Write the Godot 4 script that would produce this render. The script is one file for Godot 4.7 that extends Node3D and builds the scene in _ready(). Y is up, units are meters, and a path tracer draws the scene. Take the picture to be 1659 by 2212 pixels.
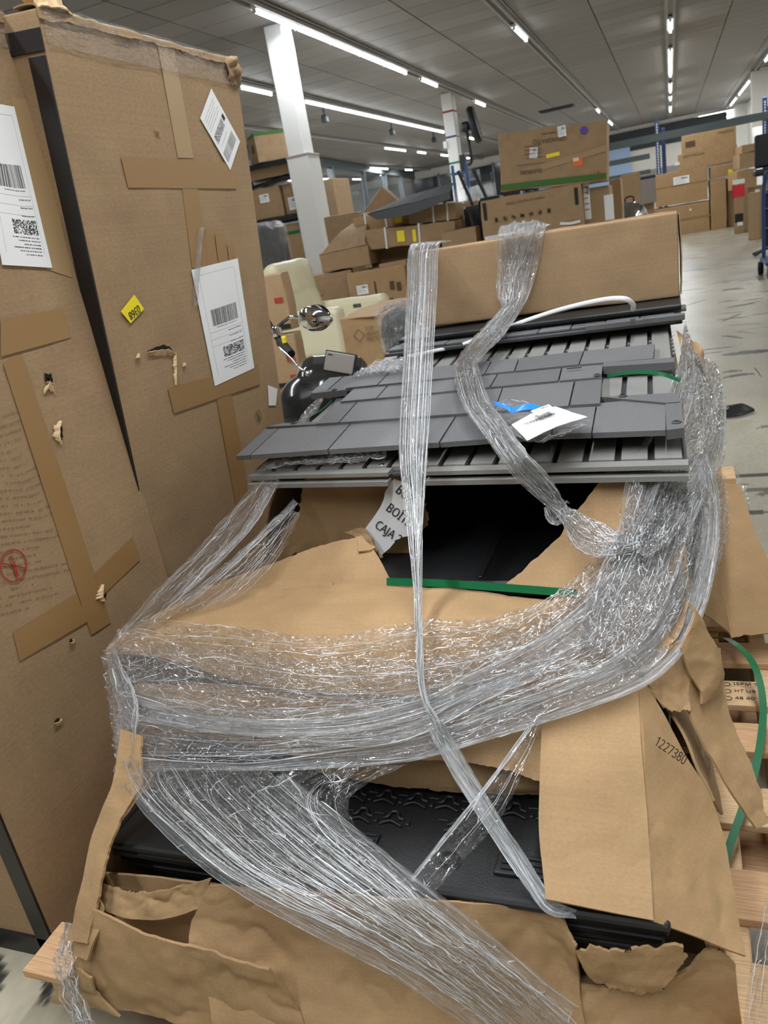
extends Node3D
# A warehouse aisle: a torn pallet load of shed panels under stretch film, tall cartons at its side, stacked goods behind.

var M := {}
var taken := {}
var rng := RandomNumberGenerator.new()
var wob := FastNoiseLite.new()
var cre := FastNoiseLite.new()

const LAMP_Y := 4.12
const CEIL_Y := 4.25


func _ready() -> void:
	rng.seed = 7
	wob.seed = 3
	wob.noise_type = FastNoiseLite.TYPE_SIMPLEX_SMOOTH
	wob.frequency = 1.0
	wob.fractal_octaves = 3
	cre.seed = 11
	cre.noise_type = FastNoiseLite.TYPE_SIMPLEX_SMOOTH
	cre.fractal_type = FastNoiseLite.FRACTAL_NONE
	cre.frequency = 1.0
	# camera
	var cam := Camera3D.new()
	cam.name = "camera"
	cam.fov = 67.348
	cam.near = 0.02
	cam.far = 200.0
	cam.transform = Transform3D(Basis(Vector3(0.931057, -0.167883, -0.323956), Vector3(0.037412, 0.927105, -0.372929), Vector3(0.36295, 0.335098, 0.869469)), Vector3(0, 1.4, 0))
	# a small lens focused on the load, so that the far hall goes a little soft
	var att := CameraAttributesPhysical.new()
	att.frustum_focal_length = 18.012
	att.frustum_focus_distance = 1.7
	att.frustum_near = 0.02
	att.frustum_far = 200.0
	att.exposure_aperture = 5.0
	cam.attributes = att
	add_child(cam)
	cam.current = true
	# night outside, lamps inside
	var env := Environment.new()
	env.background_mode = Environment.BG_COLOR
	env.background_color = Color(0.03, 0.035, 0.05)
	env.tonemap_mode = Environment.TONE_MAPPER_LINEAR
	env.tonemap_exposure = 1.16
	env.sdfgi_enabled = true
	env.ssao_enabled = true
	env.ssil_enabled = true
	var we := WorldEnvironment.new()
	we.name = "environment"
	we.environment = env
	add_child(we)
	materials()
	lamps()
	shell()
	tall_cartons()
	pallet_load()
	film_wrap()
	background_left()
	background_right()


# ---------------------------------------------------------------- lamps
func lamp(x: float, z: float, label: String, group: String) -> void:
	var t := thing("tube_lamp", label, "lamp", Vector3(x, LAMP_Y, z - 0.6), 0.0, group)
	part(t, "housing", cbox(Vector3(0.1, 0.05, 1.2), 0.008), M.lamp_white, Vector3(0, 0.06, 0))
	part(t, "tube", tube_line([Vector3(0, 0.012, -0.585), Vector3(0, 0.012, 0.585)], 0.019, 10), M.glow)
	for s in [-1, 1]:
		part(t, "tube_socket", cbox(Vector3(0.05, 0.05, 0.015), 0.003), M.lamp_white, Vector3(0, 0.012, s * 0.592))
	var l := AreaLight3D.new()
	l.name = "light"
	l.area_size = Vector2(0.06, 1.17)
	l.area_normalize_energy = true
	l.light_energy = 2.6
	l.light_color = Color(0.97, 0.985, 1.0)
	l.area_range = 60.0
	l.area_attenuation = 2.0
	l.shadow_enabled = true
	l.rotation.x = -PI / 2
	l.position.y = -0.012
	t.add_child(l)


func lamps() -> void:
	var rows := [
		[-4.55, [[-9.7, 5], [-16.75, 1], [-21.6, 1], [-33.0, 1], [-1.5, 4]], "the row that passes the first white column"],
		[-2.26, [[-14.4, 1], [-30.3, 1], [2.6, 5], [-36.0, 2]], "the row left of the middle, mostly dark"],
		[0.11, [[-17.2, 1], [-20.8, 4], [-27.6, 2], [-31.6, 1], [-35.6, 2], [1.9, 5]], "the row that runs straight down the aisle"],
		[-6.78, [[-13.3, 1], [-15.95, 9], [-30.0, 2]], "the long bright row behind the first white column"],
		[-9.1, [[-19.0, 1], [-27.6, 2], [-31.5, 1], [-35.0, 1], [-38.0, 2]], "the far row before the glass wall"],
		[2.64, [[-8.5, 3], [-26.0, 1], [-32.0, 4], [-38.0, 3]], "the row along the white side wall"],  # last run of tubes added to brighten the far wall
		[-12.0, [[-20.5, 1], [-26.0, 2], [-30.5, 1], [-34.0, 2], [-39.0, 1]], "the first row behind the glass"],
		[-14.4, [[-22.0, 1], [-27.0, 1], [-33.0, 2], [-38.0, 1]], "the second row behind the glass"],
		[-17.0, [[-24.0, 1], [-30.0, 1], [-36.0, 2]], "the third row behind the glass"],
	]
	var nth := ["first", "second", "third", "fourth", "fifth", "sixth", "seventh", "eighth", "ninth", "tenth", "eleventh", "twelfth", "thirteenth", "fourteenth", "fifteenth", "sixteenth", "seventeenth"]
	for r in rows:
		var ahead := []
		var behind := []
		for run in r[1]:
			for k in run[1]:
				var z: float = run[0] - 1.215 * k
				(ahead if z < -6.5 else behind).append(z)
		ahead.sort()
		ahead.reverse()
		for k in ahead.size():
			lamp(r[0], ahead[k], nth[k] + " lit tube from here in " + r[2], "tube lamps in " + r[2])
		for z in behind:
			lamp(r[0], z, "lit tube overhead, beyond the picture, in " + r[2], "tube lamps overhead in " + r[2])
		var t := thing("lamp_rail", "twin white ceiling rail of " + r[2], "rail", Vector3(r[0], 4.19, -18.0))
		for s in [-1, 1]:
			part(t, "rail", cbox(Vector3(0.028, 0.05, 51.0), 0.004), M.rail, Vector3(s * 0.055, 0.0, 0))
		part(t, "backing_strip", cbox(Vector3(0.2, 0.012, 51.0), 0.003), M.rail, Vector3(0, 0.043, 0))
	for k in 2:
		var t := thing("tube_lamp", ["upper", "lower"][k] + " of the two lit tubes across the far end above the dark beam", "lamp", Vector3(2.1, 4.05 - 0.22 * k, -43.84), PI / 2, "tube lamps across the far end")
		part(t, "housing", cbox(Vector3(0.12, 0.05, 1.5), 0.008), M.lamp_white, Vector3(0, 0.06, 0))
		part(t, "tube", tube_line([Vector3(0, 0.0, -0.72), Vector3(0, 0.0, 0.72)], 0.03, 10), M.glow)


# ---------------------------------------------------------------- helpers
func numbered(n: String) -> String:
	if not taken.has(n):
		taken[n] = 0
		return n
	taken[n] += 1
	return "%s_%03d" % [n, taken[n]]


func thing(called: String, label: String, category: String, at := Vector3.ZERO, turn := 0.0, group := "") -> Node3D:
	var o := Node3D.new()
	o.name = numbered(called)
	o.position = at
	o.rotation.y = turn
	add_child(o)
	o.set_meta("label", label)
	o.set_meta("category", category)
	if group:
		o.set_meta("group", group)
	return o


func part(parent: Node3D, called: String, mesh: Mesh, m: Material, at := Vector3.ZERO, turn := Vector3.ZERO) -> MeshInstance3D:
	var o := MeshInstance3D.new()
	o.name = called
	o.mesh = mesh
	o.material_override = m
	o.position = at
	o.rotation = turn
	parent.add_child(o, true)
	return o


func struct(called: String, mesh: Mesh, m: Material, at := Vector3.ZERO, turn := 0.0) -> MeshInstance3D:
	var o := part(self, called, mesh, m, at, Vector3(0, turn, 0))
	o.set_meta("kind", "structure")
	return o


class Acc:
	var v := PackedVector3Array()
	var n := PackedVector3Array()
	var uv := PackedVector2Array()
	var ix := PackedInt32Array()

	func quad(a: Vector3, b: Vector3, c: Vector3, d: Vector3, ua := Vector2.ZERO, ub := Vector2.ZERO, uc := Vector2.ZERO, ud := Vector2.ZERO) -> void:
		# a b c d clockwise seen from the front
		var nn := (d - a).cross(b - a).normalized()
		if nn == Vector3.ZERO:
			nn = (c - a).cross(b - a).normalized()
		var k := v.size()
		v.append_array(PackedVector3Array([a, b, c, d]))
		n.append_array(PackedVector3Array([nn, nn, nn, nn]))
		uv.append_array(PackedVector2Array([ua, ub, uc, ud]))
		ix.append_array(PackedInt32Array([k, k + 1, k + 2, k, k + 2, k + 3]))

	func tri(a: Vector3, b: Vector3, c: Vector3) -> void:
		var nn := (c - a).cross(b - a).normalized()
		var k := v.size()
		v.append_array(PackedVector3Array([a, b, c]))
		n.append_array(PackedVector3Array([nn, nn, nn]))
		uv.append_array(PackedVector2Array([Vector2.ZERO, Vector2.ZERO, Vector2.ZERO]))
		ix.append_array(PackedInt32Array([k, k + 1, k + 2]))

	func surface(rows: Array, nrm: Array, flip := false, uvs := true) -> void:
		# a smooth grid; rows of points, normals point along u x v
		var k := v.size()
		var w: int = rows[0].size()
		var h: int = rows.size()
		var vlen := 0.0
		for j in h:
			var ulen := 0.0
			if j > 0:
				vlen += (rows[j][w / 2] - rows[j - 1][w / 2]).length()
			for i in w:
				if i > 0:
					ulen += (rows[j][i] - rows[j][i - 1]).length()
				v.append(rows[j][i])
				n.append(-nrm[j][i] if flip else nrm[j][i])
				uv.append(Vector2(ulen, vlen))
		for j in h - 1:
			for i in w - 1:
				var a := k + j * w + i
				if flip:
					ix.append_array(PackedInt32Array([a, a + 1, a + w, a + 1, a + w + 1, a + w]))
				else:
					ix.append_array(PackedInt32Array([a, a + w, a + 1, a + 1, a + w, a + w + 1]))

	func mesh() -> ArrayMesh:
		var arr := []
		arr.resize(Mesh.ARRAY_MAX)
		arr[Mesh.ARRAY_VERTEX] = v
		arr[Mesh.ARRAY_NORMAL] = n
		arr[Mesh.ARRAY_TEX_UV] = uv
		arr[Mesh.ARRAY_INDEX] = ix
		var am := ArrayMesh.new()
		am.add_surface_from_arrays(Mesh.PRIMITIVE_TRIANGLES, arr)
		return am


func cbox(size: Vector3, b := 0.004) -> ArrayMesh:
	# a box with chamfered edges, centred
	var h := size * 0.5
	b = minf(b, minf(h.x, minf(h.y, h.z)) * 0.6)
	var a := Acc.new()
	var P := func(sx: float, sy: float, sz: float, k: int) -> Vector3:
		return Vector3(sx * (h.x if k == 0 else h.x - b), sy * (h.y if k == 1 else h.y - b), sz * (h.z if k == 2 else h.z - b))
	for s in [-1.0, 1.0]:
		face(a, [P.call(s, -1, -1, 0), P.call(s, 1, -1, 0), P.call(s, 1, 1, 0), P.call(s, -1, 1, 0)], Vector3(s, 0, 0))
		face(a, [P.call(-1, s, -1, 1), P.call(1, s, -1, 1), P.call(1, s, 1, 1), P.call(-1, s, 1, 1)], Vector3(0, s, 0))
		face(a, [P.call(-1, -1, s, 2), P.call(1, -1, s, 2), P.call(1, 1, s, 2), P.call(-1, 1, s, 2)], Vector3(0, 0, s))
		for q in [-1.0, 1.0]:
			face(a, [P.call(s, q, -1, 0), P.call(s, q, 1, 0), P.call(s, q, 1, 1), P.call(s, q, -1, 1)], Vector3(s, q, 0))
			face(a, [P.call(s, -1, q, 0), P.call(s, 1, q, 0), P.call(s, 1, q, 2), P.call(s, -1, q, 2)], Vector3(s, 0, q))
			face(a, [P.call(-1, s, q, 1), P.call(1, s, q, 1), P.call(1, s, q, 2), P.call(-1, s, q, 2)], Vector3(0, s, q))
			for r in [-1.0, 1.0]:
				var t := [P.call(s, q, r, 0), P.call(s, q, r, 1), P.call(s, q, r, 2)]
				if (t[2] - t[0]).cross(t[1] - t[0]).dot(Vector3(s, q, r)) < 0:
					t.reverse()
				a.tri(t[0], t[1], t[2])
	return a.mesh()


func face(a: Acc, p: Array, out: Vector3) -> void:
	if (p[3] - p[0]).cross(p[1] - p[0]).dot(out) < 0:
		p.reverse()
	a.quad(p[0], p[1], p[2], p[3])


func steps(h: float, r: float, n: int) -> PackedFloat32Array:
	var edge := [0.0, 0.12, 0.3, 0.55, 0.8, 1.0] if r > 0.03 else [0.0, 0.3, 1.0]
	var out := PackedFloat32Array()
	for e in edge:
		out.append(-h + r * e)
	for i in range(1, n):
		out.append(lerpf(-h + r, h - r, float(i) / n))
	edge.reverse()
	for e in edge:
		out.append(h - r * e)
	return out


func rbox(size: Vector3, r := 0.01, seg := 6, amp := 0.0, freq := 3.0, seed_at := 0.0) -> ArrayMesh:
	# a soft box: rounded edges, faces that wander by amp, centred
	var h := size * 0.5
	r = minf(r, minf(h.x, minf(h.y, h.z)) * 0.98)
	var inner := h - Vector3(r, r, r)
	var a := Acc.new()
	for k in 3:
		for s in [-1.0, 1.0]:
			var i1 := (k + 1) % 3
			var i2 := (k + 2) % 3
			var A := steps(h[i1], r, seg)
			var B := steps(h[i2], r, seg)
			var rows := []
			for y in B:
				var row := PackedVector3Array()
				for x in A:
					var p := Vector3.ZERO
					p[k] = s * h[k]
					p[i1] = x
					p[i2] = y
					var q := p.clamp(-inner, inner)
					var e := p - q
					p = q + e.normalized() * r
					if amp > 0.0:
						p += Vector3(wob.get_noise_3d(p.x * freq + seed_at, p.y * freq, p.z * freq), wob.get_noise_3d(p.x * freq, p.y * freq + seed_at + 9.0, p.z * freq), wob.get_noise_3d(p.x * freq, p.y * freq, p.z * freq + seed_at + 19.0)) * amp
					row.append(p)
				rows.append(row)
			a.surface(rows, normals(rows, s < 0), s < 0)
	return a.mesh()


func normals(rows: Array, _flip := false) -> Array:
	var out := []
	var w: int = rows[0].size()
	var h: int = rows.size()
	for j in h:
		var r := PackedVector3Array()
		r.resize(w)
		for i in w:
			var du: Vector3 = rows[j][mini(i + 1, w - 1)] - rows[j][maxi(i - 1, 0)]
			var dv: Vector3 = rows[mini(j + 1, h - 1)][i] - rows[maxi(j - 1, 0)][i]
			var c := du.cross(dv)
			r[i] = c.normalized() if c.length_squared() > 1e-20 else Vector3.UP
		out.append(r)
	return out


func crv(p: Array, n: int) -> PackedVector3Array:
	# Catmull-Rom through the points p, n samples
	var out := PackedVector3Array()
	var k := p.size() - 1
	for i in n:
		var t := float(i) / (n - 1) * k
		var a := mini(int(t), k - 1)
		var f := t - a
		var p0: Vector3 = p[a - 1] if a > 0 else p[0] * 2.0 - p[1]
		var p1: Vector3 = p[a]
		var p2: Vector3 = p[a + 1]
		var p3: Vector3 = p[a + 2] if a + 2 <= k else p[k] * 2.0 - p[k - 1]
		out.append(0.5 * (p1 * 2.0 + (p2 - p0) * f + (p0 * 2.0 - p1 * 5.0 + p2 * 4.0 - p3) * f * f + (p1 * 3.0 - p0 - p2 * 3.0 + p3) * f * f * f))
	return out


func net(ctrl: Array, nu: int, nv: int) -> Array:
	# rows of control points -> a dense grid
	var lines := []
	for row in ctrl:
		lines.append(crv(row, nu))
	var out := []
	for j in nv:
		var r := PackedVector3Array()
		r.resize(nu)
		out.append(r)
	for i in nu:
		var col := []
		for l in lines:
			col.append(l[i])
		var c := crv(col, nv)
		for j in nv:
			out[j][i] = c[j]
	return out


func crumple(g: Array, amp: float, freq: float, sd: float, crease := 0.5) -> Array:
	var nn := normals(g)
	for j in g.size():
		var row: PackedVector3Array = g[j]
		for i in row.size():
			var p := row[i]
			var q := p * freq + Vector3(sd, sd * 1.7, sd * 0.3)
			var d := wob.get_noise_3d(q.x, q.y, q.z) * (1.0 - crease)
			var w := q * 0.8 + Vector3(wob.get_noise_3d(q.y, q.z, q.x), wob.get_noise_3d(q.z, q.x, q.y), 0) * 0.5
			d += crease * (0.45 - 1.7 * absf(cre.get_noise_3d(w.x * 0.4, w.y * 0.8, w.z * 0.8)))
			row[i] = p + nn[j][i] * d * amp
		g[j] = row
	return g


func tear(g: Array, sides: String, amp: float, sd: float) -> Array:
	# ragged borders: t(op) b(ottom) l(eft) r(ight)
	var h := g.size()
	var w: int = g[0].size()
	for side in sides:
		var n := w if side in ["t", "b"] else h
		for k in n:
			var e := 1.2 * wob.get_noise_2d(k * 0.11 + sd, 4.0) + 0.35 * wob.get_noise_2d(k * 0.9, sd)
			var j := 0 if side == "t" else h - 1 if side == "b" else k
			var i := 0 if side == "l" else w - 1 if side == "r" else k
			var j2 := j + 1 if side == "t" else j - 1 if side == "b" else j
			var i2 := i + 1 if side == "l" else i - 1 if side == "r" else i
			var out: Vector3 = (g[j][i] - g[j2][i2]).normalized()
			g[j][i] = g[j][i] + out * e * amp
	return g


func slab(g: Array, thick: float) -> ArrayMesh:
	# a sheet with thickness; its front is u x v
	var nn := normals(g)
	var top := []
	var bot := []
	for j in g.size():
		var a := PackedVector3Array()
		var b := PackedVector3Array()
		for i in g[j].size():
			a.append(g[j][i] + nn[j][i] * thick * 0.5)
			b.append(g[j][i] - nn[j][i] * thick * 0.5)
		top.append(a)
		bot.append(b)
	var acc := Acc.new()
	acc.surface(top, nn)
	acc.surface(bot, nn, true)
	var h := g.size()
	var w: int = g[0].size()
	for i in w - 1:
		acc.quad(top[0][i], top[0][i + 1], bot[0][i + 1], bot[0][i])
		acc.quad(top[h - 1][i + 1], top[h - 1][i], bot[h - 1][i], bot[h - 1][i + 1])
	for j in h - 1:
		acc.quad(top[j + 1][0], top[j][0], bot[j][0], bot[j + 1][0])
		acc.quad(top[j][w - 1], top[j + 1][w - 1], bot[j + 1][w - 1], bot[j][w - 1])
	return acc.mesh()


func poly_slab(p: Array, thick: float, nrm: Vector3) -> ArrayMesh:
	# a flat piece with any outline
	var x: Vector3 = (p[1] - p[0]).normalized()
	var y := nrm.cross(x).normalized()
	var flat := PackedVector2Array()
	for q in p:
		flat.append(Vector2((q - p[0]).dot(x), (q - p[0]).dot(y)))
	var t := Geometry2D.triangulate_polygon(flat)
	var a := Acc.new()
	for i in range(0, t.size(), 3):
		var tri := [p[t[i]], p[t[i + 1]], p[t[i + 2]]]
		if (tri[2] - tri[0]).cross(tri[1] - tri[0]).dot(nrm) < 0:
			tri.reverse()
		a.tri(tri[0], tri[1], tri[2])
		a.tri(tri[2] - nrm * thick, tri[1] - nrm * thick, tri[0] - nrm * thick)
	for i in p.size():
		var k := (i + 1) % p.size()
		a.quad(p[i], p[k], p[k] - nrm * thick, p[i] - nrm * thick)
	return a.mesh()


func skin(g: Array) -> ArrayMesh:
	var acc := Acc.new()
	acc.surface(g, normals(g))
	return acc.mesh()


func plate(p: Array, thick: float, up := Vector3.UP, drop := Vector3.ZERO) -> ArrayMesh:
	# a flat slab under the polygon p of four points (in order round it)
	var a := Acc.new()
	var q := []
	for x in p:
		q.append(x - up * thick)
	var nn: Vector3 = (p[3] - p[0]).cross(p[1] - p[0])
	if nn.dot(up) < 0:
		p.reverse()
		q.reverse()
	a.quad(p[0], p[1], p[2], p[3], Vector2(0, 0), Vector2(1, 0), Vector2(1, 1), Vector2(0, 1))
	a.quad(q[3], q[2], q[1], q[0])
	for i in 4:
		var k := (i + 1) % 4
		a.quad(p[k], p[i], q[i], q[k])
	return a.mesh()


func tube_line(pts: Array, r: float, sides := 8, smooth_n := 0, r_end := -1.0) -> ArrayMesh:
	# a round bar along points
	var p := crv(pts, smooth_n) if smooth_n > 0 else PackedVector3Array(pts)
	var rows := []
	var up := Vector3(0.3, 0.9, 0.2).normalized()
	for i in p.size():
		var d := (p[mini(i + 1, p.size() - 1)] - p[maxi(i - 1, 0)]).normalized()
		var x := d.cross(up)
		x = x.normalized() if x.length() > 0.05 else d.cross(Vector3.RIGHT).normalized()
		var y := x.cross(d).normalized()
		up = y
		var rr := r if r_end < 0 else lerpf(r, r_end, float(i) / (p.size() - 1))
		var row := PackedVector3Array()
		for k in sides + 1:
			var a := -TAU * k / sides
			row.append(p[i] + (x * cos(a) + y * sin(a)) * rr)
		rows.append(row)
	var acc := Acc.new()
	acc.surface(rows, normals(rows), false)
	for e in [0, rows.size() - 1]:
		var c: Vector3 = p[e]
		for k in sides:
			if e == 0:
				acc.tri(c, rows[e][k + 1], rows[e][k])
			else:
				acc.tri(c, rows[e][k], rows[e][k + 1])
	return acc.mesh()


func lathe(profile: Array, sides := 24) -> ArrayMesh:
	# profile of Vector2(radius, height), turned about y
	var rows := []
	for q in profile:
		var row := PackedVector3Array()
		for k in sides + 1:
			var a := -TAU * k / sides
			row.append(Vector3(q.x * cos(a), q.y, q.x * sin(a)))
		rows.append(row)
	return skin(rows)


func ribbon(pts: Array, width: float, thick: float, n: int, across := Vector3.ZERO) -> ArrayMesh:
	# a flat strap along a curve
	var p := crv(pts, n)
	var a := PackedVector3Array()
	var b := PackedVector3Array()
	for i in n:
		var d := (p[mini(i + 1, n - 1)] - p[maxi(i - 1, 0)]).normalized()
		var s := across if across != Vector3.ZERO else d.cross(Vector3.UP)
		s = (s - d * s.dot(d)).normalized() * width * 0.5
		a.append(p[i] - s)
		b.append(p[i] + s)
	return slab([a, b], thick)


func ring(r0: float, r1: float, n := 28, sx := 1.0, sy := 1.0) -> ArrayMesh:
	# a flat ring in the xy plane that faces +z
	var a := Acc.new()
	for i in n:
		var t0 := TAU * i / n
		var t1 := TAU * (i + 1) / n
		var c0 := Vector3(cos(t0) * sx, sin(t0) * sy, 0)
		var c1 := Vector3(cos(t1) * sx, sin(t1) * sy, 0)
		face(a, [c0 * r0, c0 * r1, c1 * r1, c1 * r0], Vector3.BACK)
	return a.mesh()


func words(parent: Node3D, text: String, height: float, m: Material, xf: Transform3D, stretch := 1.0, called := "lettering") -> MeshInstance3D:
	# flat lettering, lower left corner at the origin of xf, reading along its x
	var t := TextMesh.new()
	var f := SystemFont.new()
	f.font_names = PackedStringArray(["Droid Sans"])
	t.font = f
	t.text = text
	t.font_size = 48
	t.pixel_size = height / 36.0
	t.depth = 0.0006
	t.curve_step = 2.0
	t.horizontal_alignment = HORIZONTAL_ALIGNMENT_LEFT
	t.vertical_alignment = VERTICAL_ALIGNMENT_BOTTOM
	var o := part(parent, called, t, m)
	o.transform = xf * Transform3D(Basis.from_scale(Vector3(stretch, 1, 1)), Vector3.ZERO)
	return o


func frame3(p0: Vector3, p1: Vector3, pup: Vector3) -> Transform3D:
	var x := (p1 - p0).normalized()
	var y := (pup - p0)
	y = (y - x * y.dot(x)).normalized()
	return Transform3D(Basis(x, y, x.cross(y)), p0)


# ---------------------------------------------------------------- materials
func mat(c: Color, rough := 0.8, metal := 0.0) -> StandardMaterial3D:
	var m := StandardMaterial3D.new()
	m.albedo_color = c
	m.roughness = rough
	m.metallic = metal
	return m


func tex(img: Image) -> ImageTexture:
	return ImageTexture.create_from_image(img)


func noise(sd: int, freq: float, oct := 3) -> FastNoiseLite:
	var f := FastNoiseLite.new()
	f.seed = sd
	f.noise_type = FastNoiseLite.TYPE_SIMPLEX_SMOOTH
	f.frequency = freq
	f.fractal_octaves = oct
	return f


func kraft_image() -> Image:
	# paper fibres, cloudy board and faint flute lines
	var n := 512
	var img := Image.create(n, n, false, Image.FORMAT_RGB8)
	var fine := noise(5, 0.25, 2)
	var cloud := noise(6, 0.008, 4)
	for y in n:
		var flute := 0.007 * sin(TAU * y / 8.0) + 0.02 * noise_line(y)
		for x in n:
			var wx := minf(1.0, minf(x, n - x) / 60.0)
			var wy := minf(1.0, minf(y, n - y) / 60.0)
			var v := 0.86 + flute + 0.05 * fine.get_noise_2d(x * 0.35, y) + 0.055 * cloud.get_noise_2d(x, y) * wx * wy
			img.set_pixel(x, y, Color(v, v * (0.985 + 0.02 * cloud.get_noise_2d(y, x) * wx * wy), v * 0.97))
	return img


func noise_line(y: int) -> float:
	return wob.get_noise_2d(0.0, y * 0.09)


func kraft(c: Color, scale := 1.6, gloss := 0.72) -> StandardMaterial3D:
	var m := mat(c, gloss)
	m.albedo_texture = M.kraft_tex
	m.uv1_triplanar = true
	m.uv1_scale = Vector3(scale, scale, scale)
	m.metallic_specular = 0.35
	return m


func label_image(w: int, h: int, sd: int, kind: String) -> Image:
	# flat print: bars, a dense block, rows of small type
	var img := Image.create(w, h, false, Image.FORMAT_RGB8)
	img.fill(Color(0.93, 0.93, 0.93))
	var r := RandomNumberGenerator.new()
	r.seed = sd
	var ink := Color(0.12, 0.12, 0.13)
	var typ := func(x0: int, y0: int, x1: int, lh: int) -> void:
		var x := x0
		while x < x1:
			var l := r.randi_range(2, 9)
			img.fill_rect(Rect2i(x, y0, mini(l, x1 - x), lh), Color(0.3, 0.3, 0.32))
			x += l + r.randi_range(1, 4)
	var bars := func(x0: int, y0: int, x1: int, y1: int) -> void:
		var x := x0
		while x < x1:
			var l := r.randi_range(1, 4)
			img.fill_rect(Rect2i(x, y0, mini(l, x1 - x), y1 - y0), ink)
			x += l + r.randi_range(1, 4)
	var dense := func(x0: int, y0: int, x1: int, y1: int) -> void:
		for y in range(y0, y1, 3):
			for x in range(x0, x1, 3):
				if r.randf() < 0.55:
					img.fill_rect(Rect2i(x, y, 3, 3), ink)
	if kind == "ship":
		img.fill_rect(Rect2i(int(w * 0.12), int(h * 0.06), int(w * 0.76), 1), Color(0.5, 0.5, 0.5))
		for x in [0.12, 0.88]:
			img.fill_rect(Rect2i(int(w * x), int(h * 0.06), 1, int(h * 0.86)), Color(0.5, 0.5, 0.5))
		bars.call(int(w * 0.22), int(h * 0.36), int(w * 0.8), int(h * 0.5))
		typ.call(int(w * 0.3), int(h * 0.515), int(w * 0.75), 3)
		for k in 3:
			img.fill_rect(Rect2i(int(w * 0.12), int(h * (0.55 + 0.06 * k)), int(w * 0.76), 1), Color(0.5, 0.5, 0.5))
			typ.call(int(w * 0.55), int(h * (0.57 + 0.05 * k)), int(w * 0.84), 4)
		dense.call(int(w * 0.34), int(h * 0.7), int(w * 0.84), int(h * 0.79))
		for k in 6:
			typ.call(int(w * (0.3 + 0.1 * (k % 3))), int(h * (0.81 + 0.022 * k)), int(w * 0.84), 4)
	elif kind == "postal":
		for k in 5:
			typ.call(int(w * 0.1), int(h * (0.1 + 0.05 * k)), int(w * (0.6 + 0.3 * r.randf())), 4)
		dense.call(int(w * 0.1), int(h * 0.4), int(w * 0.75), int(h * 0.55))
		img.fill_rect(Rect2i(int(w * 0.8), int(h * 0.4), int(w * 0.12), int(h * 0.1)), ink)
		bars.call(int(w * 0.1), int(h * 0.72), int(w * 0.9), int(h * 0.9))
		typ.call(int(w * 0.2), int(h * 0.63), int(w * 0.7), 4)
	else:
		for k in 5:
			typ.call(int(w * 0.08), int(h * (0.12 + 0.15 * k)), int(w * (0.5 + 0.4 * r.randf())), maxi(3, h / 24))
		bars.call(int(w * 0.5), int(h * 0.15), int(w * 0.9), int(h * 0.35))
	return img


func print_lines(w: int, h: int, rows: int, sd: int) -> Image:
	# worn rows of small print on bare board, clear in between
	var img := Image.create(w, h, false, Image.FORMAT_RGBA8)
	img.fill(Color(0.2, 0.14, 0.09, 0.0))
	var r := RandomNumberGenerator.new()
	r.seed = sd
	for k in rows:
		var y := int(h * (k + 0.3) / rows)
		var x := 4
		var end := int(w * (0.35 + 0.6 * r.randf()))
		while x < end:
			var l := r.randi_range(2, 8)
			if r.randf() < 0.8:
				img.fill_rect(Rect2i(x, y, mini(l, end - x), maxi(2, int(h * 0.35 / rows))), Color(0.2, 0.14, 0.09, 0.28))
			x += l + r.randi_range(1, 4)
	return img


func picture(img: Image, rough := 0.5) -> StandardMaterial3D:
	var m := mat(Color.WHITE, rough)
	m.albedo_texture = tex(img)
	m.texture_repeat = false
	return m


func film_mat(alpha: float, rough: float, along: float, across: float, streak: float, bump: float) -> StandardMaterial3D:
	var m := mat(Color(0.93, 0.94, 0.95, alpha), rough)
	m.transparency = BaseMaterial3D.TRANSPARENCY_ALPHA
	m.metallic_specular = 0.65
	m.normal_enabled = true
	m.normal_texture = M.film_normal
	m.normal_scale = streak
	m.uv1_scale = Vector3(along, across, 1)
	m.heightmap_enabled = true
	m.heightmap_texture = M.film_bump
	m.heightmap_scale = bump
	return m


func noise_tex(sd: int, freq: float, normal: bool, strength := 6.0, oct := 4) -> NoiseTexture2D:
	var t := NoiseTexture2D.new()
	t.width = 512
	t.height = 512
	t.seamless = true
	t.noise = noise(sd, freq, oct)
	t.as_normal_map = normal
	t.bump_strength = strength
	return t


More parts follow.
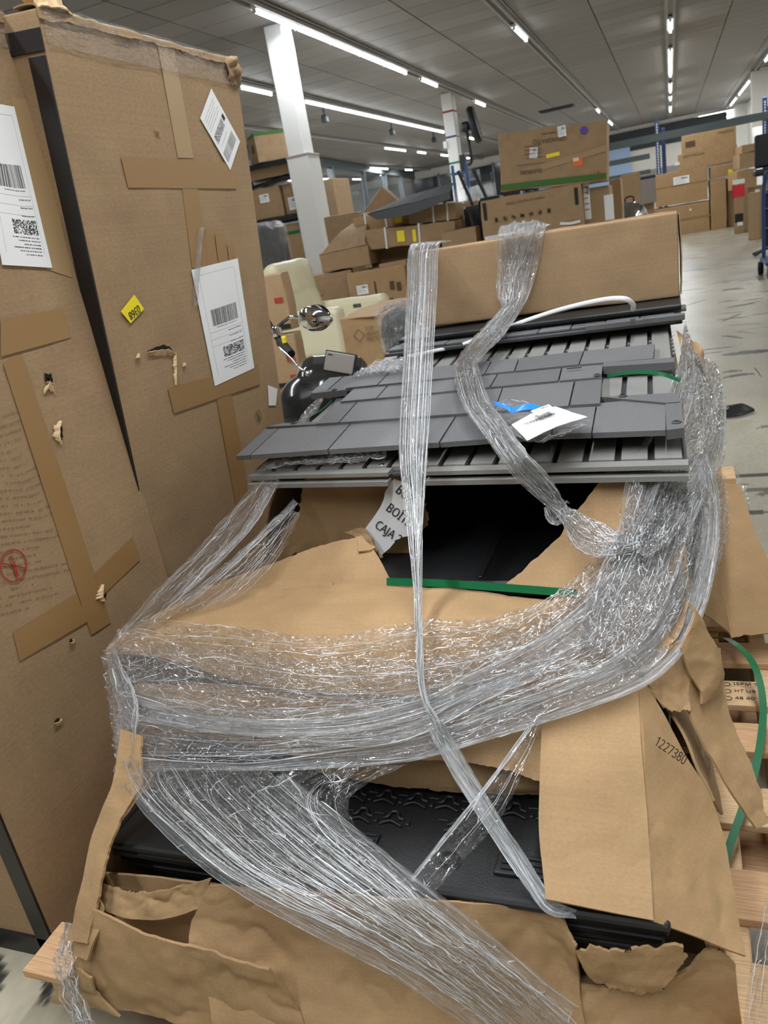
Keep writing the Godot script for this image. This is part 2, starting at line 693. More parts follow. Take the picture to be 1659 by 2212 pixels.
func floor_image() -> Image:
	# pale worn vinyl with black rubber scuffs; 6 m by 32 m
	var w := 1024
	var h := 2048
	var img := Image.create(w, h, false, Image.FORMAT_RGB8)
	var a := noise(21, 0.02, 4)
	var b := noise(22, 0.3, 2)
	for y in h:
		for x in w:
			var v := 0.80 + 0.09 * a.get_noise_2d(x * 0.5, y * 0.7) + 0.04 * b.get_noise_2d(x * 0.6, y)
			img.set_pixel(x, y, Color(v, v * 0.975, v * 0.90))
	var r := RandomNumberGenerator.new()
	r.seed = 5
	for k in 900:
		var x := r.randf() * w
		var y := r.randf() * h
		var l := r.randf_range(10, 84)
		var th := r.randf_range(0.6, 2.4) * (1.9 if r.randf() < 0.1 else 1.0)
		var ang := r.randf_range(-0.25, 0.25) if r.randf() < 0.75 else r.randf() * TAU
		var dark := r.randf_range(0.25, 0.85)
		for s in int(l * 2):
			var t := s / (l * 2.0)
			var px := x + cos(ang) * l * t
			var py := y + sin(ang) * l * t * 0.4 + 2.0 * sin(t * 3.0)
			var tt := th * sqrt(maxf(0.0, 1.0 - pow(2.0 * t - 1.0, 2)))
			for dy in range(int(-tt), int(tt) + 1):
				var X := int(px)
				var Y := int(py + dy)
				if X >= 0 and X < w and Y >= 0 and Y < h:
					var o := img.get_pixel(X, Y)
					img.set_pixel(X, Y, o.lerp(Color(0.16, 0.155, 0.15), dark * 0.95 * (0.6 + 0.4 * r.randf())))
	return img


func wood_image() -> Image:
	var n := 256
	var img := Image.create(n, n, false, Image.FORMAT_RGB8)
	var g := noise(31, 0.02, 3)
	var f := noise(32, 0.2, 2)
	for y in n:
		for x in n:
			var q := g.get_noise_2d(x * 0.25, y * 2.0)
			var v := 0.88 + 0.10 * sin(q * 16.0 + y * 0.35) * 0.5 + 0.06 * f.get_noise_2d(x * 0.15, y * 1.5)
			img.set_pixel(x, y, Color(v, v * 0.95, v * 0.88))
	return img


func materials() -> void:
	M.kraft_tex = tex(kraft_image())
	M.kraft = kraft(Color(0.735, 0.62, 0.48))
	M.kraft_tall = kraft(Color(0.715, 0.605, 0.47), 1.2)
	M.kraft_warm = kraft(Color(0.765, 0.635, 0.47), 2.2)
	M.torn = mat(Color(0.86, 0.74, 0.58), 0.95)
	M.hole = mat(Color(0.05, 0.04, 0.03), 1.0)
	M.tape = mat(Color(0.59, 0.46, 0.295), 0.32)
	M.tape_pale = mat(Color(0.65, 0.54, 0.39), 0.28)
	M.black_tape = mat(Color(0.11, 0.10, 0.10), 0.42)
	M.paper = mat(Color(0.90, 0.90, 0.90), 0.6)
	M.ink = mat(Color(0.09, 0.085, 0.08), 0.7)
	M.ink_brown = mat(Color(0.34, 0.25, 0.17), 0.8)
	M.ink_red = mat(Color(0.62, 0.19, 0.15), 0.7)
	M.yellow = mat(Color(0.95, 0.87, 0.12), 0.5)
	M.orange = mat(Color(0.92, 0.42, 0.14), 0.5)
	M.green_print = mat(Color(0.24, 0.42, 0.16), 0.7)
	M.purple = mat(Color(0.36, 0.26, 0.66), 0.6)
	M.red = mat(Color(0.80, 0.10, 0.16), 0.5)
	M.strap = mat(Color(0.05, 0.42, 0.25), 0.35)
	M.white_cord = mat(Color(0.88, 0.88, 0.88), 0.4)
	M.lamp_white = mat(Color(0.9, 0.9, 0.9), 0.4)
	M.rail = mat(Color(0.62, 0.61, 0.60), 0.45)
	M.glow = mat(Color(0.95, 0.97, 1.0), 0.5)
	M.glow.emission_enabled = true
	M.glow.emission = Color(0.95, 0.98, 1.0)
	M.glow.emission_energy_multiplier = 20.0
	M.white = mat(Color(0.90, 0.90, 0.89), 0.6)
	M.wall_white = mat(Color(0.90, 0.89, 0.86), 0.7)
	M.wall_grey = mat(Color(0.60, 0.57, 0.55), 0.7)
	M.wall_dark = mat(Color(0.20, 0.22, 0.24), 0.6)
	M.wall_bluish_lit = mat(Color(0.66, 0.76, 0.90), 0.5)  # bluish light on the far wall put into the colour
	M.metal_grey = mat(Color(0.46, 0.48, 0.50), 0.4, 0.5)
	M.rack_blue = mat(Color(0.13, 0.24, 0.42), 0.4)
	M.rack_green = mat(Color(0.25, 0.29, 0.29), 0.45)
	M.black = mat(Color(0.075, 0.078, 0.085), 0.5)
	M.black_soft = mat(Color(0.10, 0.105, 0.12), 0.6)
	M.rubber = mat(Color(0.06, 0.06, 0.065), 0.8)
	M.chrome = mat(Color(0.85, 0.85, 0.86), 0.06, 1.0)
	M.gloss_black = mat(Color(0.13, 0.13, 0.13), 0.14)
	M.cream = mat(Color(0.85, 0.82, 0.70), 0.42)
	M.plastic_dark = mat(Color(0.24, 0.245, 0.25), 0.55)
	M.plastic_grey = mat(Color(0.52, 0.515, 0.50), 0.5)
	M.bag_blue = mat(Color(0.15, 0.52, 0.85), 0.3)
	var grain := mat(Color(0.40, 0.40, 0.405), 0.6)
	grain.normal_enabled = true
	grain.normal_texture = noise_tex(41, 0.03, true, 5.0, 3)
	grain.normal_scale = 0.6
	grain.uv1_triplanar = true
	grain.uv1_scale = Vector3(10, 10, 3)
	M.shingle = grain
	var g2: StandardMaterial3D = grain.duplicate()
	g2.albedo_color = Color(0.37, 0.37, 0.375)
	M.shingle_b = g2
	var bp := mat(Color(0.085, 0.087, 0.092), 0.42)
	bp.normal_enabled = true
	bp.normal_texture = noise_tex(42, 0.06, true, 4.0, 3)
	bp.normal_scale = 0.4
	bp.uv1_triplanar = true
	bp.uv1_scale = Vector3(8, 8, 8)
	M.black_panel = bp
	M.film_normal = noise_tex(51, 0.02, true, 14.0, 4)
	M.film_bump = noise_tex(52, 0.012, false, 8.0, 4)
	M.film_clear = film_mat(0.025, 0.09, 2.0, 10.0, 0.8, 1.6)
	M.film = film_mat(0.05, 0.11, 1.4, 22.0, 1.0, 1.4)
	M.film_thick = film_mat(0.14, 0.14, 1.2, 26.0, 1.0, 1.2)
	M.film_band = film_mat(0.3, 0.16, 1.2, 26.0, 1.0, 1.2)
	M.film_rope = film_mat(0.45, 0.2, 1.0, 30.0, 1.0, 0.8)
	M.film_fold_glint = mat(Color(0.97, 0.975, 0.98, 0.7), 0.14)  # white colour stands in for streak highlights and glints on the film
	M.film_fold_glint.transparency = BaseMaterial3D.TRANSPARENCY_ALPHA
	M.film_fold_glint.metallic_specular = 0.75
	M.clear_tape = film_mat(0.06, 0.12, 3.0, 8.0, 0.5, 0.5)
	M.glass = mat(Color(0.55, 0.62, 0.66, 0.06), 0.03)
	M.glass.transparency = BaseMaterial3D.TRANSPARENCY_ALPHA
	M.glass.metallic_specular = 0.8
	var fl := mat(Color(0.80, 0.785, 0.745), 0.36)
	fl.albedo_texture = tex(floor_image())
	M.floor = fl
	var wd := mat(Color(0.94, 0.83, 0.69), 0.8)
	wd.albedo_texture = tex(wood_image())
	wd.uv1_triplanar = true
	wd.uv1_scale = Vector3(1.2, 5, 5)
	M.wood = wd
	var wd2: StandardMaterial3D = wd.duplicate()
	wd2.albedo_color = Color(0.90, 0.76, 0.62)
	M.wood_b = wd2
	M.ceil = []
	for k in 3:
		var c := mat(Color(0.545, 0.525, 0.51) * (1.0 - 0.05 * k), 0.55)
		c.albedo_color.a = 1.0
		M.ceil.append(c)
	M.ceil_back = mat(Color(0.30, 0.29, 0.28), 0.9)
	M.ship = picture(label_image(256, 512, 3, "ship"))
	M.ship_b = picture(label_image(256, 512, 9, "ship"))
	M.postal = picture(label_image(320, 512, 4, "postal"))
	M.small_label = picture(label_image(256, 128, 5, "small"))
	M.print_a = picture(print_lines(256, 512, 26, 6), 0.9)
	M.print_a.transparency = BaseMaterial3D.TRANSPARENCY_ALPHA
	M.print_b = picture(print_lines(256, 128, 6, 8), 0.9)
	M.print_b.transparency = BaseMaterial3D.TRANSPARENCY_ALPHA


# ---------------------------------------------------------------- room
func shell() -> void:
	# floor: the worn aisle and the rest under the stacks
	var f := Node3D.new()
	f.name = "floor"
	f.set_meta("kind", "structure")
	add_child(f)
	var a := Acc.new()
	for cell in [[-2.5, 3.5, -32.0, 0.0]]:
		a.quad(Vector3(cell[0], 0, cell[2]), Vector3(cell[1], 0, cell[2]), Vector3(cell[1], 0, cell[3]), Vector3(cell[0], 0, cell[3]), Vector2(0, 1), Vector2(1, 1), Vector2(1, 0), Vector2(0, 0))
	part(f, "aisle_surface", a.mesh(), M.floor, Vector3(0, 0.0005, 0))
	part(f, "slab", cbox(Vector3(30, 0.2, 56), 0.01), mat(Color(0.70, 0.68, 0.62), 0.4), Vector3(-10.9, -0.1, -17.5))
	# ceiling: tiles in a grid under a slab
	var c := Node3D.new()
	c.name = "ceiling"
	c.set_meta("kind", "structure")
	add_child(c)
	part(c, "slab", cbox(Vector3(30, 0.2, 56), 0.01), M.ceil_back, Vector3(-10.9, CEIL_Y + 0.125, -17.5))
	var tm := cbox(Vector3(1.118, 0.02, 0.594), 0.004)
	var rest := Acc.new()
	var made := 0
	for k in 84:
		for i in 26:
			var z := -5.6 - 0.61 * k if k < 64 else -5.6 + 0.61 * (k - 63)
			var x := 4.01 - 1.135 * (25 - i)
			var inview := k < 64 and z < -6.5 and x > z * 0.9 - 0.6
			if inview and made < 290 and (x < 1.2 or z < -20):
				part(c, "ceiling_tile", tm, M.ceil[(i * 7 + k * 3 + (i * k) % 5) % 3], Vector3(x, CEIL_Y + 0.012, z))
				made += 1
			else:
				var h := Vector3(0.559, 0, 0.297)
				var p := Vector3(x, CEIL_Y + 0.003, z)
				rest.quad(p + Vector3(-h.x, 0, -h.z), p + Vector3(-h.x, 0, h.z), p + Vector3(h.x, 0, h.z), p + Vector3(h.x, 0, -h.z))
	var rt := part(c, "far_ceiling_tiles", rest.mesh(), M.ceil[1])
	rt.set_meta("kind", "stuff")
	# walls
	struct("wall_right", cbox(Vector3(0.2, 4.4, 56), 0.01), M.wall_white, Vector3(3.6, 2.1, -17.5))
	struct("wall_back", cbox(Vector3(30, 4.4, 0.2), 0.01), M.wall_white, Vector3(-10.9, 2.1, 10.5))
	struct("wall_far", cbox(Vector3(30, 4.4, 0.2), 0.01), M.wall_white, Vector3(-10.9, 2.1, -44.0))
	struct("trim_1", cbox(Vector3(7.0, 0.9, 0.1), 0.01), M.wall_dark, Vector3(-0.9, 3.62, -43.8))
	struct("trim_2", cbox(Vector3(8.5, 1.2, 0.08), 0.01), M.wall_grey, Vector3(-0.4, 1.55, -43.82))
	struct("wall_left_end", cbox(Vector3(0.2, 4.4, 27.0), 0.01), M.wall_white, Vector3(-10.3, 2.1, -3.0))
	struct("wall_outer", cbox(Vector3(0.2, 4.4, 56), 0.01), M.wall_grey, Vector3(-25.8, 2.1, -17.5))
	struct("trim_3", cbox(Vector3(1.0, 1.6, 0.3), 0.01), M.wall_white, Vector3(3.0, 3.4, -30.0))
	struct("trim_4", cbox(Vector3(4.6, 2.4, 0.06), 0.01), M.wall_bluish_lit, Vector3(-4.1, 2.4, -43.7))
	# glass wall on the far side
	var p0 := Vector3(-10.25, 0, -16.0)
	var p1 := Vector3(-13.1, 0, -44.0)
	var len := (p1 - p0).length()
	var turn := atan2(-(p1 - p0).z, (p1 - p0).x)
	var w := Node3D.new()
	w.name = "wall_left"
	w.set_meta("kind", "structure")
	w.position = p0
	w.rotation.y = turn
	add_child(w)
	part(w, "sill", cbox(Vector3(len, 0.5, 0.16), 0.01), M.wall_dark, Vector3(len / 2, 0.25, 0))
	part(w, "head_rail", cbox(Vector3(len, 0.28, 0.2), 0.01), M.rack_green, Vector3(len / 2, 4.1, 0))
	var mull := [0.1, 4.4, 8.3, 12.4, 17.0, 21.0, 24.6, len - 0.1]
	for k in mull.size():
		part(w, "mullion", cbox(Vector3(0.13, 3.6, 0.2), 0.01), M.metal_grey, Vector3(mull[k], 2.2, 0))
		if k > 0:
			part(w, "pane", cbox(Vector3(mull[k] - mull[k - 1] - 0.13, 3.5, 0.012), 0.001), M.glass, Vector3((mull[k] + mull[k - 1]) / 2, 2.2, -0.02))
	# dark glazing at the far left end
	var g := Node3D.new()
	g.name = "window_1"
	g.set_meta("kind", "structure")
	g.position = Vector3(-9.4, 0, -43.8)
	add_child(g)
	for k in 5:
		part(g, "pane", cbox(Vector3(1.4, 3.3, 0.03), 0.004), M.gloss_black, Vector3(-2.96 + 1.48 * k, 2.2, 0))
		part(g, "mullion", cbox(Vector3(0.08, 3.5, 0.1), 0.01), M.metal_grey, Vector3(-3.7 + 1.48 * k, 2.2, 0.02))
	# white columns
	column("column", Vector3(-4.88, 0, -11.03), true)
	column("column_001", Vector3(-4.86, 0, -20.1), false)


func column(called: String, at: Vector3, near: bool) -> void:
	var c := Node3D.new()
	c.name = called
	c.set_meta("kind", "structure")
	c.position = at
	add_child(c)
	part(c, "shaft", cbox(Vector3(0.26, CEIL_Y, 0.34), 0.012), M.white, Vector3(0, CEIL_Y / 2, 0))
	if near:
		part(c, "cladding", cbox(Vector3(0.34, 2.62, 0.40), 0.012), M.white, Vector3(0.02, 1.31, 0))
		part(c, "seam_band", cbox(Vector3(0.348, 0.035, 0.408), 0.004), M.wall_grey, Vector3(0.02, 2.62, 0))
	else:
		part(c, "cladding", cbox(Vector3(0.30, 2.1, 0.38), 0.012), M.white, Vector3(0.02, 1.05, 0))
		for b in [[3.85, M.ink_red], [3.3, M.rack_blue], [2.72, M.strap], [2.48, M.strap]]:
			part(c, "tape_band", cbox(Vector3(0.268, 0.045, 0.348), 0.002), b[1], Vector3(0, b[0], 0))
		part(c, "conduit_box", cbox(Vector3(0.1, 0.16, 0.1), 0.01), M.lamp_white, Vector3(-0.16, 3.15, 0.16))


# ---------------------------------------------------------------- the tall cartons
func flat_quad(parent: Node3D, called: String, p: Array, z: float, m: Material, t := 0.0006) -> MeshInstance3D:
	# a thin sheet on a carton's front: four Vector2 in order (top left, top right, bottom right, bottom left)
	var q := []
	for x in p:
		q.append(Vector3(x.x, x.y, z + t))
	return part(parent, called, plate(q, t, Vector3.BACK), m)


func rip(parent: Node3D, pts: Array, width: float, z: float) -> void:
	# a tear: a dark gash between raised, frayed lips of torn board
	var a := Acc.new()
	var up := PackedVector3Array()
	var dn := PackedVector3Array()
	var c := []
	for p in pts:
		c.append(Vector3(p.x, p.y, z + 0.0008))
	var n := 24
	var line := crv(c, n)
	var lip := []
	for r in 3:
		lip.append(PackedVector3Array())
	for i in n:
		var d := (line[mini(i + 1, n - 1)] - line[maxi(i - 1, 0)]).normalized()
		var s := Vector3(-d.y, d.x, 0)
		var w := width * (0.15 + sin(PI * i / (n - 1))) * (0.7 + 0.5 * wob.get_noise_2d(i * 1.7, c[0].x * 40.0))
		up.append(line[i] + s * w * 0.5)
		dn.append(line[i] - s * w * 0.5)
		lip[0].append(line[i] - s * w * 1.3)
		lip[1].append(line[i] - s * w * 0.75 + Vector3(0, 0, 0.005 + 0.004 * wob.get_noise_1d(i * 2.0)))
		lip[2].append(line[i] - s * w * 0.4 + Vector3(0, 0, 0.006))
	part(parent, "tear", skin([dn, up]), M.hole)
	part(parent, "torn_lip", slab(lip, 0.0015), M.torn)


func no_knife(parent: Node3D, at: Vector3, r: float, m: Material, sx := 1.0) -> void:
	# the round do-not-cut mark: ring, slash, knife
	var k := Node3D.new()
	k.name = "no_knife_mark"
	k.position = at
	k.scale = Vector3(sx, 1, 1)
	parent.add_child(k, true)
	part(k, "ring", ring(r * 0.91, r), m)
	part(k, "slash", cbox(Vector3(r * 1.85, r * 0.09, 0.0006), 0.0001), m, Vector3.ZERO, Vector3(0, 0, -0.62))
	part(k, "knife_handle", cbox(Vector3(r * 0.24, r * 0.62, 0.0006), 0.0001), m, Vector3(0, -r * 0.4, 0))
	for s in [-1, 1]:
		part(k, "knife_blade", cbox(Vector3(r * 0.05, r * 0.7, 0.0006), 0.0001), m, Vector3(s * r * 0.11, r * 0.25, 0))
	part(k, "knife_blade", cbox(Vector3(r * 0.27, r * 0.05, 0.0006), 0.0001), m, Vector3(0, r * 0.1, 0))
	part(k, "knife_blade", cbox(Vector3(r * 0.27, r * 0.05, 0.0006), 0.0001), m, Vector3(0, r * 0.6, 0), Vector3(0, 0, 0.5))


func tall_carton(label: String, w: float, h: float, d: float, front: Vector3, lean: float, sd: float) -> Node3D:
	var t := thing("tall_carton", label, "carton", Vector3.ZERO, 0, "tall cartons beside the pallet")
	var ly := Vector3(sin(lean), cos(lean), 0)
	var lz := Vector3(cos(lean), -sin(lean), 0)
	t.transform = Transform3D(Basis(Vector3(0, 0, -1), ly, lz), front - lz * d * 0.5)
	part(t, "body", rbox(Vector3(w, h, d), 0.007, 40, 0.0022, 2.2, sd), M.kraft_tall, Vector3(0, h / 2, 0))
	# crushed rim with a clear tape along the top
	var rim := net([[Vector3(-w / 2, h - 0.02, d / 2 + 0.004), Vector3(0, h - 0.012, d / 2 + 0.006), Vector3(w / 2, h - 0.015, d / 2 + 0.004)], [Vector3(-w / 2, h + 0.006, d / 2 - 0.004), Vector3(0, h + 0.004, d / 2 - 0.002), Vector3(w / 2, h + 0.007, d / 2 - 0.004)], [Vector3(-w / 2, h + 0.006, d / 2 - 0.06), Vector3(0, h + 0.005, d / 2 - 0.05), Vector3(w / 2, h + 0.006, d / 2 - 0.06)]], 70, 14)
	part(t, "crushed_rim", slab(tear(crumple(rim, 0.008, 9.0, sd, 0.6), "tb", 0.006, sd), 0.003), M.kraft_tall)
	var ct := net([[Vector3(-w / 2 + 0.01, h - 0.07, d / 2 + 0.006), Vector3(w / 2 - 0.01, h - 0.07, d / 2 + 0.006)], [Vector3(-w / 2 + 0.01, h + 0.008, d / 2 + 0.006), Vector3(w / 2 - 0.01, h + 0.01, d / 2 + 0.006)]], 60, 10)
	part(t, "clear_tape", skin(crumple(ct, 0.006, 18.0, sd + 4.0, 0.5)), M.clear_tape)
	# black tape along the near edges
	part(t, "black_tape", cbox(Vector3(0.006, h - 0.12, 0.046), 0.001), M.black_tape, Vector3(-w / 2 - 0.002, h / 2 - 0.03, d / 2 - 0.024))
	part(t, "black_tape", cbox(Vector3(0.006, 0.045, d), 0.001), M.black_tape, Vector3(-w / 2 - 0.002, h - 0.06, 0))
	part(t, "black_tape", cbox(Vector3(0.006, 0.06, d), 0.001), M.black_tape, Vector3(-w / 2 - 0.002, 0.03, 0))
	return t


func tall_cartons() -> void:
	var lean := atan(0.1 / 1.13)
	var a := tall_carton("tall leaning brown carton with yellow 0368 sticker and cross of tape", 0.87, 1.985, 0.3, Vector3(-1.427, 0, -2.03), lean, 2.0)
	var z := 0.1516
	flat_quad(a, "tape", [Vector2(0.006855, 1.979), Vector2(0.08429, 1.99), Vector2(0.09564, 1.702), Vector2(0.01411, 1.701)], z, M.tape_pale)
	flat_quad(a, "tape", [Vector2(-0.244, 1.697), Vector2(0.3244, 1.693), Vector2(0.3187, 1.619), Vector2(-0.2384, 1.625)], z + 0.0007, M.tape)
	flat_quad(a, "tape", [Vector2(0.01044, 1.626), Vector2(0.0924, 1.623), Vector2(0.08924, 1.405), Vector2(-0.007865, 1.407)], z, M.tape)
	flat_quad(a, "tape", [Vector2(0.09329, 1.507), Vector2(0.1411, 1.507), Vector2(0.1369, 1.4), Vector2(0.07764, 1.402)], z + 0.0005, M.tape)
	flat_quad(a, "tape", [Vector2(0.1464, 1.49), Vector2(0.2014, 1.488), Vector2(0.2032, 1.394), Vector2(0.141, 1.396)], z + 0.0005, M.tape)
	flat_quad(a, "tape", [Vector2(0.2084, 1.456), Vector2(0.2502, 1.459), Vector2(0.2582, 1.389), Vector2(0.2076, 1.39)], z + 0.0005, M.tape)
	flat_quad(a, "tape", [Vector2(-0.2322, 1.107), Vector2(0.2975, 1.065), Vector2(0.287, 0.9987), Vector2(-0.2265, 1.034)], z + 0.0007, M.tape)
	flat_quad(a, "tape", [Vector2(0.00554, 1.017), Vector2(0.09568, 1.01), Vector2(0.1061, 0.6342), Vector2(0.01451, 0.6288)], z, M.tape)
	flat_quad(a, "shipping_label", [Vector2(-0.01629, 1.404), Vector2(0.2597, 1.413), Vector2(0.2624, 1.06), Vector2(0.004801, 1.058)], z + 0.002, M.ship)
	flat_quad(a, "postal_label", [Vector2(0.163, 1.809), Vector2(0.2523, 1.894), Vector2(0.3835, 1.757), Vector2(0.2946, 1.672)], z + 0.002, M.postal)
	var y := flat_quad(a, "number_sticker", [Vector2(-0.3663, 1.336), Vector2(-0.2994, 1.369), Vector2(-0.2703, 1.329), Vector2(-0.3377, 1.302)], z + 0.001, M.yellow)
	var s0: Vector2 = Vector2(-0.2937, 1.35)
	var s1: Vector2 = Vector2(-0.3482, 1.333)
	var su: Vector2 = Vector2(-0.2723, 1.33)
	words(y, "0368", 0.021, M.ink, frame3(Vector3(s0.x, s0.y, z + 0.0025), Vector3(s1.x, s1.y, z + 0.0025), Vector3(su.x, su.y, z + 0.0025)), 0.85)
	flat_quad(a, "torn_label", [Vector2(0.3413, 0.9829), Vector2(0.4088, 0.9537), Vector2(0.3777, 0.9005), Vector2(0.3271, 0.9136)], z + 0.001, M.paper)
	rip(a, [Vector2(-0.292, 1.221), Vector2(-0.2309, 1.219), Vector2(-0.1952, 1.212), Vector2(-0.1698, 1.192)], 0.016, z)
	rip(a, [Vector2(-0.169, 1.194), Vector2(-0.1739, 1.165), Vector2(-0.1952, 1.108)], 0.012, z)
	rip(a, [Vector2(-0.3306, 1.223), Vector2(-0.3287, 1.21)], 0.012, z)
	rip(a, [Vector2(-0.133, 1.159), Vector2(-0.1299, 1.147)], 0.010, z)
	rip(a, [Vector2(-0.07495, 1.771), Vector2(-0.05968, 1.76)], 0.007, z)
	var mk: Vector2 = Vector2(0.2453, 0.8973)
	no_knife(a, Vector3(mk.x, mk.y, z + 0.0008), 0.021, M.ink_brown)
	# clear tape bunched up beside the label, a crumpled corner
	var b0: Vector2 = Vector2(0.06825, 1.517)
	var b1: Vector2 = Vector2(0.008714, 1.412)
	var b2: Vector2 = Vector2(-0.03105, 1.305)
	part(a, "bunched_tape", skin(crumple(net([[Vector3(b0.x - 0.008, b0.y, z + 0.003), Vector3(b1.x - 0.01, b1.y, z + 0.006), Vector3(b2.x - 0.012, b2.y, z + 0.003)], [Vector3(b0.x, b0.y, z + 0.014), Vector3(b1.x, b1.y, z + 0.018), Vector3(b2.x, b2.y, z + 0.012)], [Vector3(b0.x + 0.008, b0.y, z + 0.003), Vector3(b1.x + 0.012, b1.y, z + 0.004), Vector3(b2.x + 0.012, b2.y, z + 0.003)]], 40, 12), 0.006, 50.0, 3.0)), M.film_thick)
	var cz := Vector3(0.40, 1.965, z - 0.01)
	part(a, "crumpled_corner", slab(crumple(net([[cz + Vector3(-0.05, 0.02, 0.0), cz + Vector3(0.0, 0.03, 0.02), cz + Vector3(0.045, 0.02, 0.0)], [cz + Vector3(-0.04, -0.01, 0.02), cz + Vector3(0.005, -0.005, 0.035), cz + Vector3(0.045, -0.015, 0.01)], [cz + Vector3(-0.04, -0.04, 0.005), cz + Vector3(0.0, -0.045, 0.012), cz + Vector3(0.04, -0.05, 0.004)]], 24, 18), 0.018, 30.0, 8.0, 0.6), 0.003), M.kraft_tall)
	cz = Vector3(-0.40, 1.995, z - 0.03)
	part(a, "crumpled_corner", slab(crumple(net([[cz + Vector3(-0.04, 0.035, -0.1), cz + Vector3(0.0, 0.045, -0.08), cz + Vector3(0.09, 0.02, -0.08)], [cz + Vector3(-0.035, 0.03, 0.0), cz + Vector3(0.02, 0.045, 0.0), cz + Vector3(0.08, 0.015, 0.0)], [cz + Vector3(-0.03, -0.01, 0.03), cz + Vector3(0.02, -0.005, 0.04), cz + Vector3(0.08, -0.01, 0.035)]], 24, 18), 0.016, 30.0, 3.0, 0.6), 0.003), M.torn)

	var b := tall_carton("tall brown carton with large white label, nearest the camera", 0.71, 1.985, 0.3, Vector3(-1.35, 0, -1.255), 0.0, 9.0)
	flat_quad(b, "tape", [Vector2(0.2944, 1.819), Vector2(0.3738, 1.818), Vector2(0.32, 1.429), Vector2(0.2451, 1.456)], z - 0.0004, M.tape_pale)
	flat_quad(b, "tape", [Vector2(0.06488, 1.367), Vector2(0.258, 1.366), Vector2(0.2543, 1.297), Vector2(0.03322, 1.295)], z + 0.0007, M.tape)
	flat_quad(b, "tape", [Vector2(0.03316, 1.28), Vector2(0.09239, 1.289), Vector2(0.09548, 0.6118), Vector2(0.02383, 0.6179)], z, M.tape)
	flat_quad(b, "tape", [Vector2(0.09356, 0.7495), Vector2(0.2577, 0.7753), Vector2(0.2613, 0.708), Vector2(0.08781, 0.6863)], z + 0.0007, M.tape)
	flat_quad(b, "tape", [Vector2(-0.1772, 0.7426), Vector2(0.02092, 0.7303), Vector2(0.02674, 0.6546), Vector2(-0.1862, 0.6769)], z + 0.0007, M.tape)
	flat_quad(b, "shipping_label", [Vector2(0.1795, 1.805), Vector2(0.2936, 1.799), Vector2(0.2611, 1.457), Vector2(0.116, 1.477)], z + 0.002, M.ship_b)
	var pr := [Vector2(-0.05535, 1.182), Vector2(0.08537, 1.18), Vector2(0.05325, 0.7058), Vector2(-0.2263, 0.7941)]
	flat_quad(b, "small_print", pr, z + 0.0002, M.print_a, 0.0002)
	mk = Vector2(-0.1172, 0.872)
	no_knife(b, Vector3(mk.x, mk.y, z + 0.001), 0.036, M.ink_red)
	rip(b, [Vector2(0.1335, 1.219), Vector2(0.1453, 1.222), Vector2(0.1533, 1.209)], 0.03, z)
	rip(b, [Vector2(0.1406, 1.122), Vector2(0.1281, 1.097), Vector2(0.1197, 1.072)], 0.02, z)
	rip(b, [Vector2(0.1086, 0.7128), Vector2(0.1007, 0.6873), Vector2(0.0965, 0.6701)], 0.022, z)
	rip(b, [Vector2(-0.04462, 0.6382), Vector2(-0.03479, 0.6423)], 0.012, z)
	rip(b, [Vector2(-0.1595, 0.4992), Vector2(-0.1412, 0.496)], 0.012, z)


# ---------------------------------------------------------------- the pallet and what lies on it
func sheet(parent: Node3D, called: String, ctrl: Array, nu: int, nv: int, m: Material, amp := 0.006, freq := 9.0, sd := 1.0, ragged := "", thick := 0.005, crease := 0.55, rag := 0.006) -> MeshInstance3D:
	var g := crumple(net(ctrl, nu, nv), amp, freq, sd, crease)
	if ragged:
		g = tear(g, ragged, rag, sd)
	return part(parent, called, slab(g, thick), m)


func pallet() -> void:
	var t := thing("pallet", "raw pine pallet with green strap, under the torn load", "pallet", Vector3(-0.5, 0, -2.0))
	var edges := [[-0.86, -0.98], [-1.06, -0.94], [-1.265, -1.147], [-1.503, -1.385], [-1.735, -1.624], [-1.918, -1.805], [-2.115, -2.002], [-2.32, -2.2], [-2.52, -2.4], [-2.72, -2.6], [-2.92, -2.8], [-3.12, -3.0], [-3.32, -3.2]]
	var board := {}
	for i in edges.size():
		var w := absf(edges[i][1] - edges[i][0])
		var key := int(w * 200)
		if not board.has(key):
			board[key] = rbox(Vector3(1.5, 0.019, w), 0.003, 14, 0.0015, 9.0, i * 1.0)
		var zc: float = (edges[i][0] + edges[i][1]) / 2
		if i == 0:
			zc = -0.83
		var b := part(t, "deck_board", board[key], M.wood if i % 2 else M.wood_b, Vector3(-0.035, 0.1305, zc + 2.0))
		if i == 5:
			# the burnt-in treatment stamp
			for k in 3:
				part(b, "stamp_mark", ring(0.007, 0.009, 14), M.ink, Vector3(0.625, 0.0108, -0.035 + 0.032 * k), Vector3(-PI / 2, 0, 0))
				words(b, ["ISPM 15", "HT US", "48 40"][k], 0.013, M.ink, Transform3D(Basis(Vector3.RIGHT, -PI / 2), Vector3(0.64, 0.0108, -0.028 + 0.032 * k)), 1.1, "stamp_lettering")
	var st := cbox(Vector3(0.045, 0.09, 2.6), 0.003)
	for x in [-0.74, -0.25, 0.3, 0.56, 0.685]:
		part(t, "stringer", st, M.wood, Vector3(x, 0.075, -0.1))
	for k in 6:
		part(t, "bottom_board", cbox(Vector3(1.5, 0.018, 0.12), 0.003), M.wood_b, Vector3(-0.035, 0.02, 1.05 - 0.48 * k))


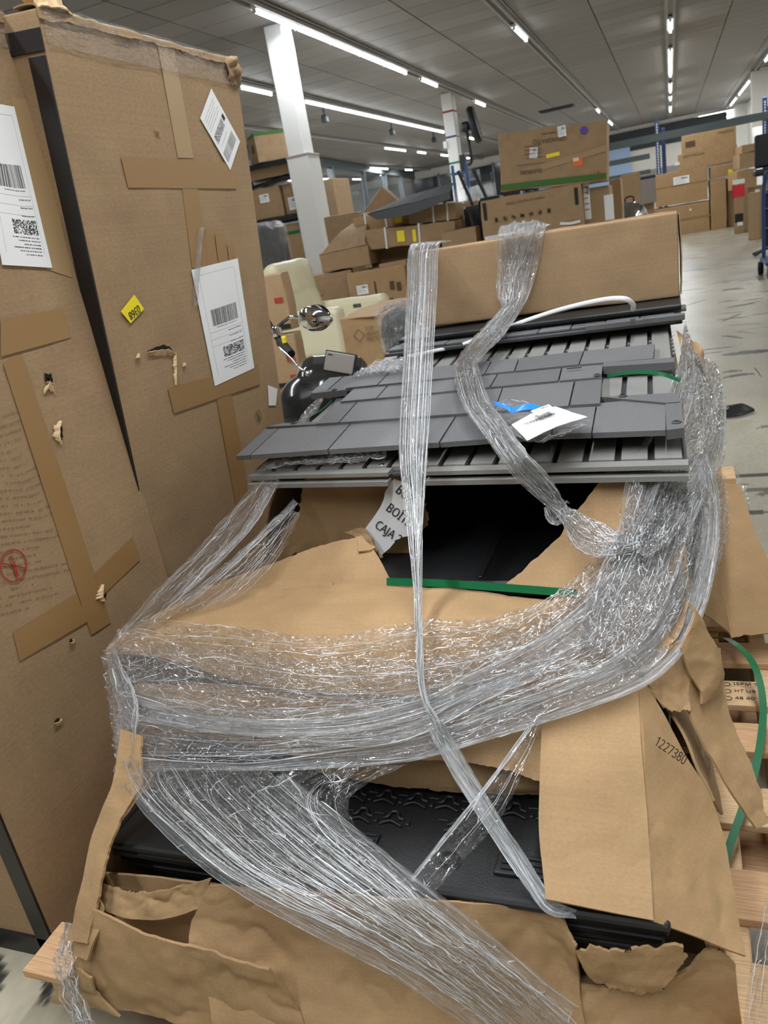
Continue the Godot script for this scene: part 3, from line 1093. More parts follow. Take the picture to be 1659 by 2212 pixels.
func pallet_load() -> void:
	pallet()
	lower_carton()
	black_panels()
	upper_carton()
	roof_panels()
	# the long carton on top
	var t := thing("long_carton", "long flat brown carton standing on its edge on top of the load", "carton", Vector3(-0.5, 0.995, -3.3), 0.012)
	t.rotation.z = -0.012
	part(t, "body", rbox(Vector3(1.03, 0.305, 0.19), 0.008, 24, 0.004, 3.0, 5.0), M.kraft, Vector3(0, 0.155, 0))
	part(t, "end_flap", slab(crumple(net([[Vector3(0.522, 0.01, 0.09), Vector3(0.524, 0.01, -0.08)], [Vector3(0.527, 0.15, 0.088), Vector3(0.525, 0.15, -0.08)], [Vector3(0.521, 0.298, 0.085), Vector3(0.522, 0.295, -0.08)]], 10, 14), 0.003, 12.0, 4.0), 0.004), M.kraft)
	part(t, "top_seam", cbox(Vector3(1.02, 0.002, 0.004), 0.0005), M.tape, Vector3(0, 0.309, 0.02))
	straps()
	hardware_bag()


func lower_carton() -> void:
	var t := thing("torn_carton", "crushed open brown carton at the front of the pallet, torn along its wall", "carton", Vector3(-0.5, 0.145, -1.0))
	var o := Node3D.new()
	o.name = "front_wall"
	o.position = -t.position
	t.add_child(o)
	sheet(o, "front_sheet", [[Vector3(-0.803, 0.388, -0.83), Vector3(-0.586, 0.39, -0.849), Vector3(-0.39, 0.39, -0.874), Vector3(-0.221, 0.388, -0.887), Vector3(-0.173, 0.36, -0.858)], [Vector3(-0.845, 0.31, -0.799), Vector3(-0.595, 0.3, -0.827), Vector3(-0.396, 0.3, -0.848), Vector3(-0.228, 0.29, -0.869), Vector3(-0.178, 0.275, -0.859)], [Vector3(-0.811, 0.25, -0.763), Vector3(-0.591, 0.235, -0.785), Vector3(-0.389, 0.225, -0.81), Vector3(-0.223, 0.22, -0.834), Vector3(-0.172, 0.22, -0.837)], [Vector3(-0.779, 0.15, -0.725), Vector3(-0.588, 0.15, -0.735), Vector3(-0.37, 0.15, -0.754), Vector3(-0.215, 0.15, -0.779), Vector3(-0.148, 0.15, -0.805)]], 150, 70, M.kraft_warm, 0.013, 7.0, 4.0, "tl", 0.005, 0.7, 0.002)
	sheet(o, "split_sheet", [[Vector3(-1.025, 0.35, -0.777), Vector3(-0.9, 0.338, -0.762), Vector3(-0.778, 0.328, -0.761), Vector3(-0.662, 0.312, -0.763)], [Vector3(-1.07, 0.262, -0.748), Vector3(-0.906, 0.268, -0.752), Vector3(-0.765, 0.262, -0.754), Vector3(-0.639, 0.245, -0.763)], [Vector3(-1.157, 0.15, -0.719), Vector3(-0.964, 0.15, -0.737), Vector3(-0.766, 0.15, -0.736), Vector3(-0.588, 0.15, -0.735)]], 90, 50, M.kraft_warm, 0.012, 7.0, 14.0, "t", 0.005, 0.7, 0.0015)
	sheet(o, "inner_flap", [[Vector3(-1.061, 0.362, -0.826), Vector3(-0.964, 0.36, -0.818), Vector3(-0.883, 0.362, -0.835), Vector3(-0.82, 0.37, -0.865)], [Vector3(-1.047, 0.325, -0.799), Vector3(-0.959, 0.32, -0.793), Vector3(-0.89, 0.32, -0.811), Vector3(-0.832, 0.33, -0.833)]], 50, 24, M.kraft_warm, 0.010, 12.0, 24.0, "tr")
	sheet(o, "side_strip", [[Vector3(-1.077, 0.56, -1.017), Vector3(-1.013, 0.56, -1.002)], [Vector3(-1.052, 0.5, -0.933), Vector3(-0.986, 0.5, -0.929)], [Vector3(-1.075, 0.43, -0.87), Vector3(-1.013, 0.44, -0.857)], [Vector3(-1.075, 0.36, -0.803), Vector3(-1.019, 0.37, -0.793)], [Vector3(-1.085, 0.29, -0.751), Vector3(-1.031, 0.3, -0.745)]], 14, 60, M.kraft_warm, 0.004, 12.0, 3.0, "r")
	sheet(o, "corner_fold", [[Vector3(-1.071, 0.36, -0.82), Vector3(-1.016, 0.345, -0.786)], [Vector3(-1.069, 0.31, -0.777), Vector3(-1.011, 0.32, -0.759)], [Vector3(-1.092, 0.26, -0.745), Vector3(-1.035, 0.27, -0.734)]], 14, 24, M.kraft_warm, 0.006, 14.0, 6.0)
	sheet(o, "bottom_flap", [[Vector3(-1.084, 0.24, -0.739), Vector3(-1.034, 0.235, -0.729)], [Vector3(-1.104, 0.19, -0.728), Vector3(-1.033, 0.19, -0.728)], [Vector3(-1.069, 0.16, -0.725), Vector3(-0.99, 0.16, -0.719)]], 18, 18, M.kraft_warm, 0.006, 14.0, 8.0)
	sheet(o, "torn_flap", [[Vector3(-0.178, 0.358, -0.853), Vector3(-0.098, 0.36, -0.864), Vector3(-0.02, 0.365, -0.881)], [Vector3(-0.166, 0.32, -0.852), Vector3(-0.094, 0.318, -0.862), Vector3(-0.029, 0.325, -0.88)], [Vector3(-0.15, 0.285, -0.857), Vector3(-0.097, 0.275, -0.86), Vector3(-0.057, 0.28, -0.868)]], 40, 22, M.kraft_warm, 0.010, 14.0, 9.0, "trb", 0.005, 0.5, 0.01)
	sheet(o, "crushed_corner", [[Vector3(-0.176, 0.265, -0.863), Vector3(-0.077, 0.27, -0.876), Vector3(-0.017, 0.31, -0.898), Vector3(0.02, 0.335, -0.912), Vector3(0.046, 0.31, -0.909)], [Vector3(-0.178, 0.215, -0.847), Vector3(-0.079, 0.22, -0.86), Vector3(-0.025, 0.25, -0.89), Vector3(0.018, 0.265, -0.903), Vector3(0.048, 0.26, -0.905)], [Vector3(-0.148, 0.15, -0.805), Vector3(-0.062, 0.15, -0.838), Vector3(-0.002, 0.15, -0.88), Vector3(0.035, 0.15, -0.903), Vector3(0.055, 0.15, -0.915)]], 70, 40, M.kraft_warm, 0.014, 8.0, 33.0, "t")
	sheet(o, "right_wall", [[Vector3(0.003, 0.36, -0.911), Vector3(-0.013, 0.36, -1.009), Vector3(-0.049, 0.36, -1.357)], [Vector3(0.028, 0.25, -0.925), Vector3(0.007, 0.25, -1.059), Vector3(-0.027, 0.25, -1.353)], [Vector3(0.052, 0.15, -0.914), Vector3(0.022, 0.15, -1.057), Vector3(-0.013, 0.15, -1.334)]], 40, 24, M.kraft_warm, 0.006, 9.0, 12.0)
	sheet(o, "left_wall", [[Vector3(-1.10, 0.41, -1.5), Vector3(-1.09, 0.41, -1.15), Vector3(-1.075, 0.37, -0.83)], [Vector3(-1.11, 0.28, -1.5), Vector3(-1.10, 0.28, -1.15), Vector3(-1.09, 0.27, -0.82)], [Vector3(-1.12, 0.15, -1.5), Vector3(-1.11, 0.15, -1.15), Vector3(-1.11, 0.15, -0.8)]], 24, 16, M.kraft_warm, 0.006, 8.0, 37.0)
	sheet(o, "inner_liner", [[Vector3(-1.07, 0.345, -0.86), Vector3(-0.8, 0.35, -0.87), Vector3(-0.5, 0.36, -0.885)], [Vector3(-1.07, 0.25, -0.85), Vector3(-0.8, 0.25, -0.86), Vector3(-0.5, 0.25, -0.88)], [Vector3(-1.07, 0.15, -0.84), Vector3(-0.8, 0.15, -0.85), Vector3(-0.5, 0.15, -0.87)]], 30, 16, M.kraft_warm, 0.006, 9.0, 39.0)
	# the sleeve with the printed number, folded over the panels
	var s := Node3D.new()
	s.name = "folded_sleeve"
	s.position = -t.position
	t.add_child(s)
	sheet(s, "sleeve_top", [[Vector3(-0.245, 0.56, -1.131), Vector3(-0.154, 0.58, -1.18), Vector3(-0.086, 0.598, -1.22)], [Vector3(-0.239, 0.515, -1.035), Vector3(-0.148, 0.53, -1.06), Vector3(-0.079, 0.545, -1.093)], [Vector3(-0.235, 0.465, -0.963), Vector3(-0.138, 0.475, -0.977), Vector3(-0.07, 0.478, -0.992)], [Vector3(-0.217, 0.418, -0.877), Vector3(-0.129, 0.412, -0.877), Vector3(-0.063, 0.408, -0.877)]], 50, 70, M.kraft_warm, 0.007, 5.0, 41.0, "", 0.006, 0.6)
	sheet(s, "sleeve_side", [[Vector3(-0.086, 0.599, -1.218), Vector3(-0.074, 0.59, -1.216), Vector3(-0.065, 0.582, -1.203)], [Vector3(-0.079, 0.546, -1.092), Vector3(-0.048, 0.525, -1.126), Vector3(-0.016, 0.498, -1.148)], [Vector3(-0.07, 0.479, -0.991), Vector3(-0.023, 0.452, -1.032), Vector3(0.032, 0.418, -1.091)], [Vector3(-0.063, 0.409, -0.876), Vector3(-0.008, 0.372, -0.893), Vector3(0.059, 0.328, -0.909)]], 40, 70, M.kraft_warm, 0.008, 6.0, 43.0, "", 0.006, 0.6)
	words(s, "1227380", 0.017, M.ink, frame3(Vector3(-0.072, 0.54, -1.092) + Vector3(0.010, 0.016, 0.010), Vector3(-0.026, 0.5, -1.094) + Vector3(0.010, 0.016, 0.010), Vector3(-0.066, 0.56, -1.111) + Vector3(0.010, 0.016, 0.010)), 0.68)
	# ripped side wall of the sleeve
	sheet(s, "ripped_side", [[Vector3(-0.026, 0.63, -1.279), Vector3(0.01, 0.63, -1.313)], [Vector3(-0.075, 0.605, -1.225), Vector3(0.006, 0.59, -1.271)], [Vector3(-0.066, 0.58, -1.208), Vector3(-0.002, 0.565, -1.236)], [Vector3(-0.042, 0.555, -1.191), Vector3(-0.001, 0.545, -1.201)]], 24, 34, M.kraft_warm, 0.010, 14.0, 51.0, "tb")
	sheet(s, "hanging_strip", [[Vector3(0.006, 0.61, -1.293), Vector3(0.052, 0.57, -1.37)], [Vector3(-0.004, 0.545, -1.209), Vector3(0.061, 0.49, -1.279)], [Vector3(0.044, 0.45, -1.15), Vector3(0.097, 0.42, -1.202)], [Vector3(0.092, 0.375, -1.12), Vector3(0.114, 0.37, -1.142)]], 20, 60, M.kraft_warm, 0.006, 10.0, 54.0, "r")
	sheet(s, "curled_wall", [[Vector3(0.004, 0.7, -1.306), Vector3(0.011, 0.68, -1.295), Vector3(-0.014, 0.64, -1.251)], [Vector3(0.032, 0.645, -1.308), Vector3(0.032, 0.62, -1.286), Vector3(-0.002, 0.6, -1.24)], [Vector3(0.053, 0.585, -1.297), Vector3(0.047, 0.565, -1.268), Vector3(0.014, 0.565, -1.237)], [Vector3(0.053, 0.54, -1.28), Vector3(0.036, 0.54, -1.254), Vector3(0.016, 0.545, -1.224)]], 20, 40, M.kraft_warm, 0.005, 12.0, 57.0, "l")
	sheet(s, "inner_side", [[Vector3(-0.075, 0.57, -1.252), Vector3(-0.026, 0.52, -1.201), Vector3(0.028, 0.43, -1.114)], [Vector3(0.007, 0.42, -1.434), Vector3(0.027, 0.38, -1.311), Vector3(0.044, 0.33, -1.196)]], 30, 16, M.kraft_warm, 0.004, 9.0, 58.0)


func black_panels() -> void:
	var nth := ["", "second", "third", "fourth", "fifth", "sixth", "seventh", "eighth", "ninth", "tenth"]
	for k in 10:
		var y := 0.392 - 0.022 * k
		var lab: String = "black plastic floor panel with raised tread marks, topmost in the torn carton" if k == 0 else "black plastic panel, " + nth[k] + " from the top in the torn carton"
		var t := thing("shed_panel", lab, "panel", Vector3(-0.555, y, -1.262 - 0.008 * k), 0.006 * (k % 2), "black floor panels in the torn carton")
		part(t, "sheet", cbox(Vector3(1.03 - 0.01 * k, 0.012, 0.76), 0.003), M.black_panel)
		part(t, "rim", cbox(Vector3(1.03 - 0.01 * k, 0.016, 0.016), 0.004), M.black, Vector3(0, 0.001, 0.376))
		part(t, "rim", cbox(Vector3(0.016, 0.016, 0.76), 0.004), M.black, Vector3(-0.51 + 0.005 * k, 0.001, 0))
		if k == 0:
			tread(t)


func tread(t: Node3D) -> void:
	# rows of raised marks: an arched tick, a chevron, a stud
	var arch := tube_line([Vector3(-0.02, 0, 0.004), Vector3(-0.011, 0.003, 0.003), Vector3(-0.006, 0.004, -0.009), Vector3(0.006, 0.004, -0.009), Vector3(0.011, 0.003, 0.003), Vector3(0.02, 0, 0.004)], 0.0032, 6, 16)
	var chev := tube_line([Vector3(-0.022, 0.001, 0.02), Vector3(-0.002, 0.003, 0.013), Vector3(0.022, 0.001, 0.022)], 0.0028, 6, 10)
	var stud := cbox(Vector3(0.009, 0.007, 0.012), 0.002)
	var bar := cbox(Vector3(0.02, 0.004, 0.004), 0.001)
	for r in 7:
		for c in 14:
			var x := -0.46 + 0.062 * c + (0.031 if r % 2 else 0.0)
			var z := -0.08 + 0.052 * r
			if x > 0.42 or (z > 0.22 and (c * 5 + r) % 3 == 0):
				continue
			var m := part(t, "tread_mark", arch, M.black, Vector3(x, 0.007, z))
			part(m, "chevron", chev, M.black, Vector3(0, 0, 0))
			part(m, "stud", stud, M.black, Vector3(0.031, 0, 0.012))
			part(m, "bar", bar, M.black, Vector3(-0.03, 0, -0.006))
	# grip recess and round socket near the edge
	for q in [[-0.03, 0.30], [0.30, 0.31]]:
		var g := part(t, "grip_recess", rbox(Vector3(0.115, 0.010, 0.046), 0.005, 4), M.black, Vector3(q[0], 0.008, q[1]))
		for k in 3:
			part(g, "grip_ridge", cbox(Vector3(0.1, 0.005, 0.005), 0.001), M.black, Vector3(0.004, 0.006, -0.012 + 0.012 * k))
	var sk := part(t, "socket", lathe([Vector2(0.018, 0.0), Vector2(0.0175, 0.009), Vector2(0.013, 0.011), Vector2(0.012, 0.002)], 20), M.black, Vector3(0.165, 0.006, 0.315))
	part(sk, "socket_floor", lathe([Vector2(0.012, 0.003), Vector2(0.0, 0.0031)], 16), M.hole)
	part(t, "rivet", lathe([Vector2(0.009, 0.0), Vector2(0.007, 0.004), Vector2(0.0, 0.005)], 14), M.metal_grey, Vector3(0.0, 0.006, 0.345))


func upper_carton() -> void:
	var t := thing("burst_carton", "burst brown carton under the grey roof panels, its flap bulging under film", "carton", Vector3(-0.5, 0.42, -2.2))
	var o := Node3D.new()
	o.name = "front_flap"
	o.position = -t.position
	t.add_child(o)
	sheet(o, "flap_top", [[Vector3(-1.143, 0.635, -1.474), Vector3(-0.999, 0.64, -1.51), Vector3(-0.791, 0.64, -1.503), Vector3(-0.574, 0.64, -1.487), Vector3(-0.408, 0.635, -1.465), Vector3(-0.265, 0.63, -1.438)], [Vector3(-1.202, 0.635, -1.336), Vector3(-0.975, 0.652, -1.333), Vector3(-0.712, 0.655, -1.323), Vector3(-0.521, 0.655, -1.318), Vector3(-0.373, 0.648, -1.306), Vector3(-0.247, 0.632, -1.303)], [Vector3(-1.244, 0.622, -1.228), Vector3(-1.001, 0.635, -1.228), Vector3(-0.699, 0.632, -1.229), Vector3(-0.501, 0.628, -1.237), Vector3(-0.361, 0.62, -1.233), Vector3(-0.241, 0.602, -1.237)], [Vector3(-1.247, 0.612, -1.21), Vector3(-1.073, 0.612, -1.197), Vector3(-0.819, 0.59, -1.149), Vector3(-0.484, 0.578, -1.154), Vector3(-0.351, 0.572, -1.16), Vector3(-0.237, 0.558, -1.176)]], 130, 60, M.kraft_warm, 0.008, 7.0, 61.0, "b", 0.005, 0.6, 0.003)
	sheet(o, "flap_fold", [[Vector3(-1.153, 0.556, -1.177), Vector3(-0.935, 0.57, -1.166), Vector3(-0.669, 0.572, -1.179), Vector3(-0.494, 0.57, -1.185), Vector3(-0.358, 0.566, -1.19), Vector3(-0.245, 0.552, -1.205)], [Vector3(-1.14, 0.558, -1.136), Vector3(-0.894, 0.556, -1.111), Vector3(-0.645, 0.55, -1.112), Vector3(-0.481, 0.54, -1.125), Vector3(-0.35, 0.528, -1.127), Vector3(-0.238, 0.516, -1.125)], [Vector3(-1.077, 0.53, -1.062), Vector3(-0.848, 0.522, -1.052), Vector3(-0.645, 0.512, -1.047), Vector3(-0.47, 0.502, -1.068), Vector3(-0.345, 0.49, -1.082), Vector3(-0.24, 0.475, -1.071)]], 120, 44, M.kraft_warm, 0.008, 8.0, 64.0, "tb", 0.005, 0.6, 0.003)
	sheet(o, "gap_shade", [[Vector3(-1.277, 0.59, -1.269), Vector3(-1.048, 0.59, -1.261), Vector3(-0.813, 0.58, -1.216)], [Vector3(-1.208, 0.54, -1.175), Vector3(-1.007, 0.54, -1.174), Vector3(-0.8, 0.55, -1.176)]], 20, 10, M.black, 0.003, 8.0, 65.0)  # black sheet added so the gap under the flap reads as shade
	sheet(o, "hanging_flap", [[Vector3(-0.753, 0.52, -1.069), Vector3(-0.563, 0.505, -1.075), Vector3(-0.392, 0.495, -1.101), Vector3(-0.243, 0.505, -1.158)], [Vector3(-0.729, 0.47, -1.079), Vector3(-0.576, 0.45, -1.082), Vector3(-0.398, 0.438, -1.094), Vector3(-0.239, 0.44, -1.113)], [Vector3(-0.686, 0.44, -1.083), Vector3(-0.563, 0.425, -1.087), Vector3(-0.401, 0.415, -1.096), Vector3(-0.242, 0.412, -1.115)]], 60, 20, M.kraft_warm, 0.005, 8.0, 66.0, "b")
	sheet(o, "triangle_flap", [[Vector3(-1.116, 0.642, -1.501), Vector3(-0.969, 0.668, -1.569), Vector3(-0.855, 0.692, -1.618), Vector3(-0.756, 0.705, -1.641)], [Vector3(-1.074, 0.636, -1.497), Vector3(-0.896, 0.648, -1.518), Vector3(-0.752, 0.662, -1.538), Vector3(-0.696, 0.68, -1.577)], [Vector3(-1.046, 0.632, -1.495), Vector3(-0.876, 0.634, -1.495), Vector3(-0.728, 0.632, -1.494), Vector3(-0.64, 0.638, -1.506)]], 60, 26, M.kraft_warm, 0.005, 9.0, 68.0, "t")
	sheet(o, "folded_tip", [[Vector3(-0.765, 0.706, -1.634), Vector3(-0.705, 0.69, -1.596)], [Vector3(-0.744, 0.69, -1.578), Vector3(-0.714, 0.69, -1.583)]], 10, 8, M.kraft_warm, 0.002, 20.0, 69.0)
	sheet(o, "crimped_edge", [[Vector3(-1.145, 0.644, -1.482), Vector3(-0.996, 0.648, -1.509), Vector3(-0.789, 0.646, -1.501)], [Vector3(-1.109, 0.636, -1.442), Vector3(-0.977, 0.64, -1.469), Vector3(-0.778, 0.64, -1.472)]], 50, 10, M.kraft_warm, 0.004, 18.0, 71.0)
	# the torn wall on the left with the paper notice
	var w := Node3D.new()
	w.name = "torn_wall"
	w.position = -t.position
	t.add_child(w)
	sheet(w, "wall_sheet", [[Vector3(-0.961, 0.824, -1.8), Vector3(-0.85, 0.823, -1.8), Vector3(-0.717, 0.82, -1.8), Vector3(-0.662, 0.786, -1.79)], [Vector3(-1.016, 0.711, -1.8), Vector3(-0.874, 0.706, -1.8), Vector3(-0.733, 0.711, -1.79), Vector3(-0.623, 0.706, -1.79)], [Vector3(-1.099, 0.613, -1.8), Vector3(-0.889, 0.613, -1.79), Vector3(-0.758, 0.628, -1.78), Vector3(-0.677, 0.619, -1.78)], [Vector3(-1.229, 0.47, -1.8), Vector3(-1.012, 0.466, -1.8), Vector3(-0.831, 0.475, -1.79), Vector3(-0.73, 0.483, -1.79)]], 60, 50, M.kraft_warm, 0.005, 8.0, 74.0, "rl", 0.006, 0.5, 0.012)
	part(w, "paper_notice", poly_slab([Vector3(-0.688, 0.815, -1.752), Vector3(-0.654, 0.8, -1.753), Vector3(-0.616, 0.754, -1.751), Vector3(-0.626, 0.693, -1.743), Vector3(-0.665, 0.661, -1.737), Vector3(-0.685, 0.659, -1.735), Vector3(-0.704, 0.651, -1.733), Vector3(-0.724, 0.631, -1.729), Vector3(-0.744, 0.617, -1.726), Vector3(-0.753, 0.604, -1.724), Vector3(-0.784, 0.688, -1.731), Vector3(-0.755, 0.719, -1.737), Vector3(-0.734, 0.744, -1.741), Vector3(-0.722, 0.764, -1.744), Vector3(-0.716, 0.782, -1.746), Vector3(-0.704, 0.797, -1.749)], 0.0008, (Vector3(-0.652, 0.845, -1.661) - Vector3(-0.689, 0.814, -1.756)).normalized()), M.paper)
	words(w, "BOX", 0.026, M.ink, frame3(Vector3(-0.696, 0.778, -1.745), Vector3(-0.639, 0.717, -1.743), Vector3(-0.669, 0.812, -1.751)), 0.8)
	words(w, "BOÎTE", 0.026, M.ink, frame3(Vector3(-0.728, 0.731, -1.737), Vector3(-0.667, 0.674, -1.736), Vector3(-0.699, 0.768, -1.744)), 0.8)
	words(w, "CAJA 2", 0.026, M.ink, frame3(Vector3(-0.764, 0.686, -1.73), Vector3(-0.7, 0.633, -1.729), Vector3(-0.735, 0.726, -1.736)), 0.8)
	sheet(w, "frayed_ply", [[Vector3(-0.839, 0.684, -1.72), Vector3(-0.788, 0.695, -1.72), Vector3(-0.769, 0.668, -1.72)], [Vector3(-0.776, 0.661, -1.7), Vector3(-0.748, 0.637, -1.7), Vector3(-0.738, 0.615, -1.7)]], 40, 10, M.kraft_warm, 0.006, 40.0, 79.0, "b")
	# right inner walls
	var r := Node3D.new()
	r.name = "right_wall"
	r.position = -t.position
	t.add_child(r)
	sheet(r, "inner_curve", [[Vector3(-0.15, 0.83, -1.699), Vector3(-0.069, 0.83, -1.717)], [Vector3(-0.215, 0.755, -1.656), Vector3(-0.081, 0.76, -1.642)], [Vector3(-0.28, 0.688, -1.592), Vector3(-0.129, 0.69, -1.556)], [Vector3(-0.382, 0.625, -1.507), Vector3(-0.2, 0.632, -1.455)]], 30, 50, M.kraft_warm, 0.005, 8.0, 81.0, "l")
	sheet(r, "shoulder", [[Vector3(-0.164, 0.668, -1.501), Vector3(-0.09, 0.685, -1.508), Vector3(0, 0.7, -1.551)], [Vector3(-0.263, 0.632, -1.424), Vector3(-0.131, 0.645, -1.392), Vector3(0.004, 0.66, -1.442)], [Vector3(-0.255, 0.602, -1.268), Vector3(-0.143, 0.618, -1.281), Vector3(-0.014, 0.632, -1.312)], [Vector3(-0.243, 0.562, -1.127), Vector3(-0.154, 0.582, -1.175), Vector3(-0.075, 0.604, -1.226)]], 50, 60, M.kraft_warm, 0.008, 7.0, 84.0, "t")
	sheet(r, "split_fold", [[Vector3(-0.22, 0.672, -1.461), Vector3(-0.196, 0.676, -1.47)], [Vector3(-0.19, 0.652, -1.378), Vector3(-0.165, 0.656, -1.381)], [Vector3(-0.147, 0.628, -1.288), Vector3(-0.133, 0.632, -1.299)]], 12, 40, M.kraft_warm, 0.005, 16.0, 86.0)
	sheet(r, "outer_flap", [[Vector3(0.095, 0.46, -2.616), Vector3(0.176, 0.44, -2.614)], [Vector3(0.063, 0.4, -2.28), Vector3(0.201, 0.37, -2.339)], [Vector3(0.069, 0.34, -2.088), Vector3(0.253, 0.29, -2.185)], [Vector3(0.105, 0.24, -1.972), Vector3(0.287, 0.2, -2.077)]], 34, 50, M.kraft_warm, 0.006, 6.0, 88.0, "b")
	sheet(r, "outer_fold", [[Vector3(0.046, 0.5, -2.183), Vector3(0.085, 0.45, -2.266)], [Vector3(0.02, 0.47, -1.889), Vector3(0.084, 0.39, -2.022)], [Vector3(0.006, 0.45, -1.778), Vector3(0.101, 0.26, -1.953)]], 16, 40, M.kraft_warm, 0.006, 9.0, 89.0)
	words(r, "MAKE", 0.04, M.ink_brown, frame3(Vector3(0.057, 0.4, -2.118) + Vector3(0, 0.01, 0.01), Vector3(0.103, 0.41, -2.254) + Vector3(0, 0.01, 0.01), Vector3(0.038, 0.43, -2.1) + Vector3(0, 0.01, 0.01)), 0.8)
	words(r, "SIZE", 0.04, M.ink_brown, frame3(Vector3(0.077, 0.39, -2.123) + Vector3(0, 0.01, 0.01), Vector3(0.117, 0.4, -2.242) + Vector3(0, 0.01, 0.01), Vector3(0.059, 0.42, -2.106) + Vector3(0, 0.01, 0.01)), 0.8)
	sheet(r, "rear_curl", [[Vector3(0.002, 0.9, -2.991), Vector3(0.042, 0.88, -2.889)], [Vector3(0.023, 0.82, -2.759), Vector3(0.073, 0.87, -2.836)], [Vector3(0.05, 0.76, -2.733), Vector3(0.081, 0.85, -2.813)], [Vector3(0.056, 0.7, -2.78), Vector3(0.086, 0.78, -2.841)]], 14, 24, M.kraft_warm, 0.005, 12.0, 90.0)
	part(r, "rolled_corner", tube_line([Vector3(0.029, 0.58, -1.684), Vector3(0.032, 0.56, -1.659), Vector3(0.024, 0.53, -1.628)], 0.012, 12, 14), M.kraft_warm)
	part(r, "wood_blank", cbox(Vector3(0.09, 0.03, 0.12), 0.003), M.wood, Vector3(0.12, 0.45, -2.668))
	# walls that carry the load, left side and rear
	sheet(w, "side_wall", [[Vector3(-1.13, 0.845, -3.2), Vector3(-1.12, 0.84, -2.4), Vector3(-1.1, 0.83, -1.95)], [Vector3(-1.16, 0.63, -3.2), Vector3(-1.15, 0.63, -2.4), Vector3(-1.14, 0.63, -1.8)], [Vector3(-1.15, 0.14, -3.2), Vector3(-1.15, 0.14, -2.4), Vector3(-1.15, 0.14, -1.5)]], 30, 20, M.kraft_warm, 0.008, 4.0, 91.0, "r", 0.006, 0.4, 0.02)
	sheet(r, "side_wall", [[Vector3(-0.02, 0.845, -3.2), Vector3(-0.02, 0.84, -2.4), Vector3(-0.01, 0.83, -1.9)], [Vector3(0.01, 0.63, -3.2), Vector3(0.01, 0.63, -2.4), Vector3(0.0, 0.63, -1.75)], [Vector3(0.02, 0.14, -3.2), Vector3(0.02, 0.14, -2.4), Vector3(0.02, 0.14, -1.4)]], 30, 20, M.kraft_warm, 0.008, 4.0, 92.0, "r", 0.006, 0.4, 0.02)
	part(t, "base", cbox(Vector3(1.1, 0.2, 1.5), 0.01), M.kraft_warm, Vector3(-0.06, -0.16, -0.28))
	# black wall panels lying inside
	for k in 3:
		var p := thing("stone_panel", ["black wall panel with a stone joint line, in the dark opening under the roof panels", "black wall panel second from the top in the dark opening", "black wall panel lowest in the dark opening"][k], "panel", Vector3(-0.52, 0.575 - 0.045 * k, -2.35 + 0.01 * k), 0.0, "black wall panels in the burst carton")
		part(p, "sheet", cbox(Vector3(1.06, 0.04, 1.5), 0.006), M.black_panel)
		if k == 0:
			for q in [[0.06, 0.56, 0.012, 0.34], [0.075, 0.37, 0.06, 0.012], [0.10, 0.2, 0.012, 0.34], [-0.35, 0.5, 0.012, 0.4], [-0.15, 0.3, 0.5, 0.012]]:
				part(p, "joint_ridge", cbox(Vector3(q[2], 0.006, q[3]), 0.002), M.black, Vector3(q[0], 0.022, q[1]))
	for k in 2:
		var q := thing("stone_panel", ["black upright panel at the back of the dark opening", "black upright panel behind the left torn wall"][k], "panel", [Vector3(-0.52, 0.60, -2.45), Vector3(-0.98, 0.60, -2.1)][k], [0.0, 0.9][k], "black wall panels in the burst carton")
		part(q, "sheet", cbox(Vector3([0.9, 0.3][k], 0.22, 0.02), 0.004), M.black_panel, Vector3(0, 0.11, 0))
		part(q, "edge_bead", cbox(Vector3([0.9, 0.3][k], 0.012, 0.028), 0.003), M.black, Vector3(0, 0.215, 0))


func shingle_piece(t: Node3D, p: Array, k: int) -> void:
	part(t, "shingle", plate(p, 0.013), M.shingle if k % 3 else M.shingle_b)


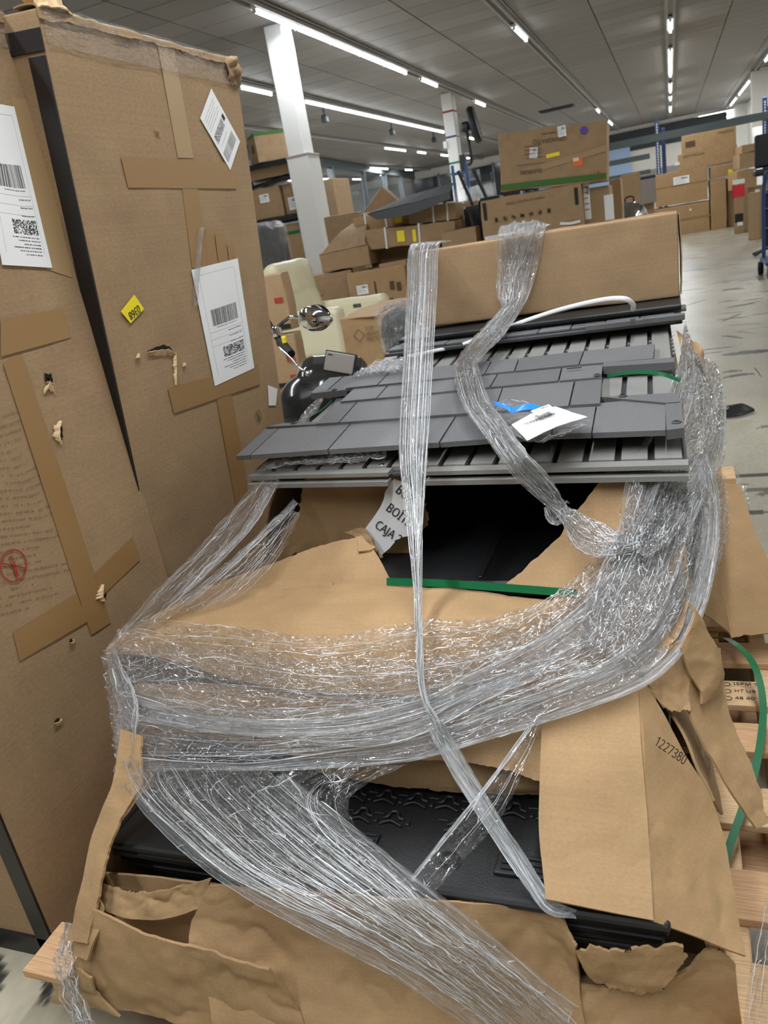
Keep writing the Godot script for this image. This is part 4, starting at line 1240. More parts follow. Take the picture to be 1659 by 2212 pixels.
func roof_panels() -> void:
	# the ribbed panel that lies upside down
	var t := thing("ribbed_panel", "grey ribbed underside of a roof panel, under the dark shingle panel", "panel", Vector3(-0.55, 0.86, -2.4))
	var o := Node3D.new()
	o.name = "ribbed_sheet"
	o.position = -t.position
	t.add_child(o)
	var fl := Vector3(-1.117, 0.848, -1.797)
	var fr := Vector3(0.013, 0.848, -1.684)
	var bl := Vector3(-1.16, 0.915, -3.14)
	var br := Vector3(-0.02, 0.915, -3.14)
	part(o, "backing", plate([fl + Vector3(0, -0.014, 0.02), fr + Vector3(0, -0.014, 0.02), br - Vector3(0, 0.014, 0), bl - Vector3(0, 0.014, 0)], 0.006), M.plastic_dark)
	var n := 16
	for i in n:
		var a := (i + 0.05) / n
		var b := (i + 0.84) / n
		var f0 := fl.lerp(fr, a)
		var f1 := fl.lerp(fr, b)
		var b0 := bl.lerp(br, a)
		var b1 := bl.lerp(br, b)
		part(o, "rib", plate([f0, f1, b1, b0], 0.012), M.plastic_grey)
		if i > 4:
			for k in 5:
				var c := f1.lerp(b1, 0.66 + 0.035 * k) + Vector3(0.010, -0.005, 0)
				part(o, "rib_notch", cbox(Vector3(0.008, 0.006, 0.016), 0.001), M.plastic_grey, c)
	for q in [[0.0, 0.38], [0.47, 1.0]]:
		var p0 := fl.lerp(fr, q[0]) + Vector3(0, -0.004, 0.02)
		var p1 := fl.lerp(fr, q[1]) + Vector3(0, -0.004, 0.02)
		part(o, "front_lip", plate([p0 + Vector3(0, 0, 0.018), p1 + Vector3(0, 0, 0.018), p1 + Vector3(0, 0, -0.02), p0 + Vector3(0, 0, -0.02)], 0.010), M.plastic_grey)
		part(o, "front_lip", plate([p0 + Vector3(0, -0.02, 0.03), p1 + Vector3(0, -0.02, 0.03), p1 + Vector3(0, -0.02, 0.0), p0 + Vector3(0, -0.02, 0.0)], 0.012), M.plastic_grey)
	for k in 3:
		var p0 := Vector3(-0.555, 0.84, -1.798) + Vector3(0.03 * k, -0.010 * k, 0.012 * k)
		part(o, "step", plate([p0, p0 + Vector3(0.12, 0, 0.002), p0 + Vector3(0.12, 0, -0.04), p0 + Vector3(0, 0, -0.04)], 0.008), M.plastic_grey)
	part(o, "screw_eye", lathe([Vector2(0.006, 0), Vector2(0.008, 0.004), Vector2(0.003, 0.005)], 12), M.chrome, Vector3(-0.723, 0.845, -1.774))
	# the shingled panel on top
	var s := thing("shingle_panel", "dark grey shingle roof panel lying on top, notched at both ends", "panel", Vector3(-0.6, 0.9, -2.3))
	var u := Node3D.new()
	u.name = "shingles"
	u.position = -s.position
	s.add_child(u)
	var k := 0
	for q in [
		[Vector3(-1.147, 0.9, -1.774), Vector3(-1.104, 0.9, -1.773), Vector3(-1.158, 0.898, -2.055), Vector3(-1.207, 0.898, -2.063)],
		[Vector3(-1.1, 0.9, -1.772), Vector3(-0.867, 0.9, -1.771), Vector3(-0.909, 0.898, -2.045), Vector3(-1.154, 0.898, -2.054)],
		[Vector3(-0.862, 0.9, -1.77), Vector3(-0.558, 0.9, -1.759), Vector3(-0.583, 0.898, -2.036), Vector3(-0.904, 0.898, -2.044)],
		[Vector3(-0.553, 0.9, -1.758), Vector3(-0.283, 0.9, -1.76), Vector3(-0.306, 0.898, -2.028), Vector3(-0.578, 0.898, -2.034)],
		[Vector3(-0.279, 0.9, -1.759), Vector3(-0.19, 0.9, -1.747), Vector3(-0.202, 0.898, -2.03), Vector3(-0.303, 0.898, -2.026)],
		[Vector3(-0.187, 0.9, -1.746), Vector3(-0.03, 0.9, -1.726), Vector3(-0.031, 0.898, -2.03), Vector3(-0.198, 0.898, -2.028)],
		[Vector3(-1.018, 0.906, -2.043), Vector3(-0.943, 0.906, -2.037), Vector3(-0.993, 0.904, -2.337), Vector3(-1.075, 0.904, -2.336)],
		[Vector3(-0.938, 0.906, -2.035), Vector3(-0.469, 0.906, -2.008), Vector3(-0.506, 0.904, -2.333), Vector3(-0.987, 0.904, -2.335)],
		[Vector3(-0.465, 0.906, -2.007), Vector3(-0.269, 0.906, -1.998), Vector3(-0.289, 0.904, -2.331), Vector3(-0.502, 0.904, -2.331)],
		[Vector3(-0.265, 0.906, -2.002), Vector3(-0.189, 0.906, -1.994), Vector3(-0.209, 0.904, -2.326), Vector3(-0.284, 0.904, -2.329)],
		[Vector3(-1.045, 0.911, -2.303), Vector3(-0.916, 0.911, -2.299), Vector3(-0.951, 0.909, -2.527), Vector3(-1.078, 0.909, -2.524)],
		[Vector3(-0.911, 0.911, -2.297), Vector3(-0.541, 0.911, -2.299), Vector3(-0.559, 0.909, -2.528), Vector3(-0.945, 0.909, -2.525)],
		[Vector3(-0.536, 0.911, -2.297), Vector3(-0.333, 0.911, -2.295), Vector3(-0.35, 0.909, -2.525), Vector3(-0.554, 0.909, -2.526)],
		[Vector3(-0.328, 0.911, -2.293), Vector3(-0.209, 0.911, -2.288), Vector3(-0.218, 0.909, -2.507), Vector3(-0.345, 0.909, -2.523)],
		[Vector3(-1.235, 0.916, -2.487), Vector3(-1.176, 0.916, -2.499), Vector3(-1.217, 0.914, -2.747), Vector3(-1.273, 0.914, -2.748)],
		[Vector3(-1.169, 0.916, -2.496), Vector3(-0.983, 0.916, -2.497), Vector3(-1.017, 0.914, -2.734), Vector3(-1.209, 0.914, -2.743)],
		[Vector3(-0.977, 0.916, -2.494), Vector3(-0.598, 0.916, -2.487), Vector3(-0.624, 0.914, -2.73), Vector3(-1.011, 0.914, -2.731)],
		[Vector3(-0.595, 0.916, -2.492), Vector3(-0.498, 0.916, -2.488), Vector3(-0.524, 0.914, -2.725), Vector3(-0.618, 0.914, -2.727)],
		[Vector3(-0.493, 0.916, -2.485), Vector3(-0.292, 0.916, -2.484), Vector3(-0.3, 0.914, -2.721), Vector3(-0.519, 0.914, -2.722)],
		[Vector3(-0.288, 0.916, -2.481), Vector3(-0.069, 0.916, -2.456), Vector3(-0.068, 0.914, -2.703), Vector3(-0.295, 0.914, -2.718)],
	]:
		shingle_piece(u, q, k)
		k += 1
	part(s, "backing", plate([Vector3(-1.133, 0.886, -1.878), Vector3(-0.033, 0.886, -1.809), Vector3(-0.063, 0.886, -2.032), Vector3(-1.179, 0.886, -2.123)], 0.012), M.plastic_dark, -s.position)
	part(s, "backing", plate([Vector3(-1.048, 0.89, -2.125), Vector3(-0.196, 0.89, -2.074), Vector3(-0.251, 0.89, -2.87), Vector3(-1.218, 0.89, -2.838)], 0.010), M.plastic_dark, -s.position)
	for q in [
		[Vector3(-0.031, 0.904, -1.95), Vector3(0.001, 0.904, -1.948), Vector3(-0.002, 0.904, -2.043), Vector3(-0.195, 0.904, -2.073)],
		[Vector3(-0.028, 0.902, -1.719), Vector3(0.008, 0.902, -1.727), Vector3(0.003, 0.902, -1.946), Vector3(-0.031, 0.902, -1.949)],
		[Vector3(-0.21, 0.918, -2.397), Vector3(-0.009, 0.918, -2.359), Vector3(-0.008, 0.918, -2.426), Vector3(-0.214, 0.918, -2.461)],
		[Vector3(-1.207, 0.903, -2.072), Vector3(-1.011, 0.903, -2.047), Vector3(-1.024, 0.903, -2.076), Vector3(-1.164, 0.903, -2.102)],
		[Vector3(-1.223, 0.918, -2.454), Vector3(-1.088, 0.918, -2.455), Vector3(-1.095, 0.918, -2.486), Vector3(-1.216, 0.918, -2.479)],
	]:
		part(s, "frame_bar", plate(q, 0.022), M.shingle_b, -s.position)
	for q in [Vector3(-0.007, 0.903, -1.772), Vector3(-0.136, 0.906, -2.053), Vector3(-0.22, 0.915, -2.3), Vector3(-1.133, 0.92, -2.465), Vector3(-1.115, 0.905, -2.086)]:
		var h := part(s, "screw_hole", lathe([Vector2(0.011, 0), Vector2(0.0105, 0.002), Vector2(0.007, 0.0025)], 16), M.plastic_dark, q - s.position)
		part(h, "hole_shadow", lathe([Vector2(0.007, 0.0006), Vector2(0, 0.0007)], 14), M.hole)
	part(s, "slot", cbox(Vector3(0.045, 0.002, 0.006), 0.0005), M.hole, Vector3(-0.299, 0.918, -2.421) - s.position)
	# more panels behind, under the long carton
	var f := thing("shingle_panel", "dark shingle panel showing as a narrow strip in front of the long carton", "panel", Vector3(-0.55, 0.945, -3.05))
	part(f, "backing", cbox(Vector3(1.1, 0.014, 0.5), 0.003), M.plastic_dark, Vector3(0, 0.0, -0.13))
	for i in 9:
		part(f, "shingle", cbox(Vector3(0.118, 0.012, 0.10), 0.003), M.shingle if i % 2 else M.shingle_b, Vector3(-0.48 + 0.121 * i, 0.012 + 0.001 * (i % 2), 0.05))
		part(f, "shingle", cbox(Vector3(0.118, 0.012, 0.10), 0.003), M.shingle_b, Vector3(-0.44 + 0.121 * i, 0.018, -0.05))
	part(f, "frame_bar", cbox(Vector3(0.34, 0.022, 0.03), 0.003), M.shingle_b, Vector3(0.41, 0.012, 0.11))
	for i in 2:
		var b := thing("black_board", ["thin black board directly under the long carton", "thin black board under the strip of shingles"][i], "panel", Vector3(-0.52, [0.982, 0.928][i], -3.22), 0.01 * i)
		part(b, "sheet", cbox(Vector3(1.08, 0.014, 0.42), 0.003), M.black)
		part(b, "edge_bead", cbox(Vector3(1.08, 0.018, 0.012), 0.003), M.black_soft, Vector3(0, 0, 0.2))


func straps() -> void:
	var s := func(label: String, pts: Array, w: float, across := Vector3.ZERO) -> void:
		var t := thing("plastic_strap", label, "strap", Vector3.ZERO, 0.0, "green packing straps")
		part(t, "band", ribbon(pts, w, 0.0012, 60, across), M.strap)
	s.call("green packing strap lying flat across the carton mouth below the dark opening", [Vector3(-0.644, 0.656, -1.484), Vector3(-0.513, 0.656, -1.474), Vector3(-0.394, 0.655, -1.459), Vector3(-0.277, 0.655, -1.44), Vector3(-0.158, 0.66, -1.41)], 0.017, Vector3(0, 0.93, -0.35))
	s.call("long green packing strap looping loose over the pallet boards", [Vector3(0.063, 0.2, -2.033), Vector3(0.102, 0.22, -1.992), Vector3(0.148, 0.24, -1.851), Vector3(0.158, 0.22, -1.702), Vector3(0.13, 0.2, -1.522), Vector3(0.091, 0.18, -1.389), Vector3(0.056, 0.155, -1.29), Vector3(0.042, 0.15, -1.222)], 0.016, Vector3(1, 0.1, 0.25))
	s.call("short green strap end arching out of the notch in the roof panel", [Vector3(-0.193, 0.905, -2.32), Vector3(-0.125, 0.93, -2.217), Vector3(-0.051, 0.935, -2.153), Vector3(0.005, 0.91, -2.149)], 0.010, Vector3(0, 0.93, -0.35))
	s.call("green strap end peeking out at the far corner of the roof panel", [Vector3(-1.152, 0.87, -2.266), Vector3(-1.132, 0.88, -2.312), Vector3(-1.138, 0.885, -2.433)], 0.015, Vector3(0.5, 0.8, 0.3))
	var c := thing("white_cord", "white plastic cord bent over the long carton's lower edge and the ribbed panel", "cord")
	part(c, "strand", tube_line([Vector3(-0.774, 0.95, -2.937), Vector3(-0.603, 0.985, -3.021), Vector3(-0.424, 1.02, -3.034), Vector3(-0.26, 1.05, -2.926), Vector3(-0.169, 1.055, -2.854), Vector3(-0.139, 1.03, -2.882), Vector3(-0.141, 1, -2.961)], 0.009, 8, 60), M.white_cord)
	part(c, "strand", tube_line([Vector3(-0.986, 0.94, -2.879), Vector3(-0.782, 0.945, -2.97), Vector3(-0.587, 0.95, -3.111), Vector3(-0.371, 0.955, -3.127), Vector3(-0.284, 0.955, -3.137)], 0.007, 8, 40), M.white_cord)


func hardware_bag() -> void:
	var t := thing("parts_bag", "clear plastic bag with white label and blue strip on the roof panel", "bag", Vector3(-0.304, 0.91, -1.843))
	var o := Node3D.new()
	o.name = "bag"
	o.position = -t.position
	t.add_child(o)
	var bg := crumple(net([[Vector3(-0.465, 0.925, -1.974), Vector3(-0.436, 0.935, -2.014), Vector3(-0.346, 0.94, -1.912), Vector3(-0.272, 0.93, -1.866), Vector3(-0.185, 0.925, -1.774)], [Vector3(-0.41, 0.93, -1.782), Vector3(-0.368, 0.94, -1.775), Vector3(-0.309, 0.942, -1.75), Vector3(-0.241, 0.938, -1.705), Vector3(-0.187, 0.93, -1.717)], [Vector3(-0.378, 0.925, -1.731), Vector3(-0.345, 0.93, -1.668), Vector3(-0.298, 0.93, -1.6), Vector3(-0.251, 0.93, -1.615), Vector3(-0.203, 0.925, -1.721)]], 50, 30), 0.008, 25.0, 4.0, 0.6)
	part(o, "film", skin(bg), M.film)
	fold_glints(o, bg, 4, 70, 7.0)
	var lab := [Vector3(-0.363, 0.928, -1.717), Vector3(-0.276, 0.935, -1.823), Vector3(-0.193, 0.932, -1.727), Vector3(-0.305, 0.93, -1.581)]
	sheet(o, "paper_label", [[lab[0] + Vector3(0, 0.014, 0), lab[0].lerp(lab[1], 0.5) + Vector3(0, 0.020, 0), lab[1] + Vector3(0, 0.014, 0)], [lab[3] + Vector3(0, 0.010, 0), lab[3].lerp(lab[2], 0.5) + Vector3(0, 0.016, 0), lab[2] + Vector3(0, 0.010, 0)]], 24, 16, M.paper, 0.002, 16.0, 3.0, "", 0.001)
	var e := Vector3(0, 0.033, 0.002)
	words(o, "1103007840", 0.015, M.ink, frame3(Vector3(-0.305, 0.931, -1.622) + e, Vector3(-0.233, 0.933, -1.72) + e, Vector3(-0.335, 0.931, -1.687) + e), 0.8)
	part(o, "barcode", plate([Vector3(-0.32, 0.932, -1.741) + e, Vector3(-0.285, 0.933, -1.787) + e, Vector3(-0.266, 0.933, -1.742) + e, Vector3(-0.293, 0.932, -1.691) + e], 0.0008), M.small_label)
	sheet(o, "blue_strip", [[Vector3(-0.458, 0.945, -1.962), Vector3(-0.413, 0.95, -1.897), Vector3(-0.389, 0.94, -1.89), Vector3(-0.338, 0.95, -1.871), Vector3(-0.28, 0.94, -1.81)], [Vector3(-0.444, 0.94, -1.928), Vector3(-0.4, 0.945, -1.857), Vector3(-0.38, 0.938, -1.841), Vector3(-0.331, 0.945, -1.825), Vector3(-0.296, 0.94, -1.807)]], 40, 8, M.bag_blue, 0.006, 20.0, 6.0, "", 0.0008)


# ---------------------------------------------------------------- stretch film
func film(parent: Node3D, edge_a: Array, edge_b: Array, nu: int, nv: int, m: Material, amp: float, ridges: float, sd: float, called := "film_band", crink := 0.004, long_n := 20, short_n := 60) -> MeshInstance3D:
	# a pulled film between two long edges: folds run along it, with some crinkle
	var g := net([edge_a, edge_b], nu, nv)
	var nn := normals(g)
	for j in nv:
		var v := float(j) / (nv - 1)
		for i in nu:
			var u := float(i) / (nu - 1)
			var drift := 0.35 * wob.get_noise_2d(u * 3.0 + sd, 7.0)
			var a := wob.get_noise_2d((v + drift * 0.15) * ridges + sd * 3.1, u * 2.2 + sd)
			a = 1.0 - absf(a) * 2.6
			var q: Vector3 = g[j][i] * 30.0
			var b := wob.get_noise_3d(q.x + sd, q.y, q.z)
			g[j][i] += nn[j][i] * (a * amp + (absf(b) * 2.0 - 0.5) * crink)
	fold_glints(parent, g, long_n, short_n, sd)
	# film lies double: a second layer with wrinkles of its own
	if short_n < 100:
		return part(parent, called, skin(g), m)
	var g2 := []
	for j in nv:
		var r2 := PackedVector3Array()
		for i in nu:
			var q: Vector3 = g[j][i] * 22.0
			r2.append(g[j][i] + nn[j][i] * (0.0025 + 0.004 * wob.get_noise_3d(q.x, q.y + sd, q.z) + amp * 0.5 * wob.get_noise_2d(j * ridges * 1.7 / nv + sd, i * 4.0 / nu)))
		g2.append(r2)
	part(parent, called, skin(g2), M.film_clear)
	return part(parent, called, skin(g), m)


func fold_glints(parent: Node3D, g: Array, long_n: int, short_n: int, sd: float) -> void:
	# the rolled folds and crinkles of the film, their streak highlights and glints painted as white threads: long ones run with it, short ones anywhere
	var nn := normals(g)
	var nv := g.size()
	var nu: int = g[0].size()
	var r := RandomNumberGenerator.new()
	r.seed = int(sd * 131.0) + 17
	var acc := Acc.new()
	for k in long_n + short_n:
		var long := k < long_n
		var u0 := r.randf()
		var v0 := r.randf()
		var du := 0.0
		var dv := 0.0
		var n := 0
		if long:
			var l := r.randf_range(0.25, 1.0)
			u0 *= 1.0 - l
			du = l
			dv = r.randf_range(-0.03, 0.03)
			n = int(14 + 44 * l)
		else:
			var a := r.randf() * TAU
			var l := r.randf_range(0.006, 0.03)
			var plen: float = maxf(0.05, (g[nv / 2][nu - 1] - g[nv / 2][0]).length())
			var pwid: float = maxf(0.03, (g[nv - 1][nu / 2] - g[0][nu / 2]).length())
			du = cos(a) * l / plen * 1.6
			dv = sin(a) * l / pwid
			n = 7
		var rad := r.randf_range(0.0002, 0.0005) if long else r.randf_range(0.0003, 0.0008)
		if r.randf() < 0.15:
			rad *= 2.0
		var ph := r.randf() * 40.0
		var rows := []
		var bend := r.randf_range(-0.5, 0.5)
		for i in n:
			var t := float(i) / (n - 1)
			var u := clampf(u0 + du * t + (0.0 if long else bend * dv * t * t), 0.0, 1.0)
			var v := clampf(v0 + dv * t + (0.016 * wob.get_noise_2d(t * 1.5, ph) if long else -bend * du * t * t * 3.0), 0.0, 1.0)
			var i0 := mini(int(u * (nu - 1)), nu - 2)
			var j0 := mini(int(v * (nv - 1)), nv - 2)
			var fu := u * (nu - 1) - i0
			var fv := v * (nv - 1) - j0
			var p: Vector3 = g[j0][i0].lerp(g[j0][i0 + 1], fu).lerp(g[j0 + 1][i0].lerp(g[j0 + 1][i0 + 1], fu), fv)
			var up: Vector3 = nn[j0][i0]
			var al: Vector3 = (g[j0][i0 + 1] - g[j0][i0]).normalized() * du * 10.0 + (g[j0 + 1][i0] - g[j0][i0]).normalized() * dv
			if long:
				al = (g[j0][i0 + 1] - g[j0][i0])
			var x := al.cross(up).normalized()
			var rr := rad * (0.25 + 0.75 * sin(PI * t))
			var row := PackedVector3Array()
			for c in 5:
				var a := -TAU * c / 4.0
				row.append(p + up * 0.0009 + (x * cos(a) + up * sin(a)) * rr)
			rows.append(row)
		acc.surface(rows, normals(rows))
	if acc.v.size():
		part(parent, "film_fold_glints", acc.mesh(), M.film_fold_glint).set_meta("kind", "stuff")


func band(parent: Node3D, mid: Array, widths: Array, nrm: Vector3, nu: int, nv: int, m: Material, amp: float, ridges: float, sd: float, called := "film_band", crink := 0.002, long_n := 12, short_n := 20) -> MeshInstance3D:
	# a film gathered to a band round a middle line
	var c := crv(mid, nu)
	var wl := []
	for x in widths:
		wl.append(Vector3(x, 0, 0))
	var ws := crv(wl, nu)
	var a := []
	var b := []
	for i in nu:
		var d := (c[mini(i + 1, nu - 1)] - c[maxi(i - 1, 0)]).normalized()
		var s := d.cross(nrm).normalized() * ws[i].x * 0.5
		a.append(c[i] - s)
		b.append(c[i] + s)
	var g := []
	for j in nv:
		var r := PackedVector3Array()
		for i in nu:
			r.append(a[i].lerp(b[i], float(j) / (nv - 1)))
		g.append(r)
	var nn := normals(g)
	for j in nv:
		var v := float(j) / (nv - 1)
		for i in nu:
			var u := float(i) / (nu - 1)
			var f := 1.0 - absf(wob.get_noise_2d(v * ridges + sd * 3.1, u * 3.0 + sd)) * 2.6
			var q: Vector3 = g[j][i] * 35.0
			var e := wob.get_noise_3d(q.x + sd, q.y, q.z)
			var round_ := sin(PI * v) * ws[i].x * 0.35
			g[j][i] += nn[j][i] * (f * amp + round_ + (absf(e) * 2.0 - 0.5) * crink)
	fold_glints(parent, g, long_n, short_n, sd)
	return part(parent, called, skin(g), m)


func film_wrap() -> void:
	var T := Vector3(0, 0.6, 0.8)
	# the taut ribbon that hangs from the long carton down the front
	var r := thing("film_ribbon", "taut ribbon of stretch film from the long carton straight down the front", "film")
	var l0: Vector3 = Vector3(-1.015, 1.326, -3.2)
	var r0: Vector3 = Vector3(-0.884, 1.318, -3.2)
	var l1: Vector3 = Vector3(-0.629, 0.922, -1.671)
	var r1: Vector3 = Vector3(-0.56, 0.922, -1.692)
	var back := Vector3(0, 0.006, -0.19)
	film(r, [l0 + back, l0, l0.lerp(l1, 0.33), l0.lerp(l1, 0.67), l1, Vector3(-0.594, 0.83, -1.55), Vector3(-0.555, 0.765, -1.436), Vector3(-0.523, 0.705, -1.335), Vector3(-0.481, 0.662, -1.191), Vector3(-0.456, 0.615, -1.11), Vector3(-0.43, 0.585, -1.071), Vector3(-0.415, 0.56, -1.054)], [r0 + back, r0, r0.lerp(r1, 0.33), r0.lerp(r1, 0.67), r1, Vector3(-0.54, 0.83, -1.544), Vector3(-0.524, 0.765, -1.434), Vector3(-0.507, 0.705, -1.335), Vector3(-0.469, 0.662, -1.191), Vector3(-0.446, 0.615, -1.111), Vector3(-0.418, 0.585, -1.079), Vector3(-0.401, 0.56, -1.061)], 220, 44, M.film_thick, 0.006, 16.0, 1.0, "film_layer", 0.0015, 36, 10)
	film(r, [l0 + back, l0 + Vector3(0.004, 0.003, 0.01), l0.lerp(l1, 0.33), l0.lerp(l1, 0.67), l1 + Vector3(0.006, 0.006, 0.01), Vector3(-0.584, 0.835, -1.536), Vector3(-0.549, 0.77, -1.424), Vector3(-0.517, 0.71, -1.326), Vector3(-0.476, 0.667, -1.183), Vector3(-0.452, 0.62, -1.103), Vector3(-0.425, 0.59, -1.065), Vector3(-0.411, 0.565, -1.048)], [r0 + back, r0 + Vector3(-0.03, 0.003, 0.01), r0.lerp(r1, 0.33) - Vector3(0.03, 0, 0), r0.lerp(r1, 0.67) - Vector3(0.03, 0, 0), r1 + Vector3(-0.02, 0.006, 0.01), Vector3(-0.547, 0.835, -1.532), Vector3(-0.525, 0.77, -1.423), Vector3(-0.506, 0.71, -1.326), Vector3(-0.468, 0.667, -1.183), Vector3(-0.445, 0.62, -1.104), Vector3(-0.417, 0.59, -1.073), Vector3(-0.401, 0.565, -1.054)], 200, 30, M.film, 0.006, 12.0, 5.0, "film_layer", 0.0015, 20, 6)
	band(r, [Vector3(-0.424, 0.582, -1.069), Vector3(-0.399, 0.555, -1.047), Vector3(-0.359, 0.512, -1.011), Vector3(-0.306, 0.472, -0.96), Vector3(-0.256, 0.438, -0.914), Vector3(-0.223, 0.418, -0.88), Vector3(-0.203, 0.41, -0.87), Vector3(-0.173, 0.4, -0.876)], [0.03, 0.034, 0.034, 0.03, 0.028, 0.024, 0.022, 0.012], T, 120, 16, M.film_rope, 0.003, 5.0, 9.0, "film_tail", 0.0006)
	# the knotted ribbon that lies over the roof panel
	var k := thing("film_ribbon", "knotted ribbon of stretch film lying slack over the shingle panel", "film")
	var kl := [Vector3(-0.637, 1.334, -3.2) + back, Vector3(-0.637, 1.334, -3.2), Vector3(-0.657, 1.214, -3.19), Vector3(-0.666, 1.092, -3.16), Vector3(-0.644, 1.046, -3.08), Vector3(-0.729, 0.962, -2.911), Vector3(-0.701, 0.95, -2.548), Vector3(-0.625, 0.944, -2.23), Vector3(-0.522, 0.942, -1.905), Vector3(-0.422, 0.936, -1.667), Vector3(-0.357, 0.922, -1.527), Vector3(-0.306, 0.845, -1.531), Vector3(-0.257, 0.79, -1.537), Vector3(-0.241, 0.775, -1.52), Vector3(-0.213, 0.735, -1.473), Vector3(-0.158, 0.715, -1.462), Vector3(-0.079, 0.728, -1.475)]
	var kr := [Vector3(-0.458, 1.31, -3.2) + back, Vector3(-0.458, 1.31, -3.2), Vector3(-0.494, 1.19, -3.19), Vector3(-0.537, 1.077, -3.14), Vector3(-0.567, 1.021, -3.06), Vector3(-0.594, 0.97, -2.779), Vector3(-0.606, 0.958, -2.481), Vector3(-0.556, 0.954, -2.281), Vector3(-0.46, 0.952, -1.94), Vector3(-0.376, 0.946, -1.716), Vector3(-0.308, 0.935, -1.546), Vector3(-0.259, 0.86, -1.555), Vector3(-0.241, 0.8, -1.572), Vector3(-0.23, 0.785, -1.563), Vector3(-0.172, 0.755, -1.563), Vector3(-0.115, 0.735, -1.531), Vector3(-0.069, 0.73, -1.511)]
	film(k, kl, kr, 240, 44, M.film_thick, 0.008, 9.0, 12.0, "film_layer", 0.005, 16, 300)
	var kl2 := []
	for i in kl.size():
		kl2.append(kl[i].lerp(kr[i], 0.12) + Vector3(0, 0.008, 0.006))
	var kr2 := []
	for i in kl.size():
		kr2.append(kl[i].lerp(kr[i], 0.86) + Vector3(0, 0.010, 0.006))
	film(k, kl2, kr2, 220, 36, M.film, 0.010, 7.0, 17.0, "film_layer", 0.007, 10, 160)
	band(k, [Vector3(-0.27, 0.805, -1.562), Vector3(-0.247, 0.795, -1.531), Vector3(-0.231, 0.78, -1.541)], [0.03, 0.06, 0.03], T, 20, 14, M.film_rope, 0.008, 5.0, 3.0, "film_knot", 0.006)
	# the wrap round the front
	var w := thing("stretch_wrap", "crinkled stretch film wound round the bulging front flap and the far corner", "film")
	film(w, [Vector3(-1.225, 0.64, -1.179), Vector3(-1.186, 0.668, -1.256), Vector3(-0.939, 0.675, -1.241), Vector3(-0.683, 0.672, -1.214), Vector3(-0.502, 0.678, -1.268), Vector3(-0.358, 0.675, -1.296), Vector3(-0.262, 0.672, -1.379), Vector3(-0.163, 0.7, -1.512), Vector3(-0.053, 0.745, -1.678), Vector3(0.017, 0.79, -1.786)], [Vector3(-1.104, 0.582, -1.062), Vector3(-0.927, 0.562, -1.026), Vector3(-0.766, 0.57, -1.041), Vector3(-0.584, 0.574, -1.068), Vector3(-0.465, 0.598, -1.102), Vector3(-0.346, 0.63, -1.17), Vector3(-0.246, 0.648, -1.242), Vector3(-0.151, 0.675, -1.336), Vector3(-0.044, 0.715, -1.52), Vector3(0.028, 0.75, -1.683)], 230, 70, M.film_clear, 0.006, 8.0, 21.0, "film_band", 0.012, 5, 420)
	film(w, [Vector3(-1.215, 0.64, -1.16), Vector3(-1.117, 0.662, -1.178), Vector3(-0.896, 0.665, -1.165), Vector3(-0.656, 0.655, -1.143), Vector3(-0.476, 0.655, -1.17), Vector3(-0.344, 0.66, -1.218), Vector3(-0.252, 0.665, -1.298), Vector3(-0.141, 0.7, -1.467), Vector3(-0.034, 0.745, -1.621), Vector3(0.026, 0.79, -1.753)], [Vector3(-1.058, 0.512, -0.956), Vector3(-0.907, 0.512, -0.972), Vector3(-0.753, 0.516, -0.989), Vector3(-0.576, 0.52, -1.019), Vector3(-0.408, 0.538, -1.055), Vector3(-0.218, 0.592, -1.12), Vector3(-0.075, 0.62, -1.201), Vector3(0.004, 0.65, -1.363), Vector3(0.043, 0.69, -1.638), Vector3(0.059, 0.74, -1.764)], 240, 80, M.film_clear, 0.008, 10.0, 27.0, "film_band", 0.010, 10, 420)
	film(w, [Vector3(-1.162, 0.612, -1.115), Vector3(-0.931, 0.592, -1.08), Vector3(-0.74, 0.588, -1.077), Vector3(-0.555, 0.6, -1.102), Vector3(-0.422, 0.612, -1.147), Vector3(-0.243, 0.636, -1.214), Vector3(-0.109, 0.665, -1.32), Vector3(-0.009, 0.695, -1.517), Vector3(0.035, 0.74, -1.708)], [Vector3(-1.068, 0.525, -0.969), Vector3(-0.914, 0.525, -0.987), Vector3(-0.757, 0.532, -1.004), Vector3(-0.577, 0.545, -1.035), Vector3(-0.41, 0.56, -1.074), Vector3(-0.22, 0.605, -1.145), Vector3(-0.075, 0.632, -1.23), Vector3(-0.004, 0.66, -1.385), Vector3(0.042, 0.71, -1.673)], 230, 60, M.film, 0.007, 14.0, 33.0, "film_band", 0.004, 24, 200)
	band(w, [Vector3(-1.097, 0.59, -1.057), Vector3(-0.905, 0.58, -1.033), Vector3(-0.722, 0.576, -1.034), Vector3(-0.578, 0.582, -1.055), Vector3(-0.46, 0.598, -1.089), Vector3(-0.382, 0.615, -1.131), Vector3(-0.242, 0.648, -1.218), Vector3(-0.127, 0.68, -1.365), Vector3(-0.043, 0.72, -1.532), Vector3(0.014, 0.77, -1.689)], [0.05, 0.034, 0.03, 0.028, 0.03, 0.035, 0.05, 0.07, 0.07, 0.07], T, 200, 16, M.film_band, 0.004, 6.0, 38.0, "film_band", 0.002, 16, 30)
